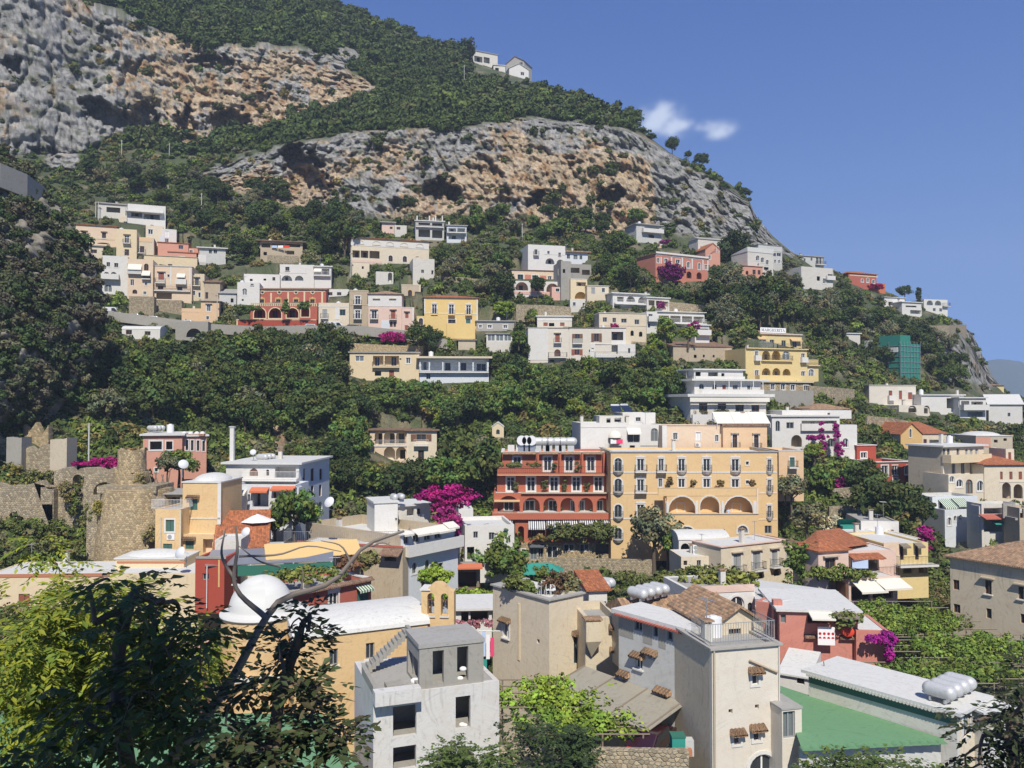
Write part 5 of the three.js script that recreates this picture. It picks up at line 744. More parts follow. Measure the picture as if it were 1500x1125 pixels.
[[440,590],[575,590],[720,590],[505,470],[655,470],[420,738],[535,738],[650,742],[765,745],[250,590]].forEach(([x,y],i) => climber('potted_plant','small bushy potted plant between the red hotel balcony doors','plant',x,y,i < 5 ? 121.4 :121.2,[0.4,0.9,0.35],[0.065,0.085,0.035],8,{cr:0.3,leaf:0.18}).userData.group = 'potted plants on the red hotel balconies');
for (const [x,y,n] of [[288,335,1],[322,335,1],[354,336,1]]) {const g = thing('round_tank','round white water tank facing out on the red hotel roof','tank',at(x,352,124),0,'round tanks on the red hotel roof');const c = new THREE.CylinderGeometry(0.72,0.72,1.6,20);c.rotateX(Math.PI / 2);c.translate(0,1.35,0);part('drum',metreUV(c),M.plastic,g);part('stand',box(-0.5,0.5,-0.6,0.62,-0.5,0.5),M.metal,g);}
for (const x of [395,450,468,530,555,612]) {const g = thing('steel_tank','shiny steel drum tank lying on the red hotel roof','tank',at(x,356,124.5),0,'steel tanks on the red hotel roof');const c = new THREE.CapsuleGeometry(0.62,0.75,4,16);c.rotateZ(Math.PI / 2);c.translate(0,1.3,0);part('drum',metreUV(c),M.tank,g);part('stand',box(-0.5,0.5,-0.6,0.68,-0.3,0.3),M.tank,g);}
for (const x of [208,230,262]) {const g = thing('roof_vent','short white vent stack on the left of the red hotel roof','vent',at(x,362,124),0,'white vents on the red hotel roof');part('stack',box(-0.25,0.25,-0.3,0.9,-0.25,0.25),M.white,g);}

sheet(870,580,5);
const yellowHotel = (() => {
  const h = house('yellow_hotel','broad ochre yellow hotel with white-framed balconies and projecting loggia',{x:[122,1340],y:[412,1078],d:117.5,yaw:1,dep:12,m:'hotelYellow',w:[
    ...[[455,553],[605,702],[795,890],[965,1050]].map(([a,b]) => ['asyq',150,a,205,b]),['scb',315,460,369,550],['scb',315,610,369,700],['scb',315,795,369,888],['d',302,1030,386,1052],
    ['scb',473,460,512,550],['s',473,605,500,668],['scq',617,460,668,552],['sc',617,606,668,672],['scq',800,460,853,552],['sc',800,606,853,672],['scq',1008,462,1064,552],['sc',1008,608,1064,672],['s',1113,480,1135,506],['s',1113,618,1135,645],
    ['scq',1271,465,1300,552],['scq',1271,615,1300,702],['scq',1271,805,1300,890],['y',1250,950,1302,1008]],
    band:[[122,556,470,563,'white'],[520,556,1340,563,'white'],[122,710,470,717,'white'],[1210,708,1340,715,'white'],[122,895,528,903,'white'],[1190,900,1340,907,'white'],[122,408,1340,416,'white']],roof:{t:'flat',p:0.3,c:'grey'}},'hotel');
  const b = house('a','a',{x:[530,1200],y:[735,1010],d:115.4,yaw:1,dep:2.06,m:'hotelYellow',w:[['al',548,735,744,862],['al',778,732,918,862],['al',952,736,1164,862],['aysp',632,958,736,1010],['aysp',1052,950,1126,1002]],log:[[536,728,1194,862,1.7,'hotelYellow',[['s',610,785,662,860],['',805,800,852,862],['sc',1014,790,1072,862]]]],roof:{t:'flat',p:0.02}});
  const f = b.F.f,put = (x0,y0,x1,y1,z0,z1,m,nm) => {const p = b.loc(f,x0,y1),q = b.loc(f,x1,y0);part(nm,box(p[0],q[0],p[1],q[1],z0,z1),M[m],b.g);};
  put(472,676,1202,733,-0.3,-0.05,'hotelYellow','terrace_parapet');put(472,672,1202,676,-0.33,-0.02,'beige','parapet_coping');put(1194,676,1202,860,0.003,0.05,'white','moulding');
  for (const [x0,x1] of [[530,545],[742,762],[934,948],[1166,1190]]) put(x0,770,x1,862,0.002,0.09,'white','column');
  put(520,860,1250,867,0.003,0.12,'beige','moulding');
  for (const [x0,y0,x1,y1] of [[548,735,744,862],[778,732,918,862],[952,736,1164,862]]) {const p = b.loc(f,x0,y1),q = b.loc(f,x1,y0);part('arch_surround',extrude(ringShape(p[0],q[0],p[1],q[1],0.16,true),0.003,0.05),M.white,b.g);}
  const p = b.loc(f,778,1008),q = b.loc(f,930,984);part('wall_lettering',signGeo(q[0] - p[0],q[1] - p[1],0.03).translate((p[0] + q[0]) / 2,(p[1] + q[1]) / 2,0.02),textBoard('Deutsche Bank',q[0] - p[0],q[1] - p[1],'#4a1d1c','#d6b07c'),b.g);
  const r = b.loc(f,934,1006),s = b.loc(f,958,976);part('wall_emblem',signGeo(s[0] - r[0],s[1] - r[1],0.03).translate((r[0] + s[0]) / 2,(r[1] + s[1]) / 2,0.02),textBoard('',1,1,'#4a1d1c','#4a1d1c',undefined,(c,cv) => {c.strokeStyle = '#d6b07c';c.lineWidth = 70;c.strokeRect(150,150,724,724);c.beginPath();c.moveTo(330,690);c.lineTo(690,330);c.stroke();}),b.g);
  return join(h,b);
})();
[[558,655],[732,655],[930,655],[1156,655]].forEach(([x,y]) => climber('potted_shrub','spiky potted shrub on the yellow hotel terrace','plant',x,y - 18,116.4,[0.45,0.75,0.45],[0.10,0.085,0.04],9,{cr:0.3,leaf:0.22}).userData.group = 'potted shrubs on the yellow hotel terrace');
house('white_bay_house','white house with a domed awning over its bay above the red hotel',{x:[-98,240],y:[196,402],d:132,yaw:6,dep:8,m:'white',w:[['yp',112,300,200,345]],wl:[],band:[[-98,224,238,229,'white'],[104,340,206,388,'lightgrey']],roof:{t:'flat'}});
{const g = thing('domed_awning','cream domed awning over the bay of the white house','awning',at(155,306,131.7));const s = new THREE.SphereGeometry(1.1,14,8,0,Math.PI * 2,0,Math.PI / 2);s.scale(1,1.05,0.8);part('hood',metreUV(s),M.awnWhite,g);}
{const g = thing('red_towel','bright red and white cloth hung on the bay rail','towel',at(186,345,131.2));part('cloth',box(-0.45,0.55,-0.1,0.62,-0.03,0.03),M.clothPink,g);part('white_cloth',box(-1.4,-0.47,-0.1,0.6,-0.03,0.03),M.cloth,g);}
house('white_arch_house','white house with tall arched window and small awning',{x:[240,500],y:[208,402],d:133,yaw:4,dep:8,m:'white',w:[['y',246,276,335,342],['ayp',416,236,470,332],['k',262,362,300,390]],awn:[[240,338,236,274,0.9,'awnWhite']],band:[[340,362,498,367,'grey']],roof:{t:'flat'}});
house('white_penthouse','white rooftop storey carrying solar water heaters',{x:[210,450],y:[122,215],d:139,yaw:4,dep:8,m:'white',w:[['ys',306,156,342,186]],roof:{t:'flat'}});
house('roof_hut','low white roof hut with dark openings left of the penthouse',{x:[40,212],y:[146,205],d:137,yaw:4,dep:6,m:'whiteOld',w:[['k',92,162,122,196],['k',150,160,200,190]],roof:{t:'flat'}});
solarHeater('solar water heater with white drum on the penthouse roof',160,118,141,10,0.9);
solarHeater('second solar water heater with tilted panel on the penthouse roof',235,118,142,30,0.95);
house('cream_back_house','pale peach house with three small white windows above the yellow hotel',{x:[500,944],y:[216,405],d:131,yaw:3,dep:8,m:'peachPale',w:[['s',580,270,612,320],['xs',746,266,780,322],['s',888,286,912,334]],band:[[500,216,534,402,'white'],[500,212,942,219,'grey']],roof:{t:'flat'}});
airUnit('white air conditioner on the pale peach house wall',762,372,130.7,3);
house('ochre_back_house','ochre house with two balcony doors and reed roof edge',{x:[944,1266],y:[222,405],d:130.5,yaw:3,dep:8,m:'peach',w:[['nfsb',1015,282,1050,384],['nfsb',1172,284,1206,386]],roof:{t:'slab',m:'tileBrown',h:0.4,o:0.2}});
{const g = thing('terrace_awning','wide sloping white awning over the ochre house roof terrace','awning',at(1090,205,131));for (let i = 0;i < 3;i++) part('awning_panel',extrudeX([[0,0.1],[-3.2,1.9],[-3.2,1.86],[0,0.06]],-4.1 + i * 2.85,-1.28 + i * 2.85),M.awnWhite,g);part('frame',merge([bar(V(-4.1,-0.6,-3.1),V(-4.1,1.9,-3.1),0.05),bar(V(4.4,-0.6,-3.1),V(4.4,1.9,-3.1),0.05),bar(V(-4.1,-0.6,0),V(-4.1,0.08,0),0.05),bar(V(4.4,-0.6,0),V(4.4,0.08,0),0.05)]),M.railWhite,g);}
sheet(960,520,7.5);// the stepped white villa
{const a = house('stepped_white_villa','stepped white villa with three terraces, awning fascia and columned loggia',{x:[385,1215],y:[460,650],d:146,yaw:16,dep:10,base:6,m:'whiteOld',ms:'lightgrey',w:[['n',480,530,572,630],['n',685,536,779,640],['n',880,545,973,645],['n',1056,550,1142,650],['y',512,690,572,740]],roof:{t:'slab',m:'roofWhite',o:1.1,h:0.5}},'villa');
  const f = a.F.f,p = a.loc(f,345,515),q = a.loc(f,1215,470);part('awning_fascia',box(p[0],q[0],p[1],q[1],1.12,1.2),M.awnWhite,a.g);
  const b = house('a','a',{x:[430,1160],y:[286,462],d:148,yaw:16,dep:8,base:0.1,m:'white',ms:'lightgrey',w:[['ay',481,316,535,376],['n',632,326,673,378],['rx',736,330,776,380],['yp',850,330,905,382],['yp',1010,335,1042,384]],roof:{t:'slab',m:'roofWhite',o:1.0,h:0.35}});
  const c = house('a','a',{x:[428,965],y:[168,286],d:149.5,yaw:16,dep:6,base:0.1,m:'white',ms:'lightgrey',w:[['k',440,185,500,235],['l',580,190,690,238],['k',725,200,760,240]],log:[[575,180,700,240,1.5,'lightgrey']],roof:{t:'slab',m:'roofWhite',o:0.4,h:0.25}});
  {const r = b.loc(b.F.f,470,460),s = b.loc(b.F.f,1158,382);part('parapet',box(r[0],s[0],r[1],s[1],0.95,1.08),M.white,b.g);for (const x of [620,780,912,1046,1150]) {const t = b.loc(b.F.f,x,384);part('column',box(t[0] - 0.07,t[0] + 0.07,t[1],b.H,0.9,0.96),M.white,b.g);} const u = c.loc(c.F.f,425,288),v = c.loc(c.F.f,965,238);part('parapet',box(u[0],v[0],u[1],v[1],0.5,0.62),M.white,c.g);}
  {const r = a.loc(a.F.f,380,655),s = a.loc(a.F.f,690,770);part('terrace_wall',box(r[0],r[0] + 17,s[1] - 1,r[1],0.5,1.0),M.white,a.g);}
  join(a,b,c);}
climber('terrace_plants','row of potted plants along the stepped villa lower terrace','plants',760,625,144.5,[7,0.35,0.4],[0.09,0.10,0.05],26,{cr:0.35,leaf:0.2});

sheet(1130,560,4.019);// right of the hotels
{const h = house('bougainvillea_villa','white villa with arched lower floor and purple bougainvillea on its columns',{x:[2,400],y:[202,420],d:141,yaw:8,dep:9,m:'white',w:[['ay',24,226,51,288],['y',88,236,132,272],['l',178,226,385,274],['al',116,310,180,380],['asy',330,330,366,380]],log:[[172,220,390,276,2,'white',[['y',230,235,260,274],['y',310,235,340,274]]],[110,300,190,384,1.8,'beige']],balc:[[170,395,277,0.5,'s']],roof:{t:'slab',o:0.3}},'villa');
  const b = house('a','a',{x:[398,502],y:[250,410],d:140,yaw:8,dep:8,m:'white',w:[['as',420,330,452,384]],roof:{t:'flat'}}),c = house('a','a',{x:[62,470],y:[165,205],d:146,yaw:8,dep:6,base:0.3,m:'white',w:[['xn',330,180,345,200]],roof:{t:'flat'}}),e = house('a','a',{x:[232,445],y:[158,180],d:149,yaw:8,dep:6,base:1,m:'white',roof:{t:'hip',m:'tileTan',h:0.9}});join(h,b,c,e);}
[[290,300,0.5,2.3],[298,390,0.7,1.6],[385,300,0.5,1.8],[400,390,0.8,1.5]].forEach(([x,y,w,hh],i) => climber('bougainvillea',['purple bougainvillea climbing the upper left villa column','purple bougainvillea falling over the villa stair wall','purple bougainvillea climbing the upper right villa column','purple bougainvillea cascading beside the villa arched window'][i],'bougainvillea',x,y,138.4,[w,hh,0.5],[0.28,0.016,0.17],22,{cr:0.35,leaf:0.22}));
climber('bougainvillea','purple bougainvillea draped along the white villa balcony','bougainvillea',280,325,138.4,[2.6,0.35,0.4],[0.28,0.016,0.17],24,{cr:0.35,leaf:0.22});
climber('bougainvillea','dark purple bougainvillea massed at the foot of the white villa','bougainvillea',235,400,138,[1.7,1.2,0.6],[0.24,0.018,0.15],30,{cr:0.4,leaf:0.22});
house('peach_tower_house','narrow peach house with green shutter and tiny balcony beside yellow hotel',{x:[40,186],y:[400,600],d:121,yaw:2,dep:8,m:'peach',w:[['gxsb',108,442,136,498]],band:[[40,398,186,403,'white']],roof:{t:'flat'}});
house('red_house','upper red house with a white-framed window and terrace garden',{x:[500,612],y:[372,480],d:140,yaw:12,dep:8,m:'red',w:[['s',526,412,560,446]],roof:{t:'flat',c:'white'}});
house('red_house','lower red house with three white-framed windows and flat roof',{x:[614,834],y:[470,612],d:134,yaw:12,dep:8,m:'red',w:[['s',648,490,686,550],['so',712,490,742,545],['as',786,490,819,542],['s',716,562,742,590],['ak',790,548,822,612]],roof:{t:'flat',c:'white'}});
house('gabled_ochre_house','ochre house with small round gable window and orange tile roof',{x:[758,886],y:[308,378],d:151,yaw:6,dep:9,m:'ochre',ms:'creamPale',w:[['as',812,275,824,296]],roof:{t:'gz',h:2.0,m:'tileOrange',o:0.2}});
house('striped_terrace_house','cream house with orange roof and striped pergola by the gable',{x:[886,1030],y:[305,385],d:152,yaw:6,dep:9,m:'creamPale',w:[['r',895,335,915,360],['l',930,338,1015,360]],log:[[925,332,1020,362,1.4,'white']],roof:{t:'shed',h:2.0,m:'tileOrange',o:0.2}});
house('coral_beige_house','coral and beige house with shallow white dome',{x:[1202,1416],y:[318,440],d:147,yaw:4,dep:8,m:'beige',w:[['k',1228,340,1255,365],['k',1310,338,1332,355],['k',1366,330,1386,345]],band:[[1202,322,1290,380,'salmon']],roof:{t:'pavilion',h:0.8}});
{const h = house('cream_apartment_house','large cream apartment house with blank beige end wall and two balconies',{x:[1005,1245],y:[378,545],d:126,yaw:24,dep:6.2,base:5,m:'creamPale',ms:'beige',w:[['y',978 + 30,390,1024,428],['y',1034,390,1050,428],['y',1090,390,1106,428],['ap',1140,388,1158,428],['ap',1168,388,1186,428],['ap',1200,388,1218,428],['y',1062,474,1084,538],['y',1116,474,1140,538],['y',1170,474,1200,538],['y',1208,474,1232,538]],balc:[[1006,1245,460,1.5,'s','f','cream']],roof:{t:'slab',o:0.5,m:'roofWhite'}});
  const b = house('a','a',{x:[1036,1345],y:[540,690],d:123.5,yaw:14,dep:8,m:'creamPale',w:[['as',1048,552,1076,588],['as',1088,572,1126,616],['anp',1143,572,1186,655],['as',1210,580,1246,640],['s',1290,570,1330,635]],roof:{t:'flat',p:0.4}});join(h,b);}
house('shutter_row_house','cream house with three mauve shuttered windows beside apartment house',{x:[1246,1500],y:[486,690],d:124,yaw:4,dep:8,m:'creamPale',w:[['xr',1346,526,1362,572],['xr',1400,526,1420,572],['xr',1455,526,1476,572],['al',1358,590,1410,685],['al',1425,600,1480,685]],log:[[1350,585,1490,688,1.8,'tan']],band:[[1246,486,1500,492,'grey'],[1340,582,1500,587,'white']],roof:{t:'hip',h:1.2,m:'tileOrange'}});
house('lift_tower','narrow cream tower with one tall mauve shutter',{x:[1375,1424],y:[392,486],d:127,yaw:4,dep:4,m:'creamPale',w:[['xr',1394,412,1412,466]],roof:{t:'flat'}},'tower');
{const h = house('blue_white_house','pale blue-white house with stepped terraces and striped rooftop awnings',{x:[1012,1246],y:[748,990],d:113,yaw:12,dep:6,m:'bluewhite',ms:'lightgrey',w:[['as',1036,796,1058,842],['as',1073,786,1088,816],['as',1105,780,1120,810],['y',1150,836,1164,868],['y',1190,826,1202,868]],roof:{t:'flat'}}),b = house('a','a',{x:[940,1205],y:[672,760],d:117,yaw:12,dep:5,base:0.2,m:'bluewhite',ms:'lightgrey',w:[['k',990,700,1015,740]],awn:[[980,1050,686,740,1.6,'awnStripeGreen'],[1056,1125,680,728,1.6,'awnStripeGreen']],roof:{t:'flat'}});join(h,b);}
house('white_arcade_house','white house with red lean-to, green awning and arched porch',{x:[1228,1450],y:[715,930],d:108,yaw:6,dep:3,m:'whiteOld',w:[['l',1250,740,1360,775],['l',1250,810,1365,880],['al',1400,800,1450,872],['y',1395,720,1412,752]],log:[[1240,730,1370,780,2,'lightgrey'],[1240,800,1372,885,2,'lightgrey'],[1390,795,1455,876,1.6,'tan']],lean:[[1220,1368,776,1.4,0.4,'redBrick'],[1284,1352,812,1.2,0.3,'awnTeal']],roof:{t:'flat',p:0.5}});
house('edge_house','tan house with dark doorway at the bay end of the street',{x:[1450,1560],y:[740,935],d:104,yaw:4,dep:3,m:'tan',w:[['k',1462,745,1485,800]],roof:{t:'flat'}});
house('low_white_shed','low white flat-roofed building among trees behind orange roof',{x:[520,742],y:[818,905],d:104,yaw:-8,dep:7,m:'white',ms:'concrete',w:[['rx',702,868,720,895]],roof:{t:'flat',m:'roofGrey',p:0.15}});
{const g = thing('green_tarpaulin','rounded teal tarpaulin cover beside the low white building','tarpaulin',at(464,842,106));const c = new THREE.CylinderGeometry(0.9,0.9,2.6,14,1,false,0,Math.PI);c.rotateX(Math.PI / 2);c.rotateY(Math.PI / 2);c.rotateX(0);c.scale(1,0.9,1);c.translate(0,0,0);part('cover',metreUV(c),M.awnTeal,g);part('valance',box(-1.3,1.3,-0.5,0.0,-0.88,0.88),M.awnTeal,g);part('posts',merge([bar(V(-1.2,-3,0.8),V(-1.2,-0.4,0.8),0.06),bar(V(1.2,-3,0.8),V(1.2,-0.4,0.8),0.06)]),M.metal,g);}
house('yellow_balcony_house','yellow house with two shaded doors and long iron balcony',{x:[660,912],y:[948,1062],d:92,yaw:10,dep:8,base:4,m:'lemon',w:[['nd',756,968,780,1046],['nd',846,966,868,1045],['al',776,1082,832,1125],['al',866,1080,918,1125]],log:[[765,1075,925,1128,1.6,'ochre']],awn:[[748,796,948,970,0.8,'woodGrey'],[834,880,944,968,0.8,'woodGrey']],band:[[660,944,755,1062,'peachPale']],balc:[[720,945,1066,1.2,'i','f','white']],roof:{t:'flat',p:0.2}});

sheet(480,480,5);// villas below the road
house('cream_road_villa','long cream villa with recessed balconies below the road',{x:[160,668],y:[185,372],yaw:4,dep:8,m:'cream',w:[['p',202,206,266,246],['l',332,206,408,278],['l',418,206,522,280],['s',574,220,606,262],['y',526,224,540,236],['xr',450,312,486,366],['k',345,318,392,352]],log:[[328,200,526,284,1.6,'cream',[['y',345,215,380,280],['y',465,212,505,280]]]],balc:[[328,526,286,0.8,'i','f','cream']],roof:{t:'slab',m:'roofGrey',h:0.25,o:0.3}});
house('pergola_villa','low pale blue villa behind a long vine-topped veranda',{x:[672,1180],y:[225,395],yaw:3,dep:7,m:'bluewhite',w:[['l',680,238,740,312],['l',750,238,838,314],['l',848,238,958,316],['l',968,238,1060,316],['l',1070,238,1166,318],['y',722,338,752,378]],log:[[676,230,1172,322,2.2,'bluewhite',[['y',700,250,725,310],['n',860,258,900,314],['n',975,258,1015,314],['',1090,262,1160,316]]]],balc:[[672,1180,324,0.8,'i']],roof:{t:'slab',m:'ivory',h:0.4,o:0.7}});
{const h = house('arcaded_villa','pink-cream villa with two storeys of round arches among trees',{x:[310,582],y:[752,975],d:150,yaw:4,dep:8,m:'peachPale',w:[['al',345,756,402,858],['al',412,756,494,858],['al',500,756,578,858],['al',412,874,494,968],['al',500,874,578,968]],log:[[325,750,580,862,1.8,'creamPale',[['n',372,775,398,855],['n',456,775,488,855],['n',520,775,560,855]]],[405,868,580,970,1.8,'creamPale',[['n',530,895,575,965]]]],balc:[[320,580,862,0.15,'w']],roof:{t:'slab',m:'tileBrown',o:0.5,h:0.2}},'villa');
  const b = house('a','a',{x:[582,800],y:[756,985],d:150.3,yaw:4,dep:9,m:'creamPale',w:[['no',648,780,722,830],['nd',662,898,706,970]],wr:[['n',800,775,815,830],['n',798,900,808,945]],balc:[[632,738,858,0.9,'w']],band:[[582,756,590,980,'white']],roof:{t:'slab',m:'tileBrown',o:0.5,h:0.2}});join(h,b);}
house('garden_kiosk','tiny cream garden hut with one arched window on the terrace',{x:[1204,1290],y:[725,802],d:146,yaw:0,dep:3,m:'cream',w:[['ag',1234,745,1260,780]],roof:{t:'gz',h:0.7,m:'roofWhite',o:0.1}},'hut');

// ---------------------------------------------------------------- left-hand cluster below the ruin
sheet(0,580,4.412);
{const h = house('salmon_house','salmon house with white-framed openings and steel tanks on flat roof',{x:[928,1180],y:[256,500],d:112,yaw:14,dep:9,m:'salmon',w:[['ks',970,294,1046,346],['ks',1074,294,1114,346],['s',1000,465,1020,490],['al',1062,448,1080,490]],roof:{t:'slab',m:'roofWhite',o:0.4}}),b = house('a','a',{x:[1128,1338],y:[262,420],d:114,yaw:30,dep:6,m:'salmon',w:[['ns',1200,284,1216,350],['ns',1234,286,1250,352],['ns',1272,288,1288,354],['ns',1308,290,1324,356]],roof:{t:'slab',m:'roofWhite',o:0.3}});join(h,b);}
waterTanks('silvery drum tank on the salmon house roof',985,232,115,3,0.36,1.4,75,'tanks on the salmon house roof');
for (const x of [1190,1232,1272,1308]) {const g = thing('roof_bump','small white rounded skylight on the salmon house roof edge','skylight',at(x,246,114.5),0,'skylights on the salmon house roof');const s = new THREE.SphereGeometry(0.38,10,6,0,6.283,0,Math.PI / 2);part('dome',metreUV(s),M.white,g);part('kerb',box(-0.36,0.36,-0.25,0.02,-0.3,0.3),M.clay,g);}
{const h = house('cream_tower_house','cream house with white domed roof and green shuttered window',{x:[1186,1428],y:[562,900],d:90,yaw:-4,dep:6,m:'church',w:[['gxh',1222,666,1276,738]],wr:[],band:[[1186,783,1424,798,'ivory'],[1408,562,1428,830,'white']],roof:{t:'pavilion',h:0.9}}),b = house('a','a',{x:[1012,1172],y:[732,1020],d:88,yaw:-4,dep:6,m:'church',w:[['gxs',1072,800,1126,876],['gx',1054,955,1112,1012]],band:[[1038,785,1045,1015,'beige'],[1160,735,1170,1015,'creamOld']],balc:[],roof:{t:'flat',p:0.1,m:'roofGrey'}}),c = house('a','a',{x:[1172,1390],y:[895,1040],d:88.6,yaw:-4,dep:5,m:'church',w:[['gxh',1198,936,1252,990],['ly',1312,925,1380,1015]],log:[[1305,918,1388,1020,1,'peachPale']],roof:{t:'flat',p:0.1}});
  const r = b.loc(b.F.f,975,730),s = b.loc(b.F.f,1185,700);part('terrace_railing',railGeo(r[0],s[0],-3,-0.1,r[1],1.0),M.railWhite,b.g);join(h,b,c);}
airUnit('white air conditioner on the cream house wall',1102,930,87.9,-4);
dish('grey satellite dish on the white domed roof',1178,520,91,0.55,30);
house('shed_with_vines','grey flat shelter with railing beside the round tower',{x:[985,1180],y:[635,730],d:93,yaw:0,dep:5,m:'concrete',w:[['l',1000,648,1165,720]],log:[[992,640,1172,725,2,'tan']],roof:{t:'slab',m:'roofGrey',h:0.15}},'shelter');
for (let i = 0;i < 7;i++) {const g = thing('pergola_pole','weathered rustic pole of the tangled vine frame','pole',at(960 + i * 22,612,95),0,'rustic poles by the round tower');part('pole',bar(V(0,-1,0),V((i % 2 ? 1 :-1) * 0.7,1.9 + (i % 3) * 0.3,0.4),0.06),M.woodGrey,g);}
// ruin: piers, broken walls, round tower
function ruin(label,x0,x1,yt,yb,d,th,m = 'rubble',holes = [],jag = 0.5,seed = 1) {
  const a = at(x0,yb,d),b = at(x1,yb,d),t = at(x0,yt,d),w = b.x - a.x,h = t.y - a.y,R = rng(seed),pts = [[0,-2.5],[w,-2.5]],n = Math.max(4,Math.round(w * 1.2));
  for (let i = n;i >= 0;i--) pts.push([w * i / n,h + (R() - 0.5) * jag * 1.6]);
  const s = poly(pts);for (const [hx0,hy0,hx1,hy1,ar] of holes) {const p = at(hx0,hy1,d),q = at(hx1,hy0,d);s.holes.push(opening(p.x - a.x,q.x - a.x,p.y - a.y,q.y - a.y,ar));}
  const g = thing('ruined_wall',label,'ruin',a);part('masonry',extrude(s,-th,0),M[m],g);BOXES.push([sx(x0),sy(yt),sx(x1),sy(yb),d,d + th]);return g;
}
ruin('pale broken pier at the left edge of the ruin',40,138,272,430,104,2.2,'concrete',[],0.25,3);
ruin('tall square-topped stone pier beside the purple flowers',322,430,278,485,102,2.4,'beige',[],0.2,4);
ruin('rough rubble wall between the two ruined piers',138,322,335,500,105,1.2,'rubble',[],1.0,5);
ruin('ruined gable of pale plastered stone against the trees',150,312,190,340,109,1.0,'rubbleWarm',[],1.6,6);
ruin('long low rubble wall with a dark doorway',-40,345,575,770,98,1.2,'rubble',[[262,590,338,700]],0.7,7);
ruin('overgrown broken wall with collapsed arch',345,560,480,830,99,1.4,'rubble',[[468,508,536,600,true]],1.2,8);
ruin('stone wall with a wide low arch beside the round tower',540,790,470,690,96,1.6,'rubble',[[602,556,748,640,true]],0.4,9);
ruin('ruined wall at the far left edge of the terraces',-60,42,260,440,106,1.4,'rubble',[],0.6,12);
{const g = thing('round_tower','ruined round stone tower with broader lower drum','tower',at(850,720,95));const cyl = (r0,r1,y0,y1) => {const c = new THREE.CylinderGeometry(r1,r0,y1 - y0,28,6);const p = c.attributes.position;for (let i = 0;i < p.count;i++) {const k = 1 + 0.04 * N3(p.getX(i),p.getY(i),p.getZ(i));p.setXYZ(i,p.getX(i) * k,p.getY(i) + (p.getY(i) > (y1 - y0) / 2 - 0.1 ? 0.35 * N3(p.getX(i) * 2,5,p.getZ(i) * 2) :0),p.getZ(i) * k);} c.translate(0,(y0 + y1) / 2,0);c.computeVertexNormals();const n = c.toNonIndexed(),q = n.attributes.position,uv = n.attributes.uv;for (let i = 0;i < q.count;i++) uv.setXY(i,uv.getX(i) * 6.28 * r0,q.getY(i));return n;};
  const yT = at(850,345,95).y,y1 = at(850,490,95).y,y2 = at(850,655,95).y,y0 = g.position.y;part('upper_drum',cyl(1.55,1.5,y1 - y0,yT - y0),M.rubbleWarm,g);part('lower_drum',cyl(2.05,1.95,y2 - y0 - 0.4,y1 - y0 - 0.01),M.rubbleWarm,g);const gr = crownGeo({seed:61,clumps:16,leaves:24,r:[1.5,0.2,1.5],cr:0.25,leaf:0.18,tone:[0.12,0.10,0.05],low:-1,y:yT - y0});part('dry_weeds',gr,leafMat,g);BOXES.push([sx(740),sy(345),sx(940),sy(720),95,99]);}
{const g = thing('bastion','bulging rubble bastion with sloping foot under the round tower','bastion',at(830,1010,92));const c = new THREE.CylinderGeometry(3.9,4.6,8.6,30,8,false,-1.7,3.4);const p = c.attributes.position;for (let i = 0;i < p.count;i++) {const k = 1 + 0.03 * N3(p.getX(i) * 0.7,p.getY(i) * 0.7,p.getZ(i) * 0.7);p.setXYZ(i,p.getX(i) * k,p.getY(i),p.getZ(i) * k);} c.translate(0,2.7,-2.4);c.computeVertexNormals();const n = c.toNonIndexed(),q = n.attributes.position,uv = n.attributes.uv;for (let i = 0;i < q.count;i++) uv.setXY(i,uv.getX(i) * 14,q.getY(i));part('masonry',n,M.rubbleWarm,g);part('top_ledge',box(-3.4,3.2,6.6,7.4,-4.4,0.4),M.rubble,g);BOXES.push([sx(640),sy(690),sx(1010),sy(1020),91,98]);}
ruin('narrow stone buttress left of the bastion',556,665,690,1040,92.5,1.0,'rubble',[],0.6,15);
// low white roofs in front of the ruin
sheet(0,780,3);
house('pavilion_house','low cream house with broad white pavilion roof under the bastion',{x:[492,880],y:[180,250],d:80,yaw:0,dep:7,base:5,m:'cream',roof:{t:'flat',p:0.05}});
house('pavilion_lantern','raised white pavilion roof on the low cream house',{x:[515,815],y:[118,160],d:83,yaw:0,dep:4,base:1,m:'cream',band:[[515,126,815,134,'clay']],roof:{t:'pavilion',h:0.7}});
house('long_low_house','long low cream house with white roof at the ruin foot',{x:[-60,500],y:[188,330],d:80,yaw:3,dep:7,base:4,m:'cream',w:[['rx',82,270,130,320]],band:[[-60,184,500,192,'clay']],roof:{t:'flat',p:0.02}});
house('red_outhouse','small dark red outhouse with one window and yellow pipe',{x:[865,992],y:[112,240],d:79,yaw:-3,dep:4,m:'red',w:[['y',890,180,918,208]],band:[[862,104,994,116,'concrete'],[960,120,966,240,'ochre']],roof:{t:'flat',p:0.2,m:'roofGrey'}},'outhouse');
dish('white satellite dish beside the pavilion roof',820,150,80,0.6,-30);
{const p = at(105,112,92),g = thing('propane_tank','white cylindrical tank lying among weeds below the ruin','tank',p);const c = new THREE.CapsuleGeometry(0.75,2.0,5,16);c.rotateZ(Math.PI / 2);c.translate(0.6,0.2,0);part('drum',metreUV(c),M.plastic,g);part('saddle',box(-0.6,1.8,-1.2,-0.3,-0.4,0.4),M.concrete,g);}
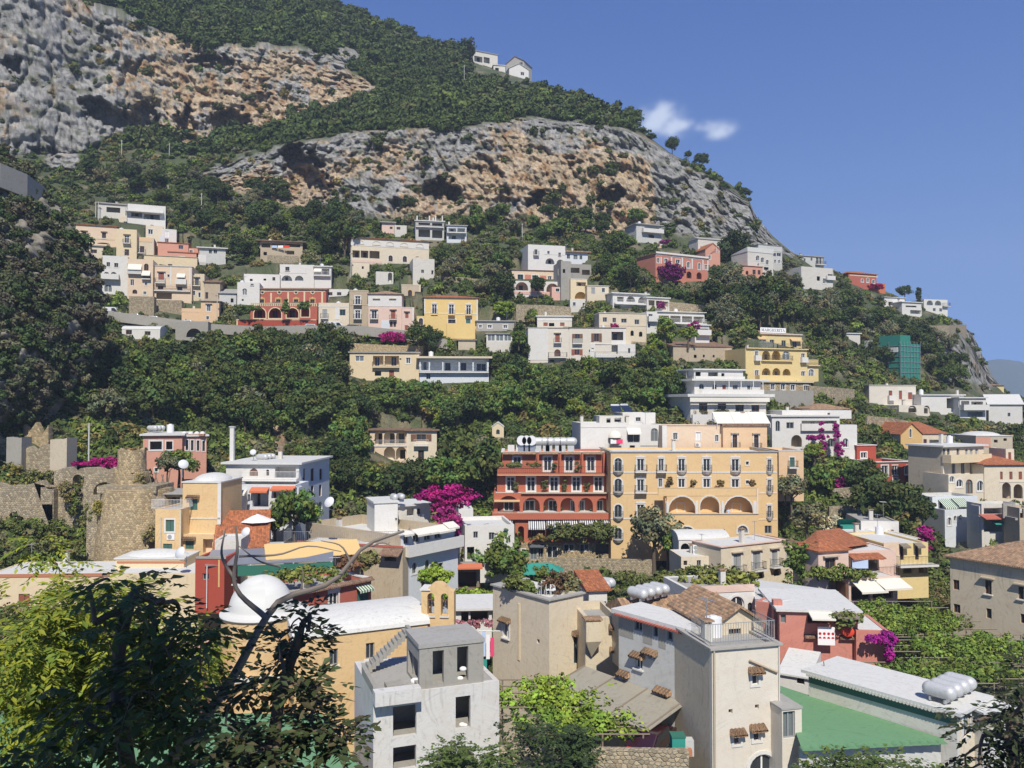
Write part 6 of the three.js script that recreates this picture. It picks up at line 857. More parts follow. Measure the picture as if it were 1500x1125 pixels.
// ---------------------------------------------------------------- houses of the valley floor
sheet(300,620,3.75);
{const h = house('white_awning_house','white two-tier house with red awnings and balustraded terrace',{x:[120,520],y:[225,330],d:103,yaw:-4,dep:13,base:8,m:'white',ms:'bluewhite',w:[['anx',246,248,292,290],['an',337,254,353,288],['l',385,240,500,300]],log:[[378,232,508,305,1.8,'white']],wr:[['n',538,250,552,310],['n',582,250,600,315],['n',630,252,645,310],['n',538,350,552,402],['n',583,345,598,400],['n',628,340,642,398],['ak',576,440,602,485],['ak',620,435,646,478]],balc:[[200,518,305,1.1,'w']],roof:{t:'slab',o:0.5}}),b = house('a','a',{x:[145,502],y:[338,565],d:98.5,yaw:-4,dep:5,base:5,m:'bluewhite',w:[['l',262,374,350,460],['l',374,362,500,450],['n',262,490,290,545],['n',315,485,345,545],['n',372,480,392,540],['y',236,390,248,430]],log:[[255,366,502,462,1.8,'bluewhite',[['n',372,378,392,455],['n',285,385,305,455]]]],awn:[[258,356,350,374,0.9,'awnOrange'],[372,502,344,364,0.9,'awnOrange'],[265,350,480,488,0.4,'awnOrange']],balc:[[365,440,455,0.7,'s']],roof:{t:'flat',p:0.3}}),c = house('a','a',{x:[132,208],y:[372,568],d:97,yaw:-4,dep:3,base:4,m:'white',w:[['l',140,395,200,440]],awn:[[128,232,366,388,0.8,'awnWhite']],roof:{t:'flat',p:0.3}});join(h,b,c);}
waterTanks('rounded silver water tank on the white house with red awnings',315,208,108,3,0.38,1.5,70,'tanks on the white awning house');
chimney('slim white chimney on the white house with red awnings',150,218,106,4.6,0.5);
dish('small dish on the roof of the white awning house',268,205,106,0.4,10);
// terrace building with pale blue side
const m2 = (() => {
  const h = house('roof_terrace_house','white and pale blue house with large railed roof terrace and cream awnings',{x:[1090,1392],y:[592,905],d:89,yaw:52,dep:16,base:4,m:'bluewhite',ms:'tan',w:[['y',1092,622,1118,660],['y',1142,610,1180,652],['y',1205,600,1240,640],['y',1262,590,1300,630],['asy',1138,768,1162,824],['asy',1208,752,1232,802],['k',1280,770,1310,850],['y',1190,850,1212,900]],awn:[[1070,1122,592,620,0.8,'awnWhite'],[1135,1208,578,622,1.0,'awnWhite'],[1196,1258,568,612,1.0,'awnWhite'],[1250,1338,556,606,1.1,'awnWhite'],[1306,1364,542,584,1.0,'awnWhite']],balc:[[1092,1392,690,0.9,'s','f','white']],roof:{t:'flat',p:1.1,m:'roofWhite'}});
  const a = h.F.f;const b = house('a','a',{x:[935,1062],y:[438,592],d:95,yaw:20,dep:5,base:1.5,m:'white',w:[['k',1045,520,1060,570]],roof:{t:'slab',h:0.2,o:0.15}}),c = house('a','a',{x:[1062,1240],y:[452,560],d:99,yaw:30,dep:5,base:2,m:'whiteOld',w:[['l',1110,465,1150,510],['y',1165,470,1185,500]],log:[[1105,458,1155,512,1]],roof:{t:'slab',h:0.2}});a;
  return join(h,b,c);
})();
house('terrace_side_house','tan rendered lower wing with brick-edged roof terrace',{x:[520,1090],y:[672,905],d:86.5,yaw:-16,dep:4,base:3,m:'tan',band:[[508,655,1090,674,'redBrick']],w:[['k',985,715,1050,760]],lean:[[980,1090,688,1.2,0.5,'tileBrown']],roof:{t:'flat',p:0.05,m:'roofWhite'}});
{const g = thing('terrace_railing','thin metal railing round the brick-edged roof terrace','railing',at(800,655,87));part('bars',railGeo(-7,6,-3,0.2,0,1.2),M.metal,g);}
dish('big white satellite dish at the corner of the roof terrace',708,505,88,0.6,-25);
waterTanks('white tank on the roof of the terrace house',1040,432,97,2,0.4,1,30,'tanks on the terrace house');
climber('bougainvillea','large magenta bougainvillea behind the roof terrace house','bougainvillea',1335,400,98,[3.2,1.6,1.4],MAG,70,{cr:0.6});
climber('bougainvillea','magenta bougainvillea branch arching left over the terrace','bougainvillea',1235,400,98,[1.7,0.7,0.8],MAG,26,{cr:0.45});
climber('bougainvillea','magenta bougainvillea hanging down the terrace house corner','bougainvillea',1330,510,95,[1.8,1.2,0.8],[0.30,0.03,0.15],30,{cr:0.45});
climber('bougainvillea','dull magenta bougainvillea trailing below the cream awnings','bougainvillea',1388,600,92.5,[0.7,2.0,0.6],[0.28,0.03,0.14],22,{cr:0.4});
climber('vine','bright green vine over the entrance of the pale blue house','vine',1250,830,88.2,[2.2,0.9,0.9],[0.13,0.21,0.03],46,{cr:0.5});
// red house beside the church
{const h = house('red_shutter_cottage','dark red house with ornate white window frames and striped awning',{x:[400,918],y:[905,1060],d:73,yaw:48,dep:7,base:4,m:'redBrick',w:[['sct',684,935,732,1015],['gx',836,912,898,990]],awn:[[826,902,886,930,0.8,'awnStripeGreen']],lean:[[400,918,888,0.45,0.2,'tileBrown']],band:[[600,905,606,1050,'red']],roof:{t:'flat',p:0.6,m:'roofGrey',c:'white'}});h;}
climber('roof_garden','mixed green plants in the roof garden of the red house','plants',560,835,75,[4.2,0.7,1.4],[0.10,0.13,0.035],46,{cr:0.5});
climber('roof_garden','spiky palm-like shrub on the red house roof','plants',895,745,78,[0.9,0.8,0.9],[0.10,0.11,0.045],18,{cr:0.4,leaf:0.4});
climber('roof_garden','reddish flowering shrub on the red house roof','plants',810,770,78,[1.4,0.8,0.9],[0.16,0.09,0.05],22,{cr:0.4});
{const g = thing('metal_canopy','long grey sheet-metal canopy with dark green fascia','canopy',at(370,770,80),rad(12));const r = box(-6.2,5.8,-0.05,0.05,-4,0);r.rotateX(0.2);part('roof_sheet',r,M.metal,g);part('fascia',box(-3.2,5.8,-1.1,-0.1,0.0,0.06),M.awnGreen,g);part('posts',merge([-6,-2,2,5.6].map(x => bar(V(x,-4,0),V(x,0,0),0.05))),M.railWhite,g);}
{const g = thing('yellow_awning','wide flat yellow canvas canopy in front of the roof terrace','awning',at(600,735,82),rad(20));const r = box(-4.6,4.8,-0.03,0.03,-3.5,0);r.rotateX(0.28);part('canvas',r,M.awnYellow,g);part('posts',merge([-4.4,0,4.6].map(x => bar(V(x,-4,0),V(x,0,0),0.05))),M.metal,g);}
house('tiled_shed','small building with steep orange tile roof beside the cream house',{x:[60,350],y:[690,800],d:87,yaw:15,dep:6,m:'creamPale',roof:{t:'shed',m:'tileOrange',h:3.2,o:0.2}});
house('white_utility_block','plain white utility block beside the orange tile roof',{x:[62,205],y:[640,760],d:84,yaw:5,dep:4,m:'whiteOld',roof:{t:'flat',p:0.15}});
parasol('big white parasol beside the orange tile roof',290,640,92,2.0,undefined);
dish('white satellite dish on the orange tile roof',248,660,85,0.5,-20);
house('stepped_wall','stepped grey garden wall right of the orange tile roof',{x:[345,440],y:[660,760],d:88,yaw:10,dep:1,m:'lightgrey',roof:{t:'flat',p:0.02,m:'roofGrey'}},'wall');
house('white_shop_row','low white shop building with balconies beside the tree',{x:[1430,1700],y:[560,760],d:99,yaw:10,dep:8,m:'white',w:[['y',1475,595,1500,630],['k',1440,680,1480,750],['y',1560,600,1590,640]],roof:{t:'flat',m:'roofWhite'}});
house('white_side_house','white house with dark band window left of red hotel',{x:[1395,1475],y:[470,580],d:108,yaw:8,dep:8,m:'white',w:[['k',1405,520,1445,560]],roof:{t:'flat'}});

// ---------------------------------------------------------------- church
sheet(380,820,3.6875);
{const h = house('church','ochre church with white vaulted roof, dome and open bell gable',{x:[196,912],y:[386,900],d:60,yaw:25,dep:6.5,base:6,m:'church',w:[['yt',378,484,424,566],['yt',575,452,621,532]],roof:{t:'vault',h:1.15,o:0.15}},'church');
  const g = h.g;g.updateMatrixWorld(true);const inv = g.matrixWorld.clone().invert(),lp = (x,y,d) => at(x,y,d).applyMatrix4(inv);
  // bell gable across the far end
  const bw = 2.5,bh = lp(970,165,62).y,by = lp(970,400,62).y,s = new THREE.Shape();s.moveTo(-bw / 2,by);s.lineTo(bw / 2,by);s.lineTo(bw / 2,bh - 0.15);s.quadraticCurveTo(bw * 0.3,bh - 0.1,bw * 0.22,bh + 0.25);s.quadraticCurveTo(bw * 0.1,bh + 0.5,0,bh + 0.45);s.quadraticCurveTo(-bw * 0.1,bh + 0.5,-bw * 0.22,bh + 0.25);s.quadraticCurveTo(-bw * 0.3,bh - 0.1,-bw / 2,bh - 0.15);s.closePath();
  for (const k of [-1,1]) s.holes.push(opening(k * 0.52 - 0.27,k * 0.52 + 0.27,bh - 2.0,bh - 0.3,true));
  const bg = part('bell_gable',extrude(s,-0.9,0),M.church,g);bg.position.set(h.W / 2 + 0.75,0,0.1);bg.rotation.y = rad(-30);
  for (const k of [-1,1]) {const b = new THREE.LatheGeometry([[0.02,0.42],[0.12,0.4],[0.16,0.2],[0.2,0.05],[0.27,0]].map(([x,y]) => new THREE.Vector2(x,y)),12);b.translate(k * 0.52,bh - 1.35,-0.45);part('bell',metreUV(b),M.iron,bg);part('yoke',box(k * 0.52 - 0.26,k * 0.52 + 0.26,bh - 0.93,bh - 0.85,-0.5,-0.4),M.wood,bg);part('sill',box(k * 0.52 - 0.34,k * 0.52 + 0.34,bh - 2.12,bh - 2.0,-0.02,0.1),M.whiteOld,bg);}
  part('gable_cap',box(-bw / 2 - 0.1,-bw * 0.22,bh - 0.1,bh + 0.0,-1.6,0.1),M.white,bg);part('gable_pier',box(-bw / 2,-bw / 2 + 0.5,by - 0.5,bh - 0.12,-1.6,-0.91),M.church,bg);
  // drum and dome at the near end
  const c = lp(0,0,63),dc = at(10,290,61.5).applyMatrix4(inv),R = 2.35,dy = lp(0,290,61.5).y;
  const drum = new THREE.CylinderGeometry(R + 0.5,R + 0.55,11,24,1);drum.translate(dc.x,dy - 5.5,dc.z);part('drum',metreUV(drum),M.church,g);
  const prof = [];for (let i = 0;i <= 14;i++) {const a = i / 14 * Math.PI / 2;prof.push(new THREE.Vector2(Math.max(0.001,Math.sin(a) * R),Math.cos(a) * R * 1.12));} prof.push(new THREE.Vector2(R + 0.62,-0.02),new THREE.Vector2(R + 0.62,-0.2),new THREE.Vector2(R + 0.4,-0.2));const dome = new THREE.LatheGeometry(prof,36);dome.translate(dc.x,dy + 0.22,dc.z);const dm = part('dome',dome.toNonIndexed(),M.roofWhite,g);
  const lobe = new THREE.SphereGeometry(1.5,20,10,0,Math.PI * 2,0,Math.PI / 2);lobe.scale(1.15,0.85,1.2);lobe.translate(dc.x + 2.2,dy - 0.6,dc.z + 0.2);part('half_dome',metreUV(lobe),M.roofWhite,g);const w = dc.clone();part('drum_window',box(w.x + 0.95,w.x + 1.45,dy - 2.4,dy - 1.6,w.z + R + 0.1,w.z + R + 0.52),M.dark,dm);part('string_course',box(dc.x - 3,dc.x + 4.2,dy - 4.0,dy - 3.75,dc.z + R + 0.2,dc.z + R + 0.6),M.white,g);c;}
house('pink_chapel','pink house front half hidden behind the dark foreground tree',{x:[-640,-330],y:[560,760],d:54,yaw:10,dep:5,m:'pink',w:[['as',-560,600,-520,660],['al',-480,680,-400,760]],log:[[-490,670,-390,765,1.2,'coral']],band:[[-460,560,-448,760,'white']],roof:{t:'flat',m:'roofWhite'}});
// unfinished white building
{const h = house('unfinished_house','raw white unfinished building with empty window openings and outdoor stair',{x:[622,1296],y:[694,1150],d:47.5,yaw:20,dep:6.5,base:3,m:'whiteRaw',w:[['k',722,796,848,945],['k',1060,742,1140,906],['k',722,1016,846,1122]],roof:{t:'flat',p:0.04,m:'roofGrey'}},'building');
  const f = h.F.f,o = (x,y,z = 0) => h.loc(f,x,y,z);
  const b = house('a','a',{x:[868,1212],y:[462,690],d:47.9,yaw:20,dep:3.3,base:0,m:'concrete',ms:'concrete',w:[['k',936,494,996,664],['k',1068,472,1128,652]],wl:[['l',800,475,858,680]],roof:{t:'slab',m:'roofGrey',h:0.25,o:0.06}});
  {const p = o(626,800,0.8),q = o(876,694,0.8);part('ledge_beam',box(p[0],q[0],p[1],q[1],0.003,0.75),M.whiteRaw,h.g);}
  const x0 = o(560,640,-4)[0],st = [];for (let i = 0;i < 13;i++) {const y = 0.02 + i * 0.185;st.push(box(-h.W / 2 + 0.2 + i * 0.225,-h.W / 2 + 0.2 + (i + 1) * 0.225 + 0.02,h.H + y - 0.2,h.H + y + 0.185,-5.0,-4.0));} const stair = part('stair',new THREE.BufferGeometry(),M.concrete,h.g);stair.geometry = st[0];st.slice(1).forEach(gm => part('step',gm,M.concrete,stair));x0;
  part('terrace_kerb',box(-h.W / 2,-h.W / 2 + 0.25,h.H + 0.003,h.H + 0.5,-3.9,-0.1),M.concrete,h.g);
  part('roof_hatch',box(-h.W / 2 + 0.9,-h.W / 2 + 1.9,h.H + 0.003,h.H + 0.22,-1.5,-0.7),M.concrete,h.g);
  join(h,b);}
for (const [x,y,s] of [[1085,650,0.2],[1100,600,0.22],[760,940,0.22],[740,942,0.17],[1095,900,0.2],[1110,902,0.17],[840,668,0.28]]) {const g = thing('debris','white sack of rubble left in an opening of the unfinished building','sack',at(x,y,48.6),0,'sacks in the unfinished building');const q = new THREE.SphereGeometry(s,9,6);q.scale(1,0.7,0.7);q.translate(0,s * 0.5,0);part('sack',metreUV(q),M.cloth,g);}
house('cafe_veranda','white-framed cafe veranda with flower boxes between church and beige house',{x:[1058,1256],y:[268,372],d:74,yaw:5,dep:5,m:'white',w:[['l',1090,282,1130,340],['l',1140,278,1240,332]],log:[[1085,272,1250,345,2.2,'woodGrey']],roof:{t:'slab',m:'roofWhite',h:0.2,o:0.5}},'cafe');
climber('flower_box','pink and white flowers along the cafe veranda rail','planter',1190,345,71.4,[3.0,0.35,0.3],[0.36,0.16,0.18],24,{cr:0.3,leaf:0.16});
climber('pergola_vine','bright green vine roof above the cafe veranda','vine',1140,195,82,[4.2,0.35,2.2],[0.12,0.20,0.03],70,{cr:0.5});
{const g = thing('clothes_rack','row of colourful clothes hanging outside the cafe wall','clothes',at(1240,590,58));[['clothBlue',0],['cloth',0.3],['clothPink',0.6],['awnTeal',0.1]].forEach(([m,x],i) => part('garment',box(x - 0.5,x - 0.24,0.9 - (i % 2) * 0.2 - (i > 2 ? 1.2 :0),2.6 - (i > 2 ? 1.3 :0) - i * 0.2,i * 0.03 - 0.04,i * 0.03),M[m],g));part('rail',bar(V(-0.7,2.65,0),V(0.8,2.65,0),0.03),M.metal,g);}
// ---------------------------------------------------------------- beige house, long grey-walled house
sheet(680,800,3.4625);
house('beige_corner_house','beige corner house with roof garden and tile-hooded windows',{x:[146,430],y:[238,640],d:62.6,yaw:-50,dep:3.5,base:7,m:'ivory',w:[['sth',198,385,226,470],['y',368,470,382,496]],wr:[['gh',556,458,606,584],['',570,612,612,665]],band:[[274,290,284,580,'cream']],roof:{t:'flat',p:0.35,m:'roofWhite',c:'grey'}});
[[260,190,0.9,[0.08,0.11,0.035],'large green shrub in the roof garden of the beige house'],[330,215,0.7,[0.07,0.10,0.03],'small dark shrub in the beige house roof garden'],[470,190,1.1,[0.14,0.09,0.05],'reddish flowering shrub in the beige house roof garden'],[540,200,0.9,[0.11,0.12,0.06],'grey-green potted tree in the beige house roof garden'],[410,160,1.0,[0.08,0.12,0.03],'leafy pot plant at the back of the beige house roof']].forEach(([x,y,r,t,l],i) => climber('roof_shrub',l,'shrub',x,y,63 + i * 0.3,[r,r * 0.8,r],t,22,{cr:0.35,leaf:0.17}));
for (const [x,y] of [[365,222],[390,215],[450,235],[425,232]]) {const g = thing('garden_chair','white garden chair on the beige house roof','chair',at(x,y + 16,63.5),x * 0.3,'white chairs on the beige house roof');part('seat',box(-0.22,0.22,0.4,0.45,-0.22,0.22),M.plastic,g);part('backrest',box(-0.22,0.22,0.46,0.9,-0.24,-0.2),M.plastic,g);for (const [lx,lz] of [[-0.2,-0.2],[0.2,-0.2],[-0.2,0.2],[0.2,0.2]]) part('leg',bar(V(lx,-0.15,lz),V(lx,0.4,lz),0.02),M.plastic,g);}
house('bay_link_house','weathered cream wing with projecting shelf between the two foreground houses',{x:[612,786],y:[362,690],d:59.5,yaw:8,dep:5,base:7,m:'creamOld',w:[['s',625,410,640,432],['gh',748,425,768,450],['kh',752,540,776,572]],roof:{t:'flat',p:0.6,m:'roofGrey'}});
{const g = thing('corbelled_bay','cream corbelled bay hanging on the weathered wing','bay',at(645,470,59.2),rad(8));part('bay',box(-0.55,0.55,0,1.5,-0.2,0.75),M.creamOld,g);part('corbel',faces([[[-0.55,0,0.75],[0.55,0,0.75],[0,-1.3,0.02]],[[-0.55,0,0],[-0.55,0,0.75],[0,-1.3,0.02]],[[0.55,0,0.75],[0.55,0,0],[0,-1.3,0.02]]]),M.creamOld,g);part('tile_cap',box(-0.65,0.65,1.503,1.6,-0.2,0.85),M.tileTan,g);}
house('white_stair_hut','small white rooftop hut with orange tile edge behind beige house',{x:[630,722],y:[225,345],d:66,yaw:8,dep:4,base:4,m:'white',w:[['gx',735 - 20,280,716,318]],roof:{t:'shed',m:'tileOrange',h:0.7,o:0.3}});
waterTanks('long white water tank on the roof behind the stair hut',690,232,70,2,0.45,1.6,60,'tanks behind the stair hut');
{const h = house('grey_walled_house','tall house with weathered grey side wall, white roof and tile hoods',{x:[780,1140],y:[388,1090],d:52.2,yaw:-52,dep:2.4,base:4,m:'lightgrey',ms:'offwhite',w:[['y',862,376,902,436],['y',958,402,982,462],['y',1026,428,1074,490],['th',868,566,904,628],['h',930,550,968,582],['h',802,660,828,690],['h',990,745,1036,792]],wr:[['sh',1176,655,1212,715],['sh',1178,800,1212,850],['sh',1182,936,1226,1018]],roof:{t:'slab',m:'roofWhite',o:0.35,h:0.3}});
  const f = h.F.f,a = h.loc(f,780,336,0),b = h.loc(f,1140,520,0);for (const [x0,x1,y] of [[770,858,380],[906,954,415],[986,1022,445],[1078,1140,470]]) {const u = h.loc(f,x0,y)[0],w = h.loc(f,x1,y)[0];part('painted_band',box(Math.max(u,-h.W / 2),Math.min(w,h.W / 2),h.H - 1.45,h.H - 0.02,0.003,0.015),M.concrete,h.g);} const n = 26;for (let i = 0;i < n;i++) {const c = new THREE.CylinderGeometry(0.09,0.09,0.5,6);c.rotateX(Math.PI / 2);c.translate(-h.W / 2 + (i + 0.5) * h.W / n,h.H + 0.02,0.24);part('eave_tile',metreUV(c),M.redBrick,h.g);} a;b;}
sheet(1000,760,3);
{const h = house('cream_end_house','tall cream house end with small tile-hooded windows and roof terrace',{x:[122,416],y:[566,1110],d:46.6,yaw:14,dep:5,base:4,m:'offwhite',ms:'creamOld',w:[['sh',304,684,332,728],['k',202,842,214,856],['k',318,826,326,836],['sh',224,956,254,990],['sh',310,936,342,974],['as',292,1040,410,1108]],roof:{t:'flat',p:0.06,m:'roofGrey',c:'grey'}});
  const b = house('a','a',{x:[128,345],y:[470,560],d:49.5,yaw:14,dep:5.5,base:1,m:'creamOld',w:[['nd',203,485,256,558]],roof:{t:'gz',h:1.1,m:'tileTan',o:0.3}});
  const f = h.F.f,p = h.loc(f,120,566),q = h.loc(f,412,560);part('terrace_railing',railGeo(p[0] + 0.1,q[0],-2.6,-0.15,p[1] + 0.13,1.1),M.frameGrey,h.g);const r = h.loc(f,290,620),s = h.loc(f,412,672);part('drain_pipe',bar(V(r[0],r[1],0.1),V(s[0],s[1],0.1),0.07),M.tan,h.g);part('corner_pipe',bar(V(h.W / 2 - 0.05,-4,0.06),V(h.W / 2 - 0.05,h.H,0.06),0.05),M.white,h.g);part('side_pipe',bar(V(-h.W / 2 + 0.1,-4,0.08),V(-h.W / 2 + 0.1,h.H,0.08),0.06),M.beige,h.g);join(h,b);}
house('glazed_annex','narrow cream annex with blue-grey glazed upper floor',{x:[426,512],y:[838,1130],d:46,yaw:14,dep:4,base:3,m:'offwhite',w:[['yp',432,850,494,962]],roof:{t:'slab',m:'roofGrey',h:0.1,o:0.05}});
sheet(680,800,3.4625);
{const g = thing('tile_roof_house','low house with tan barrel-tile roof between white roof and terrace','house',at(1160,350,57),rad(14));part('wall',box(-4.5,2.6,-4,0,-4,0),M.creamOld,g);part('roof',extrudeX([[0.3,-0.1],[0.3,0.05],[-2,1.0],[-4.3,0.05],[-4.3,-0.1]],-4.8,2.9),M.tileTan,g);}
waterTanks('white plastic water tank in the row on the white roof',880,275,57,4,0.36,1.5,40,'row of tanks on the white roof');
{const h = thing('corrugated_canopy','large translucent corrugated canopy between the two foreground houses','canopy',at(850,770,53.5),rad(-52));const sh = extrudeX([[-0.1,0.9],[3.3,0.05],[3.3,0.0],[-0.1,0.85]],-4.6,4.4);part('sheet',sh,M.sheetMetal,h);for (let i = 0;i < 4;i++) part('batten',extrudeX([[-0.1,0.96],[3.3,0.11],[3.3,0.06],[-0.1,0.91]],-4.6 + i * 2.9,-4.5 + i * 2.9),M.woodGrey,h);for (const x of [-4.4,0,4.2]) part('post',bar(V(x,-4,3.2),V(x,0.05,3.2),0.05),M.railWhite,h);}
wallStrip('terrace_wall','mossy rubble wall below the vine pergola',[[180,1080,46.5],[640,1090,46],[1140,1100,45.5]],0.6,0.5,'rubble',{down:6});
{const g = thing('planter_row','terracotta planters along the pergola wall','planter',at(905,1052,46.3));for (let i = 0;i < 5;i++) part('box',box(-1.6 + i * 0.9,-0.85 + i * 0.9,-0.1,0.24,-0.2,0.15),M.clay,g);}
// dark red car parked under the canopy
function car(label,pos,yaw,paint,van = false,group) {
  const g = thing(van ? 'parked_van' :'parked_car',label,van ? 'van' :'car',pos,yaw,group),pm = new THREE.MeshPhysicalMaterial({color:paint,roughness:0.35,clearcoat:0.8,clearcoatRoughness:0.1});
  const prof = van ? [[-2.4,0.35],[2.35,0.35],[2.4,0.9],[1.9,1.15],[1.25,1.95],[-2.3,2.0],[-2.4,1.8]] :[[-2.0,0.32],[2.0,0.32],[2.05,0.72],[1.1,0.86],[0.5,1.36],[-1.2,1.42],[-1.85,0.95],[-2.05,0.85]];
  const b = new THREE.ExtrudeGeometry(poly(prof),{depth:1.5,bevelEnabled:true,bevelThickness:0.1,bevelSize:0.08,bevelSegments:2});b.translate(0,0,-0.75);part('body',metreUV(b),pm,g);
  const gl = van ? [[1.3,1.2],[1.75,1.2],[1.2,1.85],[0.6,1.85],[0.6,1.2]] :[[-1.55,0.95],[0.95,0.92],[0.45,1.3],[-1.1,1.34]];part('side_window',extrude(poly(gl),-0.87,0.87),M.glass,g);
  part('windscreen',extrudeX([[-0.68,0],[0.68,0],[0.6,0.02],[-0.6,0.02]],0,0.62).rotateZ(van ? 2.2 :2.42).translate(van ? 1.8 :1.12,van ? 1.28 :0.95,0),M.glass,g);
  for (const [x,z] of [[-1.3,0.78],[1.3,0.78],[-1.3,-0.78],[1.3,-0.78]]) {const w = new THREE.CylinderGeometry(0.32,0.32,0.22,16);w.rotateX(Math.PI / 2);w.translate(x,0.32,z);const wm = part('wheel',metreUV(w),M.dark,g);const r = new THREE.CylinderGeometry(0.19,0.19,0.24,12);r.rotateX(Math.PI / 2);r.translate(x,0.32,z);part('rim',metreUV(r),M.metal,wm);}
  for (const z of [-0.55,0.55]) {part('headlight',box(van ? 2.36 :2.0,van ? 2.5 :2.14,0.62,0.76,z - 0.16,z + 0.16),M.tank,g);part('tail_light',box(van ? -2.52 :-2.15,van ? -2.4 :-2.0,0.72,0.86,z - 0.14,z + 0.14),M.clothRed,g);}
  return g;
}
car('dark red car parked in the shade of the canopy',at(950,1035,49),rad(60),lin(0.03,0.006,0.008));
{const g = thing('green_bin','green wheeled refuse bin beside the canopy post','bin',at(1090,1058,47.2));part('body',box(-0.45,0.3,0,1.05,-0.4,0.3),M.awnTeal,g);part('lid',box(-0.48,0.33,1.053,1.15,-0.45,0.33),M.awnGreen,g);part('side_panel',box(0.31,0.8,0,0.9,-0.3,0.25),M.lightgrey,g);}
// ---------------------------------------------------------------- right foreground
sheet(1000,760,3);
house('white_flat_house','white house with pink-edged flat roof and three balcony doors',{x:[165,446],y:[112,272],d:99.5,yaw:28,dep:5.2,base:4,m:'ivory',ms:'ivory',w:[['yxsfb',222,156,256,234],['yxsfb',308,146,341,218],['yxsfb',390,138,416,204],['ak',330,236,356,262],['ak',400,220,430,250]],roof:{t:'flat',p:0.05,m:'roofWhite',c:'pinkPale'}});
house('cream_wing','low cream wing with small window and air conditioners on roof',{x:[-10,150],y:[166,260],d:99,yaw:5,dep:5,base:3,m:'creamPale',w:[['y',62,182,80,205],['n',4,184,20,204]],roof:{t:'flat',p:0.05}});
for (const [x,y] of [[62,156],[88,158],[112,160],[60,138],[86,136]]) airUnit('white air conditioner in the stack on the cream wing roof',x,y,101,5,'air conditioners on the cream wing roof');
house('white_link_roof','white curved-roof building in front of the yellow hotel',{x:[-20,200],y:[92,165],d:106,yaw:3,dep:5,base:3,m:'white',w:[['al',-8,108,30,160]],roof:{t:'vault',h:0.9,o:0.1}});
house('edge_cream_house','narrow cream house with tile-capped window beside white flat house',{x:[446,516],y:[110,275],d:106,yaw:28,dep:6,base:3,m:'creamPale',w:[['ys',455,130,475,168]],roof:{t:'flat',p:0.05,c:'tileBrown'}});
{const h = house('orange_roof_house','pale pink house with broad orange hip roof and ivy corner',{x:[590,722],y:[142,330],d:86,yaw:18,dep:4.2,base:4,m:'pinkPale',w:[['nf',626,175,672,222],['al',640,255,690,320]],log:[[630,250,700,325,1.5,'tan']],roof:{t:'hip',m:'tileOrange',h:0.9,o:0.3}}),b = house('a','a',{x:[486,592],y:[142,320],d:89.5,yaw:-48,dep:6,base:4,m:'pinkPale',w:[['nd',516,170,556,222]],roof:{t:'flat',p:0.02}}),c = house('a','a',{x:[722,930],y:[140,250],d:89,yaw:10,dep:5,base:4,m:'pinkPale',w:[['l',740,165,862,238],['k',868,165,884,182]],log:[[732,158,868,242,2,'tan',[['n',745,175,765,238]]]],lean:[[718,860,150,1.4,0.35,'tileOrange']],balc:[[722,930,246,1.0,'i','f','pinkPale']],roof:{t:'flat',p:0.1,m:'roofWhite'}});
  // the broad hip roof over the whole house
  h.g.updateMatrixWorld(true);const inv = h.g.matrixWorld.clone().invert(),q = (x,y,d) => at(x,y,d).applyMatrix4(inv).toArray();const A = q(490,132,92.5),B = q(592,142,85.5),C = q(822,112,92),D = q(720,92,101),E = q(548,100,99),r1 = q(588,52,95),r2 = q(688,40,98);part('main_roof',faces([[A,B,r1],[B,C,r2,r1],[C,D,r2],[D,E,r1,r2],[E,A,r1]]),M.tileOrange,h.g);
  join(h,b,c);}
climber('ivy','dense ivy covering the corner of the orange-roofed house','ivy',535,195,88,[2.2,3.0,1.0],[0.07,0.12,0.03],80,{cr:0.55});
climber('ivy','trailing vine along the terrace of the orange-roofed house','ivy',690,240,85,[4.2,0.7,0.7],[0.09,0.13,0.035],46,{cr:0.45});
{const g = thing('laundry','pale blue sheet drying on the orange-roofed house balcony','laundry',at(780,222,87.4));part('sheet',box(-0.85,0.85,0.1,1.0,-0.02,0.02),M.clothBlue,g);}
{const h = house('restaurant_house','pink ground floor with two large cream awnings and dark shopfront',{x:[722,935],y:[258,360],d:85.5,yaw:12,dep:4,base:3,m:'pinkPale',w:[['l',740,300,825,356],['l',835,296,925,350]],log:[[732,290,930,358,2,'wood']],roof:{t:'flat',p:0.05}});awning(h,738,852,268,326,1.9);awning(h,838,956,262,312,1.9);}
house('cream_roof_house','white-roofed cream house behind the orange hip roof',{x:[812,1068],y:[96,160],d:96,yaw:8,dep:9,base:3,m:'creamPale',w:[['n',870,128,886,150]],roof:{t:'flat',p:0.05,m:'roofWhite'}});
house('arched_terrace_house','white house with large arched window and hedge-lined roof',{x:[32,312],y:[312,440],d:70,yaw:12,dep:6,base:6,m:'white',w:[['ass',206,342,270,416],['an',286,368,306,405]],band:[[30,300,314,316,'pinkPale']],roof:{t:'flat',p:0.05,m:'roofGrey'}});
climber('hedge','clipped green hedge on the arched white house roof','hedge',185,275,73,[3.6,0.7,0.8],[0.12,0.15,0.04],46,{cr:0.5});
climber('hedge','untidy shrubs along the back of the white house roof','hedge',90,235,80,[4.2,0.8,0.9],[0.09,0.12,0.04],46,{cr:0.55});
{const g = thing('covered_boat','small boat under a blue-green cover on the roof terrace','boat',at(62,285,75),0.4);const s = new THREE.SphereGeometry(0.9,16,8,0,6.283,0,Math.PI / 2);s.scale(1.1,0.45,0.6);part('cover',metreUV(s),M.clothBlue,g);const k = new THREE.SphereGeometry(0.9,16,8,0,6.283,Math.PI / 2,Math.PI / 2);k.scale(1.1,0.35,0.55);part('hull',metreUV(k),M.plastic,g);}
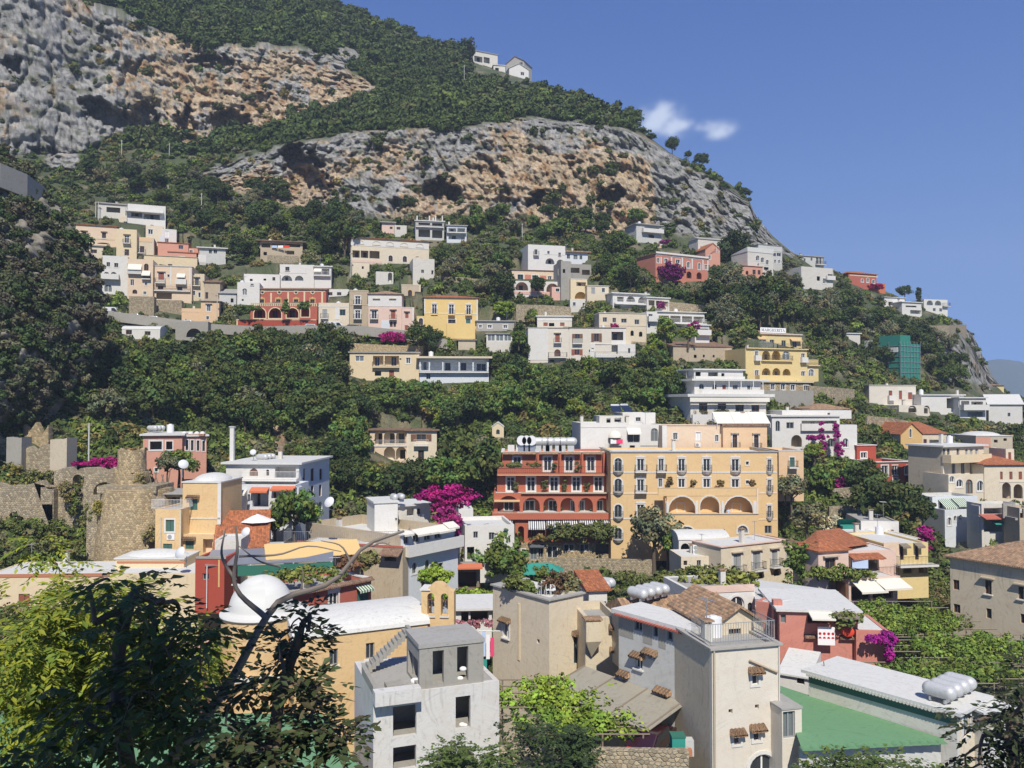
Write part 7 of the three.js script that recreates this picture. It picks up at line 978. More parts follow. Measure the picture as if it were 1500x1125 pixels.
{const h = house('pink_terrace_house','deep pink house with flat white roof, terrace and hanging towels',{x:[418,760],y:[408,650],d:64.5,yaw:-6,dep:7,base:4,m:'pinkDeep',w:[['yp',430,420,454,458],['l',548,414,652,462],['l',664,412,752,464]],log:[[540,405,758,468,2.4,'pinkDeep']],lean:[[535,650,508,0.35,0.12,'tileBrown'],[688,752,512,0.35,0.12,'tileBrown'],[548,650,402,1.5,0.3,'awnWhite'],[660,755,404,1.3,0.2,'woodGrey']],roof:{t:'slab',m:'roofWhite',o:0.3,h:0.2}}),b = house('a','a',{x:[752,898],y:[492,650],d:63.5,yaw:-6,dep:5,base:4,m:'pinkDeep',w:[],roof:{t:'flat',p:0.05,m:'roofWhite'}}),c = house('a','a',{x:[316,418],y:[368,600],d:67,yaw:-38,dep:6,base:4,m:'pinkDeep',roof:{t:'flat',p:0.05}});
  h.g.updateMatrixWorld(true);const inv = h.g.matrixWorld.clone().invert(),q = (x,y,d) => at(x,y,d).applyMatrix4(inv);const A = q(318,352,69),B = q(415,362,66.5),C = q(660,322,71.5),D = q(290,262,84);part('upper_roof',faces([[A.toArray(),B.toArray(),C.toArray(),q(640,310,76).toArray(),D.toArray()],[A.toArray(),B.toArray(),[B.x,B.y - 0.5,B.z],[A.x,A.y - 0.5,A.z]],[B.toArray(),C.toArray(),[C.x,C.y - 0.5,C.z],[B.x,B.y - 0.5,B.z]]]),M.roofWhite,h.g);
  const ch = q(415,410,66);part('chimney',box(ch.x - 0.35,ch.x + 0.35,ch.y - 5,ch.y + 1.0,ch.z - 0.35,ch.z + 0.35),M.pinkDeep,h.g);join(h,b,c);}
{const t = tex(128,128,(u,v) => {const d = Math.hypot(((u * 4) % 1) - 0.5,((v * 4) % 1) - 0.5),on = v > 0.35 && v < 0.7 && d < 0.33;return on ? [0.72,0.12,0.14] :[0.93,0.91,0.9];});const g = thing('patterned_towel','white towel with red pattern hanging on the pink house','towel',at(624,548,64.2),rad(-6));part('towel',signGeo(1.28,1.4,0.03).translate(0,0.72,0.5),new THREE.MeshStandardMaterial({map:t,roughness:0.95}),g);}
{const g = thing('orange_cloth','bright orange-red cloth hanging on the pink house terrace','cloth',at(720,512,64.2),rad(-6));const s = new THREE.SphereGeometry(0.5,12,8);s.scale(0.95,0.75,0.2);s.translate(0,0.38,0.5);part('cloth',metreUV(s),M.clothRed,g);}
climber('terrace_plants','potted greenery on the pink house terrace','plants',730,440,63.4,[1.2,0.7,0.5],[0.07,0.10,0.035],22,{cr:0.35,leaf:0.2});
climber('bougainvillea','purple bougainvillea arch beside the pink house','bougainvillea',870,520,62.5,[1.2,0.35,0.5],[0.30,0.02,0.22],20,{cr:0.3,leaf:0.18});
climber('bougainvillea','purple bougainvillea hanging down beside the pink house terrace','bougainvillea',905,585,62.5,[0.35,1.6,0.5],[0.30,0.02,0.22],20,{cr:0.3,leaf:0.18});
// green flat roof and long white house
{const A = at(420,733,53.8),B = at(1148,970,45.3),C = at(518,996,44.4),D = at(517,995,44.5),o = C.clone(),g = thing('green_roof','large flat green-painted roof with wavy eave','roof',o),l = p => [p.x - o.x,0,p.z - o.z],dn = (p,k) => [p[0],-k,p[2]],a = l(A),b = l(B),c = l(C),d = l(D);part('roof_sheet',faces([[d,c,b,a],[dn(c,0.15),dn(b,0.15),b,c],[dn(b,0.15),dn(a,0.15),a,b],[dn(d,0.15),dn(c,0.15),c,d]]),M.roofGreen,g);part('wall',faces([[dn(c,6),dn(b,6),dn(b,0.16),dn(c,0.16)],[dn(b,6),dn(a,6),dn(a,0.16),dn(b,0.16)]].map(q => q.map(p => [p[0] * 0.995,p[1],p[2] - 0.25]))),M.lightgrey,g);
  const n = 16;for (let i = 0;i < n;i++) {const k = (i + 0.5) / n,cy = new THREE.CylinderGeometry(0.28,0.28,0.5,8,1,false,0,Math.PI);cy.rotateZ(Math.PI / 2);cy.rotateY(Math.PI / 2);cy.scale(1,0.5,1);cy.translate(lerp(c[0],b[0],k),-0.16,lerp(c[2],b[2],k) + 0.1);part('eave_wave',metreUV(cy),M.roofGreen,g);}}
{const g = thing('roof_antenna','thin antenna mast in a pot on the green roof','antenna',at(642,856,52.5));part('mast',bar(V(0,0,0),V(-0.3,3.3,0),0.025),M.iron,g);part('pot',metreUV(new THREE.CylinderGeometry(0.28,0.22,0.3,12).translate(0,0.15,0)),M.clay,g);part('bracket',bar(V(-0.25,0.1,0),V(-0.1,1.1,0.1),0.02),M.iron,g);}
{const h = house('long_white_roof_house','long low house with bright white roof and scalloped tile eave',{x:[545,1188],y:[762,1000],d:48.3,yaw:-51,dep:3.9,base:4,m:'whiteOld',ms:'creamPale',w:[['y',835,775,868,792],['y',920,802,950,816]],wr:[['yxs',1230,866,1262,946]],roof:{t:'slab',m:'roofWhite',o:0.35,h:0.18}});const n = 44;const sc = [];for (let i = 0;i < n;i++) {const c = new THREE.CylinderGeometry(0.1,0.1,0.3,6);c.rotateX(Math.PI / 2);c.translate(-h.W / 2 + (i + 0.5) * h.W / n,h.H - 0.06,0.22);part('eave_tile',metreUV(c),M.whiteOld,h.g);} sc;part('eave_board',box(-h.W / 2,h.W / 2,h.H - 0.62,h.H - 0.17,0.003,0.05),M.shutterGreen,h.g);}
waterTanks('white ribbed water tank on the long white roof',1128,800,46.2,4,0.4,1.5,38,'row of tanks on the long white roof');
house('white_back_awning','small white roof with fringe beside the pink house foot',{x:[418,540],y:[690,745],d:60,yaw:-30,dep:4,base:4,m:'white',w:[['k',500,630,535,655]],roof:{t:'shed',m:'roofWhite',h:0.7,o:0.2}});
{const h = house('white_side_shelter','white flat canopy on posts right of the water tanks',{x:[1300,1402],y:[842,930],d:46,yaw:20,dep:3,base:3,m:'lightgrey',w:[['l',1312,860,1395,925]],log:[[1305,850,1400,928,1.5,'concrete']],roof:{t:'slab',m:'roofWhite',o:0.4,h:0.12}});h;}
house('old_palazzo','large beige palazzo with brown tile roof and hooded windows',{x:[1166,1700],y:[205,480],d:76,yaw:-56,dep:12,base:6,m:'creamOld',w:[['n',1188,266,1216,314],['ntf',1328,268,1358,334],['ntf',1474,296,1500,356],['n',1190,372,1220,416],['n',1334,392,1358,440],['n',1484,416,1506,462]],roof:{t:'hip',m:'tileTan',h:1.8,o:0.5}});
// ---------------------------------------------------------------- road viaduct along the slope
sheet(0,0,1);
{const line = [[60,446],[150,461],[244,473],[306,481],[380,485],[450,483],[530,484],[606,492],[655,504]],pts = line.map(([x,y]) => P(x,y,T(x,y) - 4)),R = [],dk = [],q = (p,back,dy) => {const l = Math.hypot(p.x,p.z);return [p.x * (1 + back / l),p.y + dy,p.z * (1 + back / l)];};
  for (let i = 0;i + 1 < pts.length;i++) {const a = pts[i],b = pts[i + 1];R.push([q(a,0.3,0),q(b,0.3,0),q(b,8,0),q(a,8,0)]);dk.push([q(a,0,-0.02),q(b,0,-0.02),q(b,0,-1.1),q(a,0,-1.1)],[q(a,0,-1.1),q(b,0,-1.1),q(b,8,-1.1),q(a,8,-1.1)]);}
  const rd = part('road',faces(R),M.asphalt);rd.userData.kind = 'structure';
  const g = thing('road_viaduct','long concrete road viaduct curving below the village','viaduct',V(0,0,0));part('deck',faces(dk),M.concrete,g);
  const par = [];for (let i = 0;i + 1 < pts.length;i++) {const a = pts[i],b = pts[i + 1];par.push([q(a,0,-0.03),q(b,0,-0.03),q(b,0,1.0),q(a,0,1.0)],[q(a,0.28,0),q(b,0.28,0),q(b,0.28,1.0),q(a,0.28,1.0)],[q(a,0,1.0),q(b,0,1.0),q(b,0.28,1.0),q(a,0.28,1.0)]);} part('parapet',faces(par),M.concrete,g);
  for (let i = 1;i < pts.length - 1;i++) {const p = q(pts[i],2.5,0);part('pillar',box(p[0] - 0.5,p[0] + 0.5,p[1] - 9,p[1] - 1.1,p[2] - 0.5,p[2] + 0.5),M.concrete,g);}
  const w = [];for (let i = 0;i + 1 < pts.length;i++) w.push([q(pts[i],5,-7),q(pts[i + 1],5,-7),q(pts[i + 1],5,-1.1),q(pts[i],5,-1.1)]);part('back_wall',faces(w),M.rubble,g);
  const on = (x,back) => {const y = along(line,x,1),p = P(x,y,T(x,y) - 4),l = Math.hypot(p.x,p.z);return V(p.x * (1 + back / l),p.y + 0.01,p.z * (1 + back / l));};
  car('white delivery van parked at the left end of the viaduct',on(161,3),0.1,lin(0.7,0.7,0.7),true);
  car('white hatchback on the viaduct below the stone retaining wall',on(228,4),0.0,lin(0.66,0.67,0.68));car('white car parked before the low peach roadside house',on(278,3),-0.1,lin(0.66,0.66,0.66));car('white van parked outside the cream-grey roadside house',on(490,3.2),0.0,lin(0.7,0.7,0.7),true);car('dark car parked below the narrow tan house',on(519,2.8),0,lin(0.03,0.03,0.04));car('white car by the red garden wall',on(458,3),0,lin(0.6,0.6,0.6));car('silver car on the viaduct beside the small white van',on(200,4),0,lin(0.35,0.36,0.38));}
sheet(80,270,5);
house('stone_retaining_wall','high rubble retaining wall under the tall peach houses',{x:[538,722],y:[820,945],yaw:10,dep:2,m:'rubble',roof:{t:'flat',p:0.05,m:'roofGrey'}},'wall');
house('stone_retaining_wall','rubble retaining wall with shrubs beside peach roadside house',{x:[722,925],y:[848,945],yaw:10,dep:2,dd:1,m:'rubble',roof:{t:'flat',p:0.05,m:'roofGrey'}},'wall');
{const h = house('arched_ramp','concrete stair ramp over a dark arch below the viaduct',{x:[880,1120],y:[1010,1125],yaw:6,dep:3,d:T(280,484) - 5,m:'concrete',w:[['al',965,1055,1078,1120]],roof:{t:'shedb',h:0.1,m:'roofGrey',o:0}},'ramp');h;}
// terrace walls on the slopes (photo points of the foot)
sheet(0,0,1);
const terraceWalls = [['pale stone terrace wall below the pink arcade',[[756,462],[800,463],[836,466]],2.6],['low stone terrace wall beside the yellow villa garden',[[640,412],[680,414],[712,418]],1.3],['tall concrete wall under the yellow hillside hotel',[[1098,604],[1140,604],[1192,603]],4.2,'concrete'],['rough stone wall right of the yellow hillside hotel',[[1185,588],[1220,590],[1252,592]],3.2],['stone terrace wall behind the red hotel',[[668,650],[720,652],[785,654]],1.4],['upper stone terrace wall above the garden hut',[[668,596],[720,596],[770,600]],1.1],['grey garden wall below the arched white annex',[[1270,632],[1300,634],[1332,640]],3.0],['old stone wall below the viaduct',[[395,512],[450,514],[560,520],[620,522]],2.2,'rubbleWarm'],['stone wall at the headland lookout',[[1362,497],[1390,497],[1416,494]],4.0],['dry stone terrace wall on the left slope',[[245,512],[300,516],[360,516]],1.6],['broken terrace wall above the salmon house',[[290,652],[330,656],[380,660]],1.2,'rubbleWarm'],['terrace wall under the long cream villa',[[640,398],[660,400],[700,402]],1.2],['long dry stone wall in front of the hotels',[[790,838,112],[850,840,112],[960,842,112]],2.0],['terrace wall beneath the restaurant terrace',[[925,508],[980,512],[1030,516]],1.2],['sloping wall under the red villa garden',[[960,446],[1020,452],[1080,460]],1.0],['grey wall at the foot of the red house garden',[[1218,745,127],[1250,742,127],[1275,740,128]],3.0],['stone wall with washing below the garden trees',[[1215,772,121],[1262,770,121]],3.0],['terrace wall above the viaduct cars',[[380,372],[420,374],[470,374]],1.2]];
for (const [l,p,h,m] of terraceWalls) wallStrip('terrace_wall',l,p,h,0.5,m ?? 'rubble');
// utility poles
[[140,322,6,'grey pole left of the open terrace house'],[144,322,6,'second pole beside the open terrace house'],[246,300,7,'thin pole above the white terrace house'],[295,312,7,'pole carrying the hillside fence'],[514,412,9,'tall pole in front of the long cream villa'],[318,478,9,'grey lamp pole at the roadside ochre house'],[765,352,6,'pole among trees left of the white cube villa'],[178,235,8,'white post below the upper cliff'],[248,232,6,'small white post below the upper cliff'],[680,122,9,'pole beside the ridge houses'],[130,668,5,'wooden pole behind the ruin'],[36,790,4.5,'leaning pale post among weeds below the ruin'],[1143,600,5,'thin mast before the yellow hotel wall']].forEach(([x,y,h,l]) => {const d = y > 660 ? 100 :T(x,y),g = thing('utility_pole',l,'pole',P(x,y,d));part('shaft',bar(V(0,-0.6,0),V(0,h * 0.8,0),0.1),M.lightgrey,g);part('crossarm',box(-0.4,0.4,h * 0.74,h * 0.77,-0.05,0.05),M.woodGrey,g);});
// scaffolded building
sheet(1230,470,10.714);
{const h = house('scaffolded_building','building wrapped in teal scaffold netting with a white debris chute',{x:[958,1264],y:[360,860],yaw:32,dep:21,base:3,m:'netGreen',roof:{t:'flat',p:0.3,m:'roofGrey'}},'building'),f = h.F.f,l = h.F.l;
  for (const [x0,y0,x1,y1] of [[890,200,1060,420]]) {const a = h.loc(f,960,362),b = h.loc(f,1120,230);part('upper_netting',box(a[0],b[0],a[1],b[1],-6,-0.2),M.netGreen,h.g);x0;y0;x1;y1;}
  const tube = [];for (let i = 0;i < 6;i++) {const y = h.H * (i + 0.5) / 6;tube.push(box(-h.W / 2,h.W / 2,y,y + 0.12,0.05,0.14),box(-h.W / 2 - 0.14,-h.W / 2 - 0.05,y,y + 0.12,-h.dep,0));} for (let i = 0;i <= 6;i++) tube.push(box(-h.W / 2 + h.W * i / 6 - 0.04,-h.W / 2 + h.W * i / 6 + 0.04,-1,h.H + 0.5,0.15,0.23));for (let i = 0;i <= 7;i++) tube.push(box(-h.W / 2 - 0.23,-h.W / 2 - 0.15,-1,h.H + 0.5,-h.dep * i / 7,-h.dep * i / 7 + 0.08));tube.forEach(t => part('scaffold_tube',t,M.metal,h.g));
  const slab = box(-h.W / 2 - 0.3,-h.W / 2 - 0.1,h.H - 2.2,h.H - 1.0,-h.dep,-0.5);part('white_ledge',slab,M.white,h.g);
  for (const [z,w] of [[-9.5,1.2],[-7.8,0.5]]) part('debris_chute',box(-h.W / 2 - 0.6,-h.W / 2 - 0.25,-0.5,h.H + 1.2,z,z + w),M.lightgrey,h.g);
  l;}
house('white_hill_hut','small white hut left of the scaffolded building',{x:[110,330],y:[205,300],yaw:10,dep:5,m:'whiteOld',roof:{t:'slab',m:'roofWhite',o:0.3}},'hut');
// ---------------------------------------------------------------- near spur on the left with its road bend
const SPUR = [];
{const edge = [[-10,205],[30,246],[72,284],[104,330],[135,385],[152,430],[150,480],[140,520],[120,560],[90,600],[60,640]],nu = 120,nv = 170,pos = [],col = [],idx = [];
  for (let i = 0;i <= nu;i++) for (let j = 0;j <= nv;j++) {
    const t = j / nv,py = lerp(205,620,t),ex = along(edge.map(([x,y]) => [y,x]),py,1),u = i / nu,px = u < 0.12 ? ex :lerp(ex,-260,(u - 0.12) / 0.88),s = Math.max(0,(u - 0.12) / 0.88),base = 138 - 22 * t;let d = u < 0.12 ? base + (0.12 - u) / 0.12 * 24 :base - 20 * Math.sin(Math.min(1,s * 1.6) * Math.PI / 2);
    const p = P(px,py,d);if (u < 0.12) {p.x -= (0.12 - u) * 40;} const n = fbm(p.x / 9,p.y / 9,p.z / 9,4),n2 = fbm(p.x / 2.4,p.y / 2.4,p.z / 2.4,3);const n3 = fbm(p.x / 0.9,p.y / 0.9,p.z / 0.9,2);p.z += 2.2 * n + 1.3 * n2 + 0.5 * n3;p.x += 1.0 * n2 + 1.0 * n + 0.4 * n3;p.y += 0.6 * n2;pos.push(p.x,p.y,p.z);
    const rk = sst(0.0,0.3,n + 0.4 * n2 + (px < 60 && py > 330 && py < 420 ? 0.2 :0)),e = 0.7 + 0.6 * n2;col.push(lerp(0.10,0.25,rk) * e,lerp(0.095,0.225,rk) * e,lerp(0.055,0.18,rk) * e);
    if (u > 0.08) SPUR.push([p.x,p.y,p.z,rk]);}
  for (let i = 0;i < nu;i++) for (let j = 0;j < nv;j++) {const a = i * (nv + 1) + j,b = a + nv + 1;idx.push(a,b,a + 1,b,b + 1,a + 1);}
  const g = new THREE.BufferGeometry();g.setAttribute('position',new THREE.Float32BufferAttribute(pos,3));g.setAttribute('color',new THREE.Float32BufferAttribute(col,3));g.setAttribute('uv',new THREE.Float32BufferAttribute(new Float32Array(pos.length / 3 * 2),2));g.setIndex(idx);g.computeVertexNormals();
  const m = part('rocky_spur',g,new THREE.MeshStandardMaterial({vertexColors:true,roughness:0.97}));m.userData.kind = 'structure';}
sheet(0,0,1);
wallStrip('road_parapet','grey concrete parapet of the road bend above the rocky spur',[[-140,262,116],[-60,262,118],[0,266,121],[40,282,126],[66,300,132],[84,322,140],[94,350,150]],2.8,0.5,'concrete',{down:0.8,cat:'parapet'});
{const c = [[-140,260,116.6],[-60,260,118.6],[0,264,121.6],[40,280,126.6],[66,298,132.6],[84,318,140.6]].map(([x,y,d]) => P(x,y,d));const f = [];for (let i = 0;i + 1 < c.length;i++) {const a = c[i],b = c[i + 1];f.push([[a.x,a.y,a.z],[b.x,b.y,b.z],[b.x - 4,b.y,b.z - 6],[a.x - 4,a.y,a.z - 6]]);} const r = part('upper_road',faces(f),M.asphalt);r.userData.kind = 'structure';}
// ---------------------------------------------------------------- valley pergolas and gardens
function pergola(label,x,y,d,r,tone,n,group) {
  const g = thing('vine_pergola',label,'pergola',at(x,y,d),0,group);part('vine',crownGeo({seed:Math.round(x * 3 + y),clumps:n,leaves:46,r,cr:0.55,leaf:0.2,tone,vary:0.4,hue:0.15,low:-1,shell:0.02}),leafMat,g);
  const fr = [];for (let i = 0;i < 4;i++) for (let j = 0;j < 3;j++) part('post',bar(V(lerp(-0.9,0.9,i / 3) * r[0],-4.5,lerp(-0.9,0.9,j / 2) * r[2]),V(lerp(-0.9,0.9,i / 3) * r[0],0,lerp(-0.9,0.9,j / 2) * r[2]),0.06),M.woodGrey,g);for (let j = 0;j < 6;j++) fr.push(bar(V(-r[0],0,lerp(-0.9,0.9,j / 5) * r[2]),V(r[0],0,lerp(-0.9,0.9,j / 5) * r[2]),0.05));part('beams',merge(fr),M.woodGrey,g);return g;
}
pergola('bright green vine pergola between the foreground houses',828,1020,54,[4.6,0.45,3.6],[0.115,0.19,0.028],150);
pergola('lower lip of the vine pergola above the rubble wall',850,1062,49,[3.9,0.5,1.5],[0.10,0.17,0.028],80);
pergola('large vine pergola below the restaurant awnings',1322,905,77,[6.6,0.5,7.0],[0.085,0.14,0.028],230);
pergola('wide vine pergola beside the palazzo garden',1425,950,68,[7.2,0.5,4.5],[0.09,0.15,0.03],190);
pergola('vine pergola behind the long white roof',1392,985,60,[6.0,0.5,2.6],[0.075,0.125,0.028],120);
pergola('overgrown garden pergola on the slope by red shutter house',1258,598,176,[7,0.5,4],[0.10,0.16,0.035],110);
pergola('stepped garden pergola below the first one',1268,612,165,[6,0.5,3],[0.09,0.15,0.03],90);
{const g = thing('green_canvas_roof','dark teal canvas roof in the hotel garden','canopy',at(792,838,106));part('canvas',faces([[[-3,0,1.6],[3,0,1.6],[1.2,1.0,-1],[-1.2,1.0,-1]],[[-3,0,1.6],[-1.2,1,-1],[-3,0,-3]],[[3,0,1.6],[3,0,-3],[1.2,1,-1]],[[-3,0,-3],[-1.2,1,-1],[1.2,1,-1],[3,0,-3]]]),M.awnTeal,g);part('posts',merge([[-2.9,1.5],[2.9,1.5],[-2.9,-2.9],[2.9,-2.9]].map(([x,z]) => bar(V(x,-3,z),V(x,0,z),0.05))),M.metal,g);}
climber('hedge','overgrown hedge in front of the hotel garden wall','hedge',880,848,104,[7.5,0.8,1.0],[0.06,0.09,0.03],70,{cr:0.6});
climber('hedge','rambling shrubs on the valley garden terrace','hedge',960,850,98,[5.5,0.9,1.0],[0.075,0.10,0.035],60,{cr:0.6});
house('red_awning_stall','dark market stall with an orange-red awning beside garden tree',{x:[668,702],y:[830,862],d:94,yaw:5,dep:3,m:'woodGrey',w:[['l',671,838,699,862]],log:[[669,834,701,862,2,'wood']],awn:[[664,706,825,832,1.5,'awnOrange']],roof:{t:'flat',p:0.05,m:'roofGrey'}},'stall');
climber('purple_hedge','purple flowering hedge on top of the ruined wall','hedge',155,678,97,[3.6,0.45,0.8],MAG,40,{cr:0.4});
climber('bougainvillea','magenta bougainvillea below the viaduct','bougainvillea',573,494,T(573,500) - 3,[3.6,1.1,1.2],MAG,60,{cr:0.6});
climber('bougainvillea','purple bougainvillea smothering the front of the red villa','bougainvillea',984,398,T(1000,412) - 4,[3.4,2.6,1.2],[0.13,0.014,0.10],90,{cr:0.7,leaf:0.35});
climber('bougainvillea','purple bougainvillea above the red villa terrace roof','bougainvillea',979,355,T(980,358),[2.4,0.8,1],[0.18,0.016,0.12],30,{cr:0.6,leaf:0.35});
climber('bougainvillea','magenta bougainvillea over the cream block corner','bougainvillea',900,480,T(900,500) - 2,[1.2,1.1,0.8],[0.30,0.02,0.12],26,{cr:0.5});
climber('bougainvillea','magenta bougainvillea beside the restaurant terrace','bougainvillea',1016,478,T(1016,490) - 2,[1.3,1.3,0.8],[0.30,0.02,0.14],28,{cr:0.5});
climber('bougainvillea','pink-purple flowers on the white terrace house','bougainvillea',968,446,T(968,450) - 2,[1.0,1.1,0.8],[0.26,0.03,0.16],20,{cr:0.5});
climber('bougainvillea','crimson bougainvillea beside the red ridge house','bougainvillea',1282,420,T(1282,426) - 3,[2.4,1.0,1],[0.24,0.012,0.06],34,{cr:0.6,leaf:0.35});
climber('bougainvillea','purple bougainvillea on the wall above the ochre gable','bougainvillea',1301,634,158,[2.2,0.8,0.8],[0.22,0.016,0.13],30,{cr:0.5});
climber('bougainvillea','purple bougainvillea by the garden trees under the red house','bougainvillea',1232,710,129,[0.9,1.2,0.7],[0.22,0.016,0.13],24,{cr:0.4});
climber('bougainvillea','magenta bougainvillea beside the cream roof house','bougainvillea',1356,785,95,[0.7,1.6,0.7],[0.30,0.02,0.16],24,{cr:0.4});
climber('oleander','whitish flowering bush on the slope under the red villa','bush',1057,438,T(1057,445) - 1,[2.2,1.1,1],[0.42,0.42,0.36],26,{cr:0.55});
climber('oleander','pale flowering bush beside the teal tarpaulin','bush',1214,766,110,[1.6,1.2,1],[0.34,0.36,0.26],34,{cr:0.45});
climber('hedge','long clipped hedge terrace below the red villa','hedge',1010,430,T(1010,436) - 1,[9,0.9,1.2],[0.05,0.09,0.025],90,{cr:0.7,leaf:0.3});
climber('hedge','bright grass bank beside the yellow villa','hedge',740,450,T(740,455) - 1,[3.2,1.6,1.0],[0.12,0.19,0.03],46,{cr:0.6,leaf:0.3});
climber('hedge','row of vines on the terrace right of the long cream villa','hedge',678,404,T(678,406) - 1,[5.5,0.7,1.0],[0.09,0.15,0.03],60,{cr:0.55,leaf:0.3});
climber('red_villa_vine','green vine trailing over the red villa balustrade','vine',365,452,T(400,474) - 2.5,[3.0,0.8,0.5],[0.06,0.10,0.03],40,{cr:0.5});
climber('red_villa_vine','green vine around the left arch of the red villa','vine',418,450,T(400,474) - 2.5,[0.7,1.9,0.5],[0.06,0.10,0.03],30,{cr:0.5});
climber('red_villa_vine','green vine around the right arch of the red villa','vine',446,448,T(400,474) - 2.5,[1.5,0.8,0.5],[0.06,0.10,0.03],26,{cr:0.5});
for (const [x,y] of [[1045,414],[1060,417]]) parasol('cream parasol on the lawn terrace below the red villa',x,y + 8,T(x,y + 8) - 2,2.2,'cream parasols below the red villa');
for (const [x,y] of [[1446,604],[1422,620]]) parasol('white parasol on a balcony of the stepped white house',x,y + 6,190,1.6,'white parasols on the stepped white house');
[['cloth','clothBlue'],['cloth2','cloth'],['cloth3','clothRed']].forEach(([_,m],i) => {const g = thing('hanging_cloth',['blue cloth on the rail of the dark veranda house','white cloth on the rail of the dark veranda house','red cloth on the rail of the dark veranda house'][i],'cloth',P(402 + i * 9,361,T(411,380) - 0.8));part('cloth',box(-0.7,0.7,-0.35,0.25,-0.04,0.04),M[m],g);});
[['cloth','white sheet on the terrace washing line'],['clothBlue','blue sheet on the terrace washing line']].forEach(([m,l],i) => {const g = thing('washing',l,'laundry',P(1243 + i * 7,757,119));part('sheet',box(-0.4,0.4,-0.7,0.3,-0.02,0.02),M[m],g);});
// two people on the hotel loggia
function blend(bones,centre,half,res,k) {// one skin over tapering bones [a, b, ra, rb], smoothly joined
  const mc = new MarchingCubes(res,M.dark,false,false,60000),n = mc.size;mc.isolation = 0;
  const p = V(0,0,0),ab = V(0,0,0),ap = V(0,0,0);
  for (let z = 0;z < n;z++) for (let y = 0;y < n;y++) for (let x = 0;x < n;x++) {
    p.set(centre.x + (x / n * 2 - 1) * half,centre.y + (y / n * 2 - 1) * half,centre.z + (z / n * 2 - 1) * half);let s = 0;
    for (const [a,b,ra,rb] of bones) {ab.subVectors(b,a);ap.subVectors(p,a);const t = clamp(ap.dot(ab) / Math.max(1e-6,ab.lengthSq()),0,1),d = ap.addScaledVector(ab,-t).length() - lerp(ra,rb,t);s += Math.exp(-d / k);}
    mc.field[x + y * n + z * n * n] = k * Math.log(s + 1e-30);}
  mc.update();const c = mc.count,g = new THREE.BufferGeometry(),q = mc.positionArray.slice(0,c * 3);for (let i = 0;i < c;i++) {q[i * 3] = q[i * 3] * half + centre.x;q[i * 3 + 1] = q[i * 3 + 1] * half + centre.y;q[i * 3 + 2] = q[i * 3 + 2] * half + centre.z;}
  g.setAttribute('position',new THREE.BufferAttribute(q,3));g.computeVertexNormals();return metreUV(g);
}
function person(label,pos,shirt,trousers,hair) {
  const g = thing('person',label,'person',pos),c = V(0,0.86,0),skin = new THREE.MeshStandardMaterial({color:lin(0.42,0.24,0.16),roughness:0.7}),bn = [[V(0,1.54,0.01),V(0,1.62,0),0.075,0.09],[V(0,1.57,0.08),V(0,1.55,0.105),0.014,0.018],[V(0,1.36,0),V(0,1.5,0),0.06,0.05],[V(0,0.92,0),V(0,1.32,0),0.12,0.14]];
  for (const s of [-1,1]) {bn.push([V(s * 0.12,1.36,0),V(s * 0.19,1.34,0),0.06,0.055],[V(s * 0.19,1.34,0),V(s * 0.24,1.08,0.02),0.05,0.04],[V(s * 0.24,1.08,0.02),V(s * 0.2,0.9,0.18),0.038,0.028],[V(s * 0.2,0.9,0.18),V(s * 0.19,0.87,0.24),0.03,0.028],[V(s * 0.1,0.9,0),V(s * 0.1,0.48,0.02),0.085,0.055],[V(s * 0.1,0.48,0.02),V(s * 0.1,0.07,0),0.052,0.036],[V(s * 0.1,0.04,0),V(s * 0.1,0.03,0.16),0.04,0.03],[V(s * 0.085,1.58,0),V(s * 0.095,1.56,0),0.015,0.018]);for (let f = 0;f < 4;f++) bn.push([V(s * (0.175 + f * 0.012),0.87,0.25),V(s * (0.175 + f * 0.012),0.83,0.29 - f * 0.004),0.009,0.008]);bn.push([V(s * 0.17,0.88,0.22),V(s * 0.15,0.86,0.25),0.01,0.008]);}
  part('body',blend(bn,c,0.92,72,0.012),skin,g);
  part('shirt',blend([[V(0,0.88,0),V(0,1.32,0),0.155,0.165],...[-1,1].flatMap(s => [[V(s * 0.12,1.36,0),V(s * 0.19,1.34,0),0.08,0.075],[V(s * 0.19,1.34,0),V(s * 0.225,1.16,0.01),0.068,0.06]])],V(0,1.1,0),0.5,40,0.012),shirt,g);
  part('trousers',blend([...[-1,1].flatMap(s => [[V(s * 0.1,0.9,0),V(s * 0.1,0.48,0.02),0.105,0.075],[V(s * 0.1,0.48,0.02),V(s * 0.1,0.12,0),0.07,0.06]])],V(0,0.5,0),0.62,40,0.012),trousers,g);
  part('hair',blend([[V(0,1.64,-0.02),V(0,1.58,-0.04),0.088,0.075]],V(0,1.62,0),0.2,24,0.01),hair,g);return g;
}
person('person in dark clothes standing at the hotel loggia rail',P(1061.5,761,116.1),M.dark,M.dark,M.wood);person('person in pale blue shirt at the hotel loggia rail',P(1067,762,116.1),M.clothBlue,M.frameGrey,M.wood);

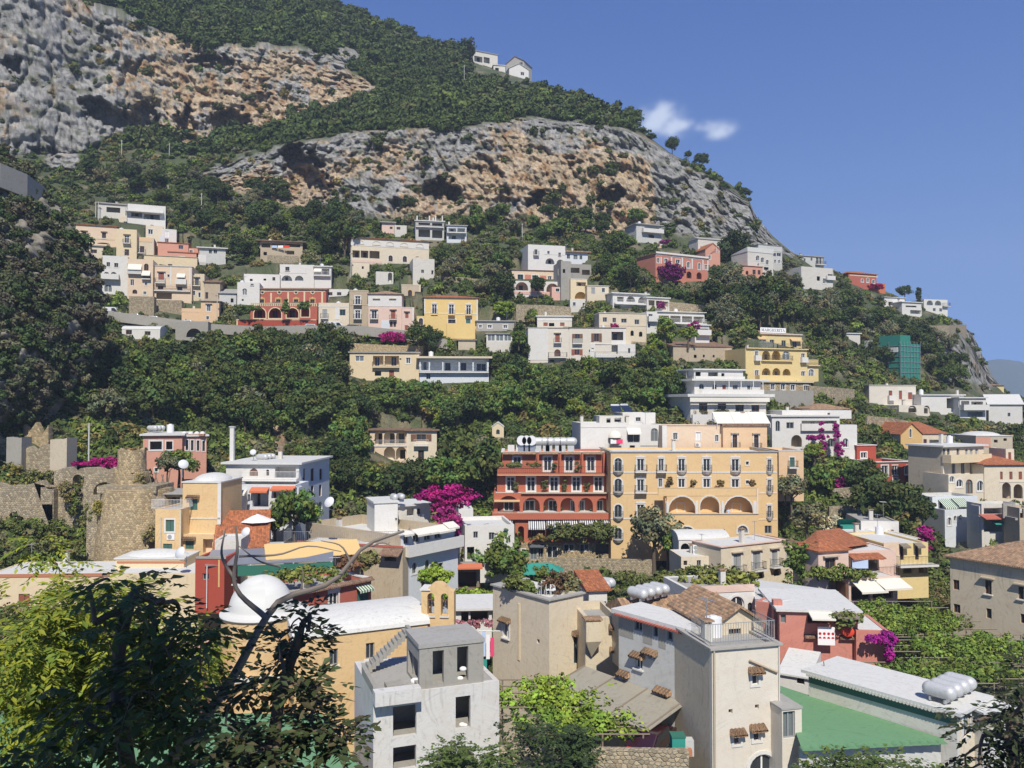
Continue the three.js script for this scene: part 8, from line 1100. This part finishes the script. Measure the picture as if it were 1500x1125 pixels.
// weeds and creepers on the ruin
[[60,700,101,[2.2,0.9,0.8],'bushy creeper on the left of the ruined wall'],[20,690,103,[1.6,1.0,0.8],'shrub growing against the pale broken pier'],[96,720,97.5,[0.6,1.6,0.5],'creeper hanging in the dark ruined doorway'],[110,735,98,[0.5,2.2,0.5],'tall ivy strip on the overgrown broken wall'],[130,760,93,[1.0,1.8,0.8],'dense bush in the gap of the ruined buttress'],[146,745,91.5,[0.5,0.9,0.4],'small tuft on the bastion shoulder'],[222,785,90.2,[0.9,1.0,0.7],'round green bush at the foot of the bastion'],[60,770,94,[4.5,0.9,1.2],'band of weeds below the long ruined wall'],[35,800,92,[4.0,0.8,1.2],'dry grasses at the lower ruin terrace'],[90,798,90,[2.4,1.1,1.0],'yellow-green shrub below the ruin'],[105,655,106,[2.0,0.7,0.8],'low weeds behind the square stone pier'],[205,700,94,[0.8,0.6,0.6],'creeper beside the round tower']].forEach(([x,y,d,r,l],i) => climber('ruin_plants',l,'plants',x,y,d,r,[[0.09,0.11,0.04],[0.07,0.10,0.03],[0.13,0.13,0.06],[0.15,0.15,0.04]][(i * 3 + (i > 8 ? 1 :0)) % 4],Math.round(18 + r[0] * r[1] * 8),{cr:0.42,leaf:0.2}));
// ---------------------------------------------------------------- trees of the slopes
grove([[0,480],[130,560],[230,500],[480,500],[520,560],[500,640],[380,650],[290,620],[180,640],[100,610],[0,620]],74,['evergreen','oak','oak','broadleaf','olive'],'in the wood below the viaduct','below the viaduct',11,0.9,1.4);
grove([[400,520],[560,540],[560,640],[600,700],[640,740],[500,745],[480,660],[400,620]],34,['evergreen','evergreen','oak','broadleaf'],'around the arcaded villa','around the arcaded villa',12,0.9,1.3);
grove([[560,560],[860,560],[860,620],[700,640],[560,625]],36,['broadleaf','citrus','broadleaf','oak'],'on the terraces above the red hotel','above the red hotel',13,0.8,1.15);
grove([[130,240],[320,260],[520,320],[510,400],[470,380],[300,420],[240,330],[130,300]],44,['evergreen','oak','olive','evergreen'],'above the left-hand village','above the left village',14,0.7,1.15);
grove([[560,310],[960,330],[950,430],[860,420],[740,350],[640,350],[640,420],[710,440],[740,390],[600,330]],40,['evergreen','olive','broadleaf','oak'],'under the lower cliff','under the lower cliff',15,0.75,1.15);
grove([[1040,420],[1160,400],[1250,440],[1250,560],[1190,490],[1080,480],[1040,500],[1000,470]],46,['evergreen','olive','olive','oak'],'on the slope above the yellow hillside hotel','above the yellow hillside hotel',16,0.8,1.3);
grove([[1180,430],[1330,480],[1420,540],[1400,580],[1340,575],[1250,500]],26,['evergreen','oak','olive'],'on the headland slope','on the headland slope',17,0.75,1.2);
grove([[840,480],[1000,470],[1000,600],[940,610],[860,560]],26,['evergreen','oak','broadleaf','citrus'],'between the cream block and stepped white villa','left of the stepped villa',18,0.8,1.2);
grove([[650,490],[780,520],[780,560],[600,560]],14,['broadleaf','evergreen','citrus'],'below the conservatory','below the conservatory',19,0.7,1.0);
sheet(0,0,1);
[['evergreen','big dark round-headed pine beside the red villa',1075,400,240,1.9],['cypress','dark upright tree on the headland ridge',1346,452,262,0.75],['evergreen','round tree on the ridge right of the red house',1325,438,264,0.7],['evergreen','large round tree left of the ridge houses',676,108,376,2.3],['oak','broad tree touching the ridge house porch',655,100,380,2.0],['cypress','pointed dark tree under the lower cliff',822,348,238,1.05],['evergreen','rounded bushy tree standing on the cliff ridge',1028,250,290,0.9],['evergreen','small lone tree on the skyline above the cliff',1008,234,293,0.55],['oak','tree on the skyline near the top of the cliff edge',985,226,295,0.9],['evergreen','bush-like tree at the last cliff shoulder',1092,292,280,0.7],['oak','tree clump where the ridge meets the cliff',925,188,300,1.2],
  ['olive','silvery olive before the yellow hotel',958,822,112,1.35],['olive','second silvery olive beside the hotel arched window',978,822,112,1.0],['broadleaf','dark green leafy tree at the hotel corner',985,826,111,0.8],['broadleaf','fresh green tree before the white shop building',722,862,101,1.25],['broadleaf','fresh green tree next to the market stall',745,866,98,1.0],['oak','broad green tree left of the red hotel',690,742,128,1.7],['broadleaf','bushy tree behind the magenta bougainvillea',655,735,124,1.4],['evergreen','wide dark tree beside the blue-white house',1306,790,110,1.25],['evergreen','dark tree hiding the low white shed',1282,782,116,1.2],['oak','tree on the garden terrace under the red house',1265,735,128,1.0],['broadleaf','light green tree under the bougainvillea villa',1205,735,129,1.05],['broadleaf','ivy-green tree below the red house',1250,725,130,0.9],['citrus','small bright tree at the villa stair',1192,680,133,0.9],['olive','olive beside the peach tower house',1160,745,118,0.9],['olive','gnarled olive by the white flat house',1183,790,108,1.0],['evergreen','dark shrub tree beside the apartment house',1352,780,106,0.7],['citrus','bright tree before the small white villa gate',1150,730,120,0.7],
  ['citrus','bright green tree before the white awning house',402,792,95,1.0],['broadleaf','leafy tree right of the white awning house',432,790,94,1.0],['citrus','green tree under the white awning house terrace',452,785,97,0.9],['broadleaf','shaggy tree in front of the salmon house',262,705,106,0.75],['olive','grey shrub tree behind the railed shelter',245,702,104,0.6],['broadleaf','bushy tree beside the conservatory',760,508,174,0.7],['oak','dark tree beside the magenta viaduct flowers',612,515,174,0.9],['citrus','bright lime-green tree at the restaurant terrace',975,500,178,1.2],['citrus','bright lime-green tree beside the stone barn',1008,504,176,1.0],['evergreen','bushy evergreen at the pink arcade foot',788,436,196,0.8],['evergreen','dark bush-tree left of the pink arcade',735,438,196,1.1],['citrus','yellow-green tree above the dark veranda house',420,330,226,0.9],['oak','dark tree over the long villa roof',505,372,210,1.3]].forEach(([k,l,x,y,d,s]) => tree(k,l,P(x,y,d),s));
scrub();
{// scrub on the near spur
  const R = rng(5),geo = crownGeo({seed:303,clumps:16,leaves:44,r:[1.1,0.9,1.1],cr:0.5,leaf:0.24,tone:[1,1,1],low:-0.2,y:0.2,shell:0.25,hue:0.12}),pick = SPUR.filter(p => p[3] < 0.6 ? R() < 0.12 :R() < 0.03),im = new THREE.InstancedMesh(geo,leafMat,pick.length),m4 = new THREE.Matrix4(),q = new THREE.Quaternion(),c = new THREE.Color(),tn = [[0.05,0.065,0.03],[0.07,0.085,0.04],[0.085,0.075,0.05],[0.045,0.07,0.025],[0.10,0.10,0.055]];
  pick.forEach((p,i) => {const s = 0.5 + 1.1 * R() * R() + 0.3 * R();m4.compose(V(p[0],p[1] - 0.2,p[2]),q.setFromAxisAngle(V(0,1,0),R() * 6),V(s,s * (0.7 + 0.5 * R()),s));im.setMatrixAt(i,m4);const t = tn[Math.floor(R() * 5)],f = 0.8 + 0.4 * R();im.setColorAt(i,c.setRGB(t[0] * f * 1.25,t[1] * f * 1.25,t[2] * f * 1.25));});im.name = 'spur_scrub';tag(im,'brownish scrub and brambles covering the near rocky spur','scrub',null,'stuff');im.castShadow = im.receiveShadow = true;scene.add(im);}
{// weeds and grasses on the ruin terraces and valley gardens
  const R = rng(15),geo = crownGeo({seed:305,clumps:8,leaves:34,r:[0.6,0.35,0.6],cr:0.35,leaf:0.15,tone:[1,1,1],low:-0.1,y:0.1,shell:0.2,hue:0.12}),list = [];let n = 0;
  while (n++ < 9000) {const px = lerp(-40,1540,R()),py = lerp(690,1000,R()),d = T(px,py);if (d < 62 || d > 118 || !clear(px,py,14,10,d)) continue;list.push([px,py,d]);}
  const im = new THREE.InstancedMesh(geo,leafMat,list.length),m4 = new THREE.Matrix4(),q = new THREE.Quaternion(),c = new THREE.Color(),tn = [[0.07,0.10,0.03],[0.10,0.12,0.04],[0.14,0.12,0.06],[0.06,0.085,0.025]];
  list.forEach(([px,py,d],i) => {const s = 0.7 + 1.3 * R() * R();m4.compose(P(px,py,d),q.setFromAxisAngle(V(0,1,0),R() * 6),V(s,s * (0.6 + 0.6 * R()),s));im.setMatrixAt(i,m4);const t = tn[Math.floor(R() * 4)],f = 0.8 + 0.4 * R();im.setColorAt(i,c.setRGB(t[0] * f * GREEN,t[1] * f * GREEN,t[2] * f * GREEN));});im.name = 'valley_weeds';tag(im,'weeds and low garden plants on the valley floor','weeds',null,'stuff');im.castShadow = im.receiveShadow = true;scene.add(im);}
// ---------------------------------------------------------------- foreground trees
function nearTree(name,label,trunkPts,clumps,o) {// clumps: [x, y in photo pixels, distance, radius in metres]
  const R = rng(o.seed),root = trunkPts[0].clone(),g = thing(name,label,'tree',root),L = p => p.clone().sub(root);part('trunk',limbGeo(trunkPts.map(L),o.r,o.r * 0.45,9),barkMat,g);
  const nodes = [];{const cv = new THREE.CatmullRomCurve3(trunkPts.map(L));for (let i = 6;i <= 20;i++) nodes.push([cv.getPoint(i / 20),o.r * 0.4]);} const tip = nodes[nodes.length - 1][0];clumps = [...clumps].sort((a,b) => L(P(a[0],a[1],a[2])).distanceTo(tip) - L(P(b[0],b[1],b[2])).distanceTo(tip));
  const pos = [],col = [],nor = [],tw = [],a = V(0,0,0),dir = V(0,0,0),up = V(0,1,0),side = V(0,0,0),n = V(0,0,0);
  for (const [x,y,d,r] of clumps) {
    const c = L(P(x,y,d));let best = nodes[0];for (const q of nodes) if (q[0].distanceTo(c) < best[0].distanceTo(c)) best = q;const s = best[0],sl = s.distanceTo(c),m = s.clone().lerp(c,0.5).add(V((R() - 0.5) * sl * 0.3,sl * 0.12,(R() - 0.5) * sl * 0.3)),r1 = Math.max(0.006,best[1] * 0.62);tw.push(limbGeo([s.clone(),m,c],Math.max(best[1] * 0.8,0.008),r1,5));nodes.push([c,r1]);
    const ct = 0.8 + 0.4 * R(),nl = Math.round(o.density * r * r);
    for (let i = 0;i < nl;i++) {
      let dx,dy,dz,l;do {dx = R() * 2 - 1;dy = R() * 2 - 1;dz = R() * 2 - 1;l = Math.hypot(dx,dy,dz);} while (l > 1 || l < 0.05);const rr = r * (0.35 + 0.65 * R()) / l;a.set(c.x + dx * rr,c.y + dy * rr * 0.8,c.z + dz * rr);dir.set(dx / l,dy / l * 0.5 - o.droop * R(),dz / l).normalize();side.crossVectors(dir,up).normalize();
      if (i % 2 === 0) tw.push(null);
      const ln = o.leaves,len = o.span * (0.7 + 0.6 * R());
      for (let q = 0;q < ln;q++) {// leaflets in pairs along one stalk
        const t = q / ln,sd = q % 2 ? 1 :-1,bx = a.x + dir.x * len * t,by = a.y + dir.y * len * t - 0.15 * len * t * t,bz = a.z + dir.z * len * t,lf = o.leaf * (0.7 + 0.5 * R()) * (q === ln - 1 ? 1.2 :1);
        const vx = side.x * sd * 0.8 + dir.x * 0.55 + (R() - 0.5) * 0.4,vy = side.y * sd * 0.8 + dir.y * 0.55 - o.droop * 0.5 + (R() - 0.5) * 0.3,vz = side.z * sd * 0.8 + dir.z * 0.55 + (R() - 0.5) * 0.4,vl = Math.hypot(vx,vy,vz);const ex = vx / vl,ey = vy / vl,ez = vz / vl;n.set(R() - 0.5,0.9,R() - 0.5).normalize();let wx = ey * n.z - ez * n.y,wy = ez * n.x - ex * n.z,wz = ex * n.y - ey * n.x;const wl = Math.hypot(wx,wy,wz) || 1;const w = lf * o.wide;wx *= w / wl;wy *= w / wl;wz *= w / wl;
        const B = [bx,by,bz],Tq = [bx + ex * lf,by + ey * lf,bz + ez * lf],A1 = [bx + ex * lf * 0.45 + wx,by + ey * lf * 0.45 + wy + w * 0.25,bz + ez * lf * 0.45 + wz],A2 = [bx + ex * lf * 0.45 - wx,by + ey * lf * 0.45 - wy + w * 0.25,bz + ez * lf * 0.45 - wz];
        const tint = R() < o.mix ? o.tone2 :o.tone,f = ct * (0.75 + 0.5 * R());for (const v of [B,A1,Tq,B,Tq,A2]) {pos.push(...v);nor.push(n.x,n.y,n.z);col.push(tint[0] * f,tint[1] * f,tint[2] * f);}
}
}
}
  part('branches',mergeGeometries(tw.filter(Boolean).map(q => {for (const k of Object.keys(q.attributes)) if (!['position','normal','uv'].includes(k)) q.deleteAttribute(k);return q;})),barkMat,g);
  const geo = new THREE.BufferGeometry();geo.setAttribute('position',new THREE.Float32BufferAttribute(pos,3));geo.setAttribute('normal',new THREE.Float32BufferAttribute(nor,3));geo.setAttribute('color',new THREE.Float32BufferAttribute(col,3));geo.setAttribute('uv',new THREE.Float32BufferAttribute(new Float32Array(pos.length / 3 * 2),2));geo.computeVertexNormals();part('crown',geo,nearLeaf,g);return g;
}
const nearLeaf = new THREE.MeshPhysicalMaterial({vertexColors:true,roughness:0.55,side:THREE.DoubleSide,transmission:0.25,thickness:0,specularIntensity:0.4});
{const R = rng(44),fill = (pts,n,d0,d1,r0,r1) => {const out = [],xs = pts.map(p => p[0]),ys = pts.map(p => p[1]);let k = 0;while (out.length < n && k++ < 5000) {const x = lerp(Math.min(...xs),Math.max(...xs),R()),y = lerp(Math.min(...ys),Math.max(...ys),R());if (inside(pts,x,y)) out.push([x,y,lerp(d0,d1,R()),lerp(r0,r1,R())]);} return out;};
  nearTree('dark_leafy_tree','dark leafy tree in shade filling the near left corner',[P(210,1900,9),P(215,1500,9),P(190,1150,9.5),P(170,980,10),P(190,880,10)],[...fill([[140,890],[180,850],[250,885],[330,930],[345,1010],[310,1125],[130,1125],[135,1000]],50,8.5,10.5,0.2,0.4),...fill([[0,1060],[120,1060],[200,1140],[0,1140]],12,8.5,10,0.22,0.35),[130,860,9.6,0.22],[215,890,9.5,0.25],[160,850,9.4,0.25]],{seed:51,r:0.16,density:84,droop:0.6,leaves:7,span:0.3,leaf:0.15,wide:0.25,tone:[0.085,0.115,0.028],tone2:[0.15,0.14,0.03],mix:0.3});
  nearTree('glossy_leaf_tree','glossy dark-leaved tree with rounded leaf clusters in the near left foreground',[P(430,1700,8.5),P(420,1350,8.5),P(400,1120,8.6),P(410,1020,8.7),P(440,930,8.8)],[...fill([[330,1010],[400,960],[425,890],[462,900],[468,960],[470,1010],[515,1060],[525,1125],[320,1140]],48,8,9.4,0.16,0.3),[438,905,8.6,0.22],[452,925,8.6,0.2],[500,1085,8.5,0.22],[455,1050,8.5,0.26]],{seed:52,r:0.12,density:190,droop:0.25,leaves:5,span:0.17,leaf:0.115,wide:0.27,tone:[0.065,0.085,0.03],tone2:[0.10,0.085,0.04],mix:0.25});
  nearTree('yellow_green_tree','sunlit yellow-green leafy tree behind the dark foreground tree',[P(60,1700,15),P(60,1350,15),P(70,1120,15.5),P(80,1010,16),P(100,930,16)],[...fill([[0,940],[40,910],[90,870],[180,850],[280,900],[300,1000],[200,1080],[0,1110]],84,13.5,18,0.35,0.7),[60,800,17,0.5],[85,830,17,0.45],[5,890,14,0.35]],{seed:53,r:0.16,density:95,droop:0.5,leaves:9,span:0.36,leaf:0.16,wide:0.2,tone:[0.27,0.29,0.03],tone2:[0.15,0.21,0.03],mix:0.4});
  nearTree('dark_leafy_tree','dark blurred foliage at the near right corner',[P(1520,1700,8),P(1510,1350,8),P(1490,1150,8.2),P(1480,1060,8.4)],fill([[1420,1060],[1500,1000],[1540,1000],[1540,1140],[1390,1140]],26,7.6,9,0.16,0.3),{seed:54,r:0.1,density:200,droop:0.4,leaves:7,span:0.18,leaf:0.09,wide:0.22,tone:[0.04,0.055,0.02],tone2:[0.05,0.05,0.025],mix:0.3});
  nearTree('broadleaf_tree','green treetop below the green roof edge',[P(1270,2000,31),P(1270,1400,31),P(1265,1180,31),P(1260,1130,31)],fill([[1190,1140],[1230,1126],[1330,1130],[1400,1122],[1440,1160],[1170,1175]],40,29,33,0.5,0.9),{seed:55,r:0.22,density:70,droop:0.3,leaves:6,span:0.35,leaf:0.2,wide:0.3,tone:[0.085,0.13,0.03],tone2:[0.13,0.15,0.03],mix:0.3});
  nearTree('broadleaf_tree','bushy green treetop under the unfinished building',[P(680,1700,40),P(680,1350,40),P(680,1200,40),P(680,1140,40)],fill([[620,1115],[660,1095],[720,1090],[748,1110],[750,1150],[615,1150]],26,38.5,42,0.5,0.9),{seed:56,r:0.2,density:60,droop:0.3,leaves:6,span:0.35,leaf:0.22,wide:0.3,tone:[0.10,0.15,0.035],tone2:[0.14,0.17,0.05],mix:0.3});
  nearTree('laurel_shrub','dark laurel shrub beside the unfinished building',[P(795,1500,43),P(795,1250,43),P(790,1120,43)],fill([[742,1060],[800,1050],[860,1085],[870,1140],[742,1140]],30,41.5,44.5,0.5,0.85),{seed:57,r:0.16,density:60,droop:0.3,leaves:6,span:0.35,leaf:0.22,wide:0.3,tone:[0.045,0.075,0.025],tone2:[0.07,0.10,0.03],mix:0.3});
  // bare pale branches that arch over the church
  const g = thing('bare_branch','bare grey branches arching over the church dome','branch',P(230,1140,10)),o = g.position,L = a => a.map(([x,y,d]) => P(x,y,d).sub(o));for (const [pts,r0,r1] of [[[[230,1140,10],[330,1010,10],[410,880,10.2],[450,866,10.4],[490,850,10.6],[535,800,10.8],[592,778,11]],0.075,0.016],[[[390,905,10.1],[345,860,10],[348,800,10],[345,770,10]],0.04,0.012],[[[345,850,10],[325,815,10],[330,775,10]],0.026,0.008],[[[410,830,10.2],[380,822,10],[350,800,10]],0.014,0.006],[[[515,828,10.7],[500,800,10.7],[470,792,10.7]],0.016,0.005],[[[545,800,10.8],[560,795,10.8],[575,800,10.8]],0.012,0.004],[[[440,868,10.4],[444,840,10.4],[440,830,10.4]],0.012,0.004],[[[350,815,10],[410,812,10.1],[450,800,10.2],[500,808,10.3]],0.016,0.005]]) part('limb',limbGeo(L(pts),r0,r1,8),new THREE.MeshStandardMaterial({color:lin(0.21,0.18,0.155),map:stC,roughness:0.95}),g);
  // tall tree behind the photographer whose crown shades the near foliage
  const root = V(2,EYE - 6,7),s = thing('overhanging_tree','tall shade tree standing behind the viewpoint','tree',root);part('trunk',limbGeo([V(0,-20,0),V(0.2,4,-0.5),V(-4,12,-5)],0.4,0.2,10),barkMat,s);part('crown',crownGeo({seed:71,clumps:80,leaves:60,r:[2.6,1.6,2.2],cr:0.75,leaf:0.3,tone:[0.045,0.07,0.025],y:14.5,low:-1,shell:0.05}).translate(-5.9,0,-5.8),leafMat,s);}
// green roof hall under the foreground tree
{const g = thing('green_roof','green-painted hall roof behind the dark foreground trees','roof',P(250,1100,46)),o = g.position,q = (x,y,d) => {const p = P(x,y,d).sub(o);return [p.x,0,p.z];};const a = q(-80,1040,51.5),b = q(470,1040,51.5),c = q(540,1125,42.5),d = q(-80,1125,42.5);part('roof_sheet',faces([[d,c,b,a]]),M.roofGreen,g);part('wall',faces([[[d[0],-6,d[2]],[c[0],-6,c[2]],[c[0],-0.01,c[2]],[d[0],-0.01,d[2]]],[[c[0],-6,c[2]],[b[0],-6,b[2]],[b[0],-0.01,b[2]],[c[0],-0.01,c[2]]]]),M.lightgrey,g);}

{// chimneys and aerials on the flat roofs
  const R = rng(808);let n = 0;
  for (const h of ROOFS) {if (!h.g.parent || h.g.userData.category === 'wall' || ['terrace','building','cafe','shelter'].includes(h.g.userData.category) || h.g.name === 'pink_terrace_house') continue;const top = h.H + (h.o.roof?.t === 'slab' ? (h.o.roof.h ?? 0.25) :-(h.o.roof?.p ?? 0.45)),spot = () => {const lx = (R() - 0.5) * h.W * 0.75,lz = -h.dep * (0.3 + 0.5 * R());return V(lx,top,lz).applyAxisAngle(V(0,1,0),h.yaw).add(h.g.position);};
    if (R() < 0.5) {const g = thing('chimney','short pale chimney on a flat house roof','chimney',spot(),h.yaw,'chimneys on flat roofs'),k = 0.9 + 0.7 * R();part('stack',box(-0.24,0.24,-0.2,k,-0.24,0.24),M.whiteOld,g);part('cap',box(-0.34,0.34,k + 0.12,k + 0.2,-0.34,0.34),M.tileTan,g);part('cap_legs',merge([box(-0.22,-0.12,k + 0.002,k + 0.118,-0.2,0.2),box(0.12,0.22,k + 0.002,k + 0.118,-0.2,0.2)]),M.whiteOld,g);}
    if (R() < 0.42) {const g = thing('television_aerial','thin metal television aerial on a flat house roof','aerial',spot(),R() * 6,'aerials on flat roofs');part('mast',bar(V(0,-0.2,0),V(0,2.4,0),0.03),M.metal,g);part('boom',bar(V(-0.5,2.3,0),V(0.6,2.3,0),0.02),M.metal,g);for (let i = 0;i < 4;i++) part('element',bar(V(-0.4 + i * 0.3,2.3,-0.35),V(-0.4 + i * 0.3,2.3,0.35),0.012),M.metal,g);}
    if (R() < 0.22) {const g = thing('roof_tank','small white upright cistern on a flat house roof','tank',spot(),0,'upright cisterns on flat roofs');part('drum',metreUV(new THREE.CylinderGeometry(0.5,0.5,1.1,14).translate(0,0.55,0)),M.plastic,g);part('lid',metreUV(new THREE.CylinderGeometry(0.22,0.25,0.1,10).translate(0,1.152,0)),M.plastic,g);} n++;}
  console.log('roofs',n);}
scene.fog = new THREE.FogExp2(0xc4d4e6,0.0003);
buildMountain();
renderer.render(scene,camera);
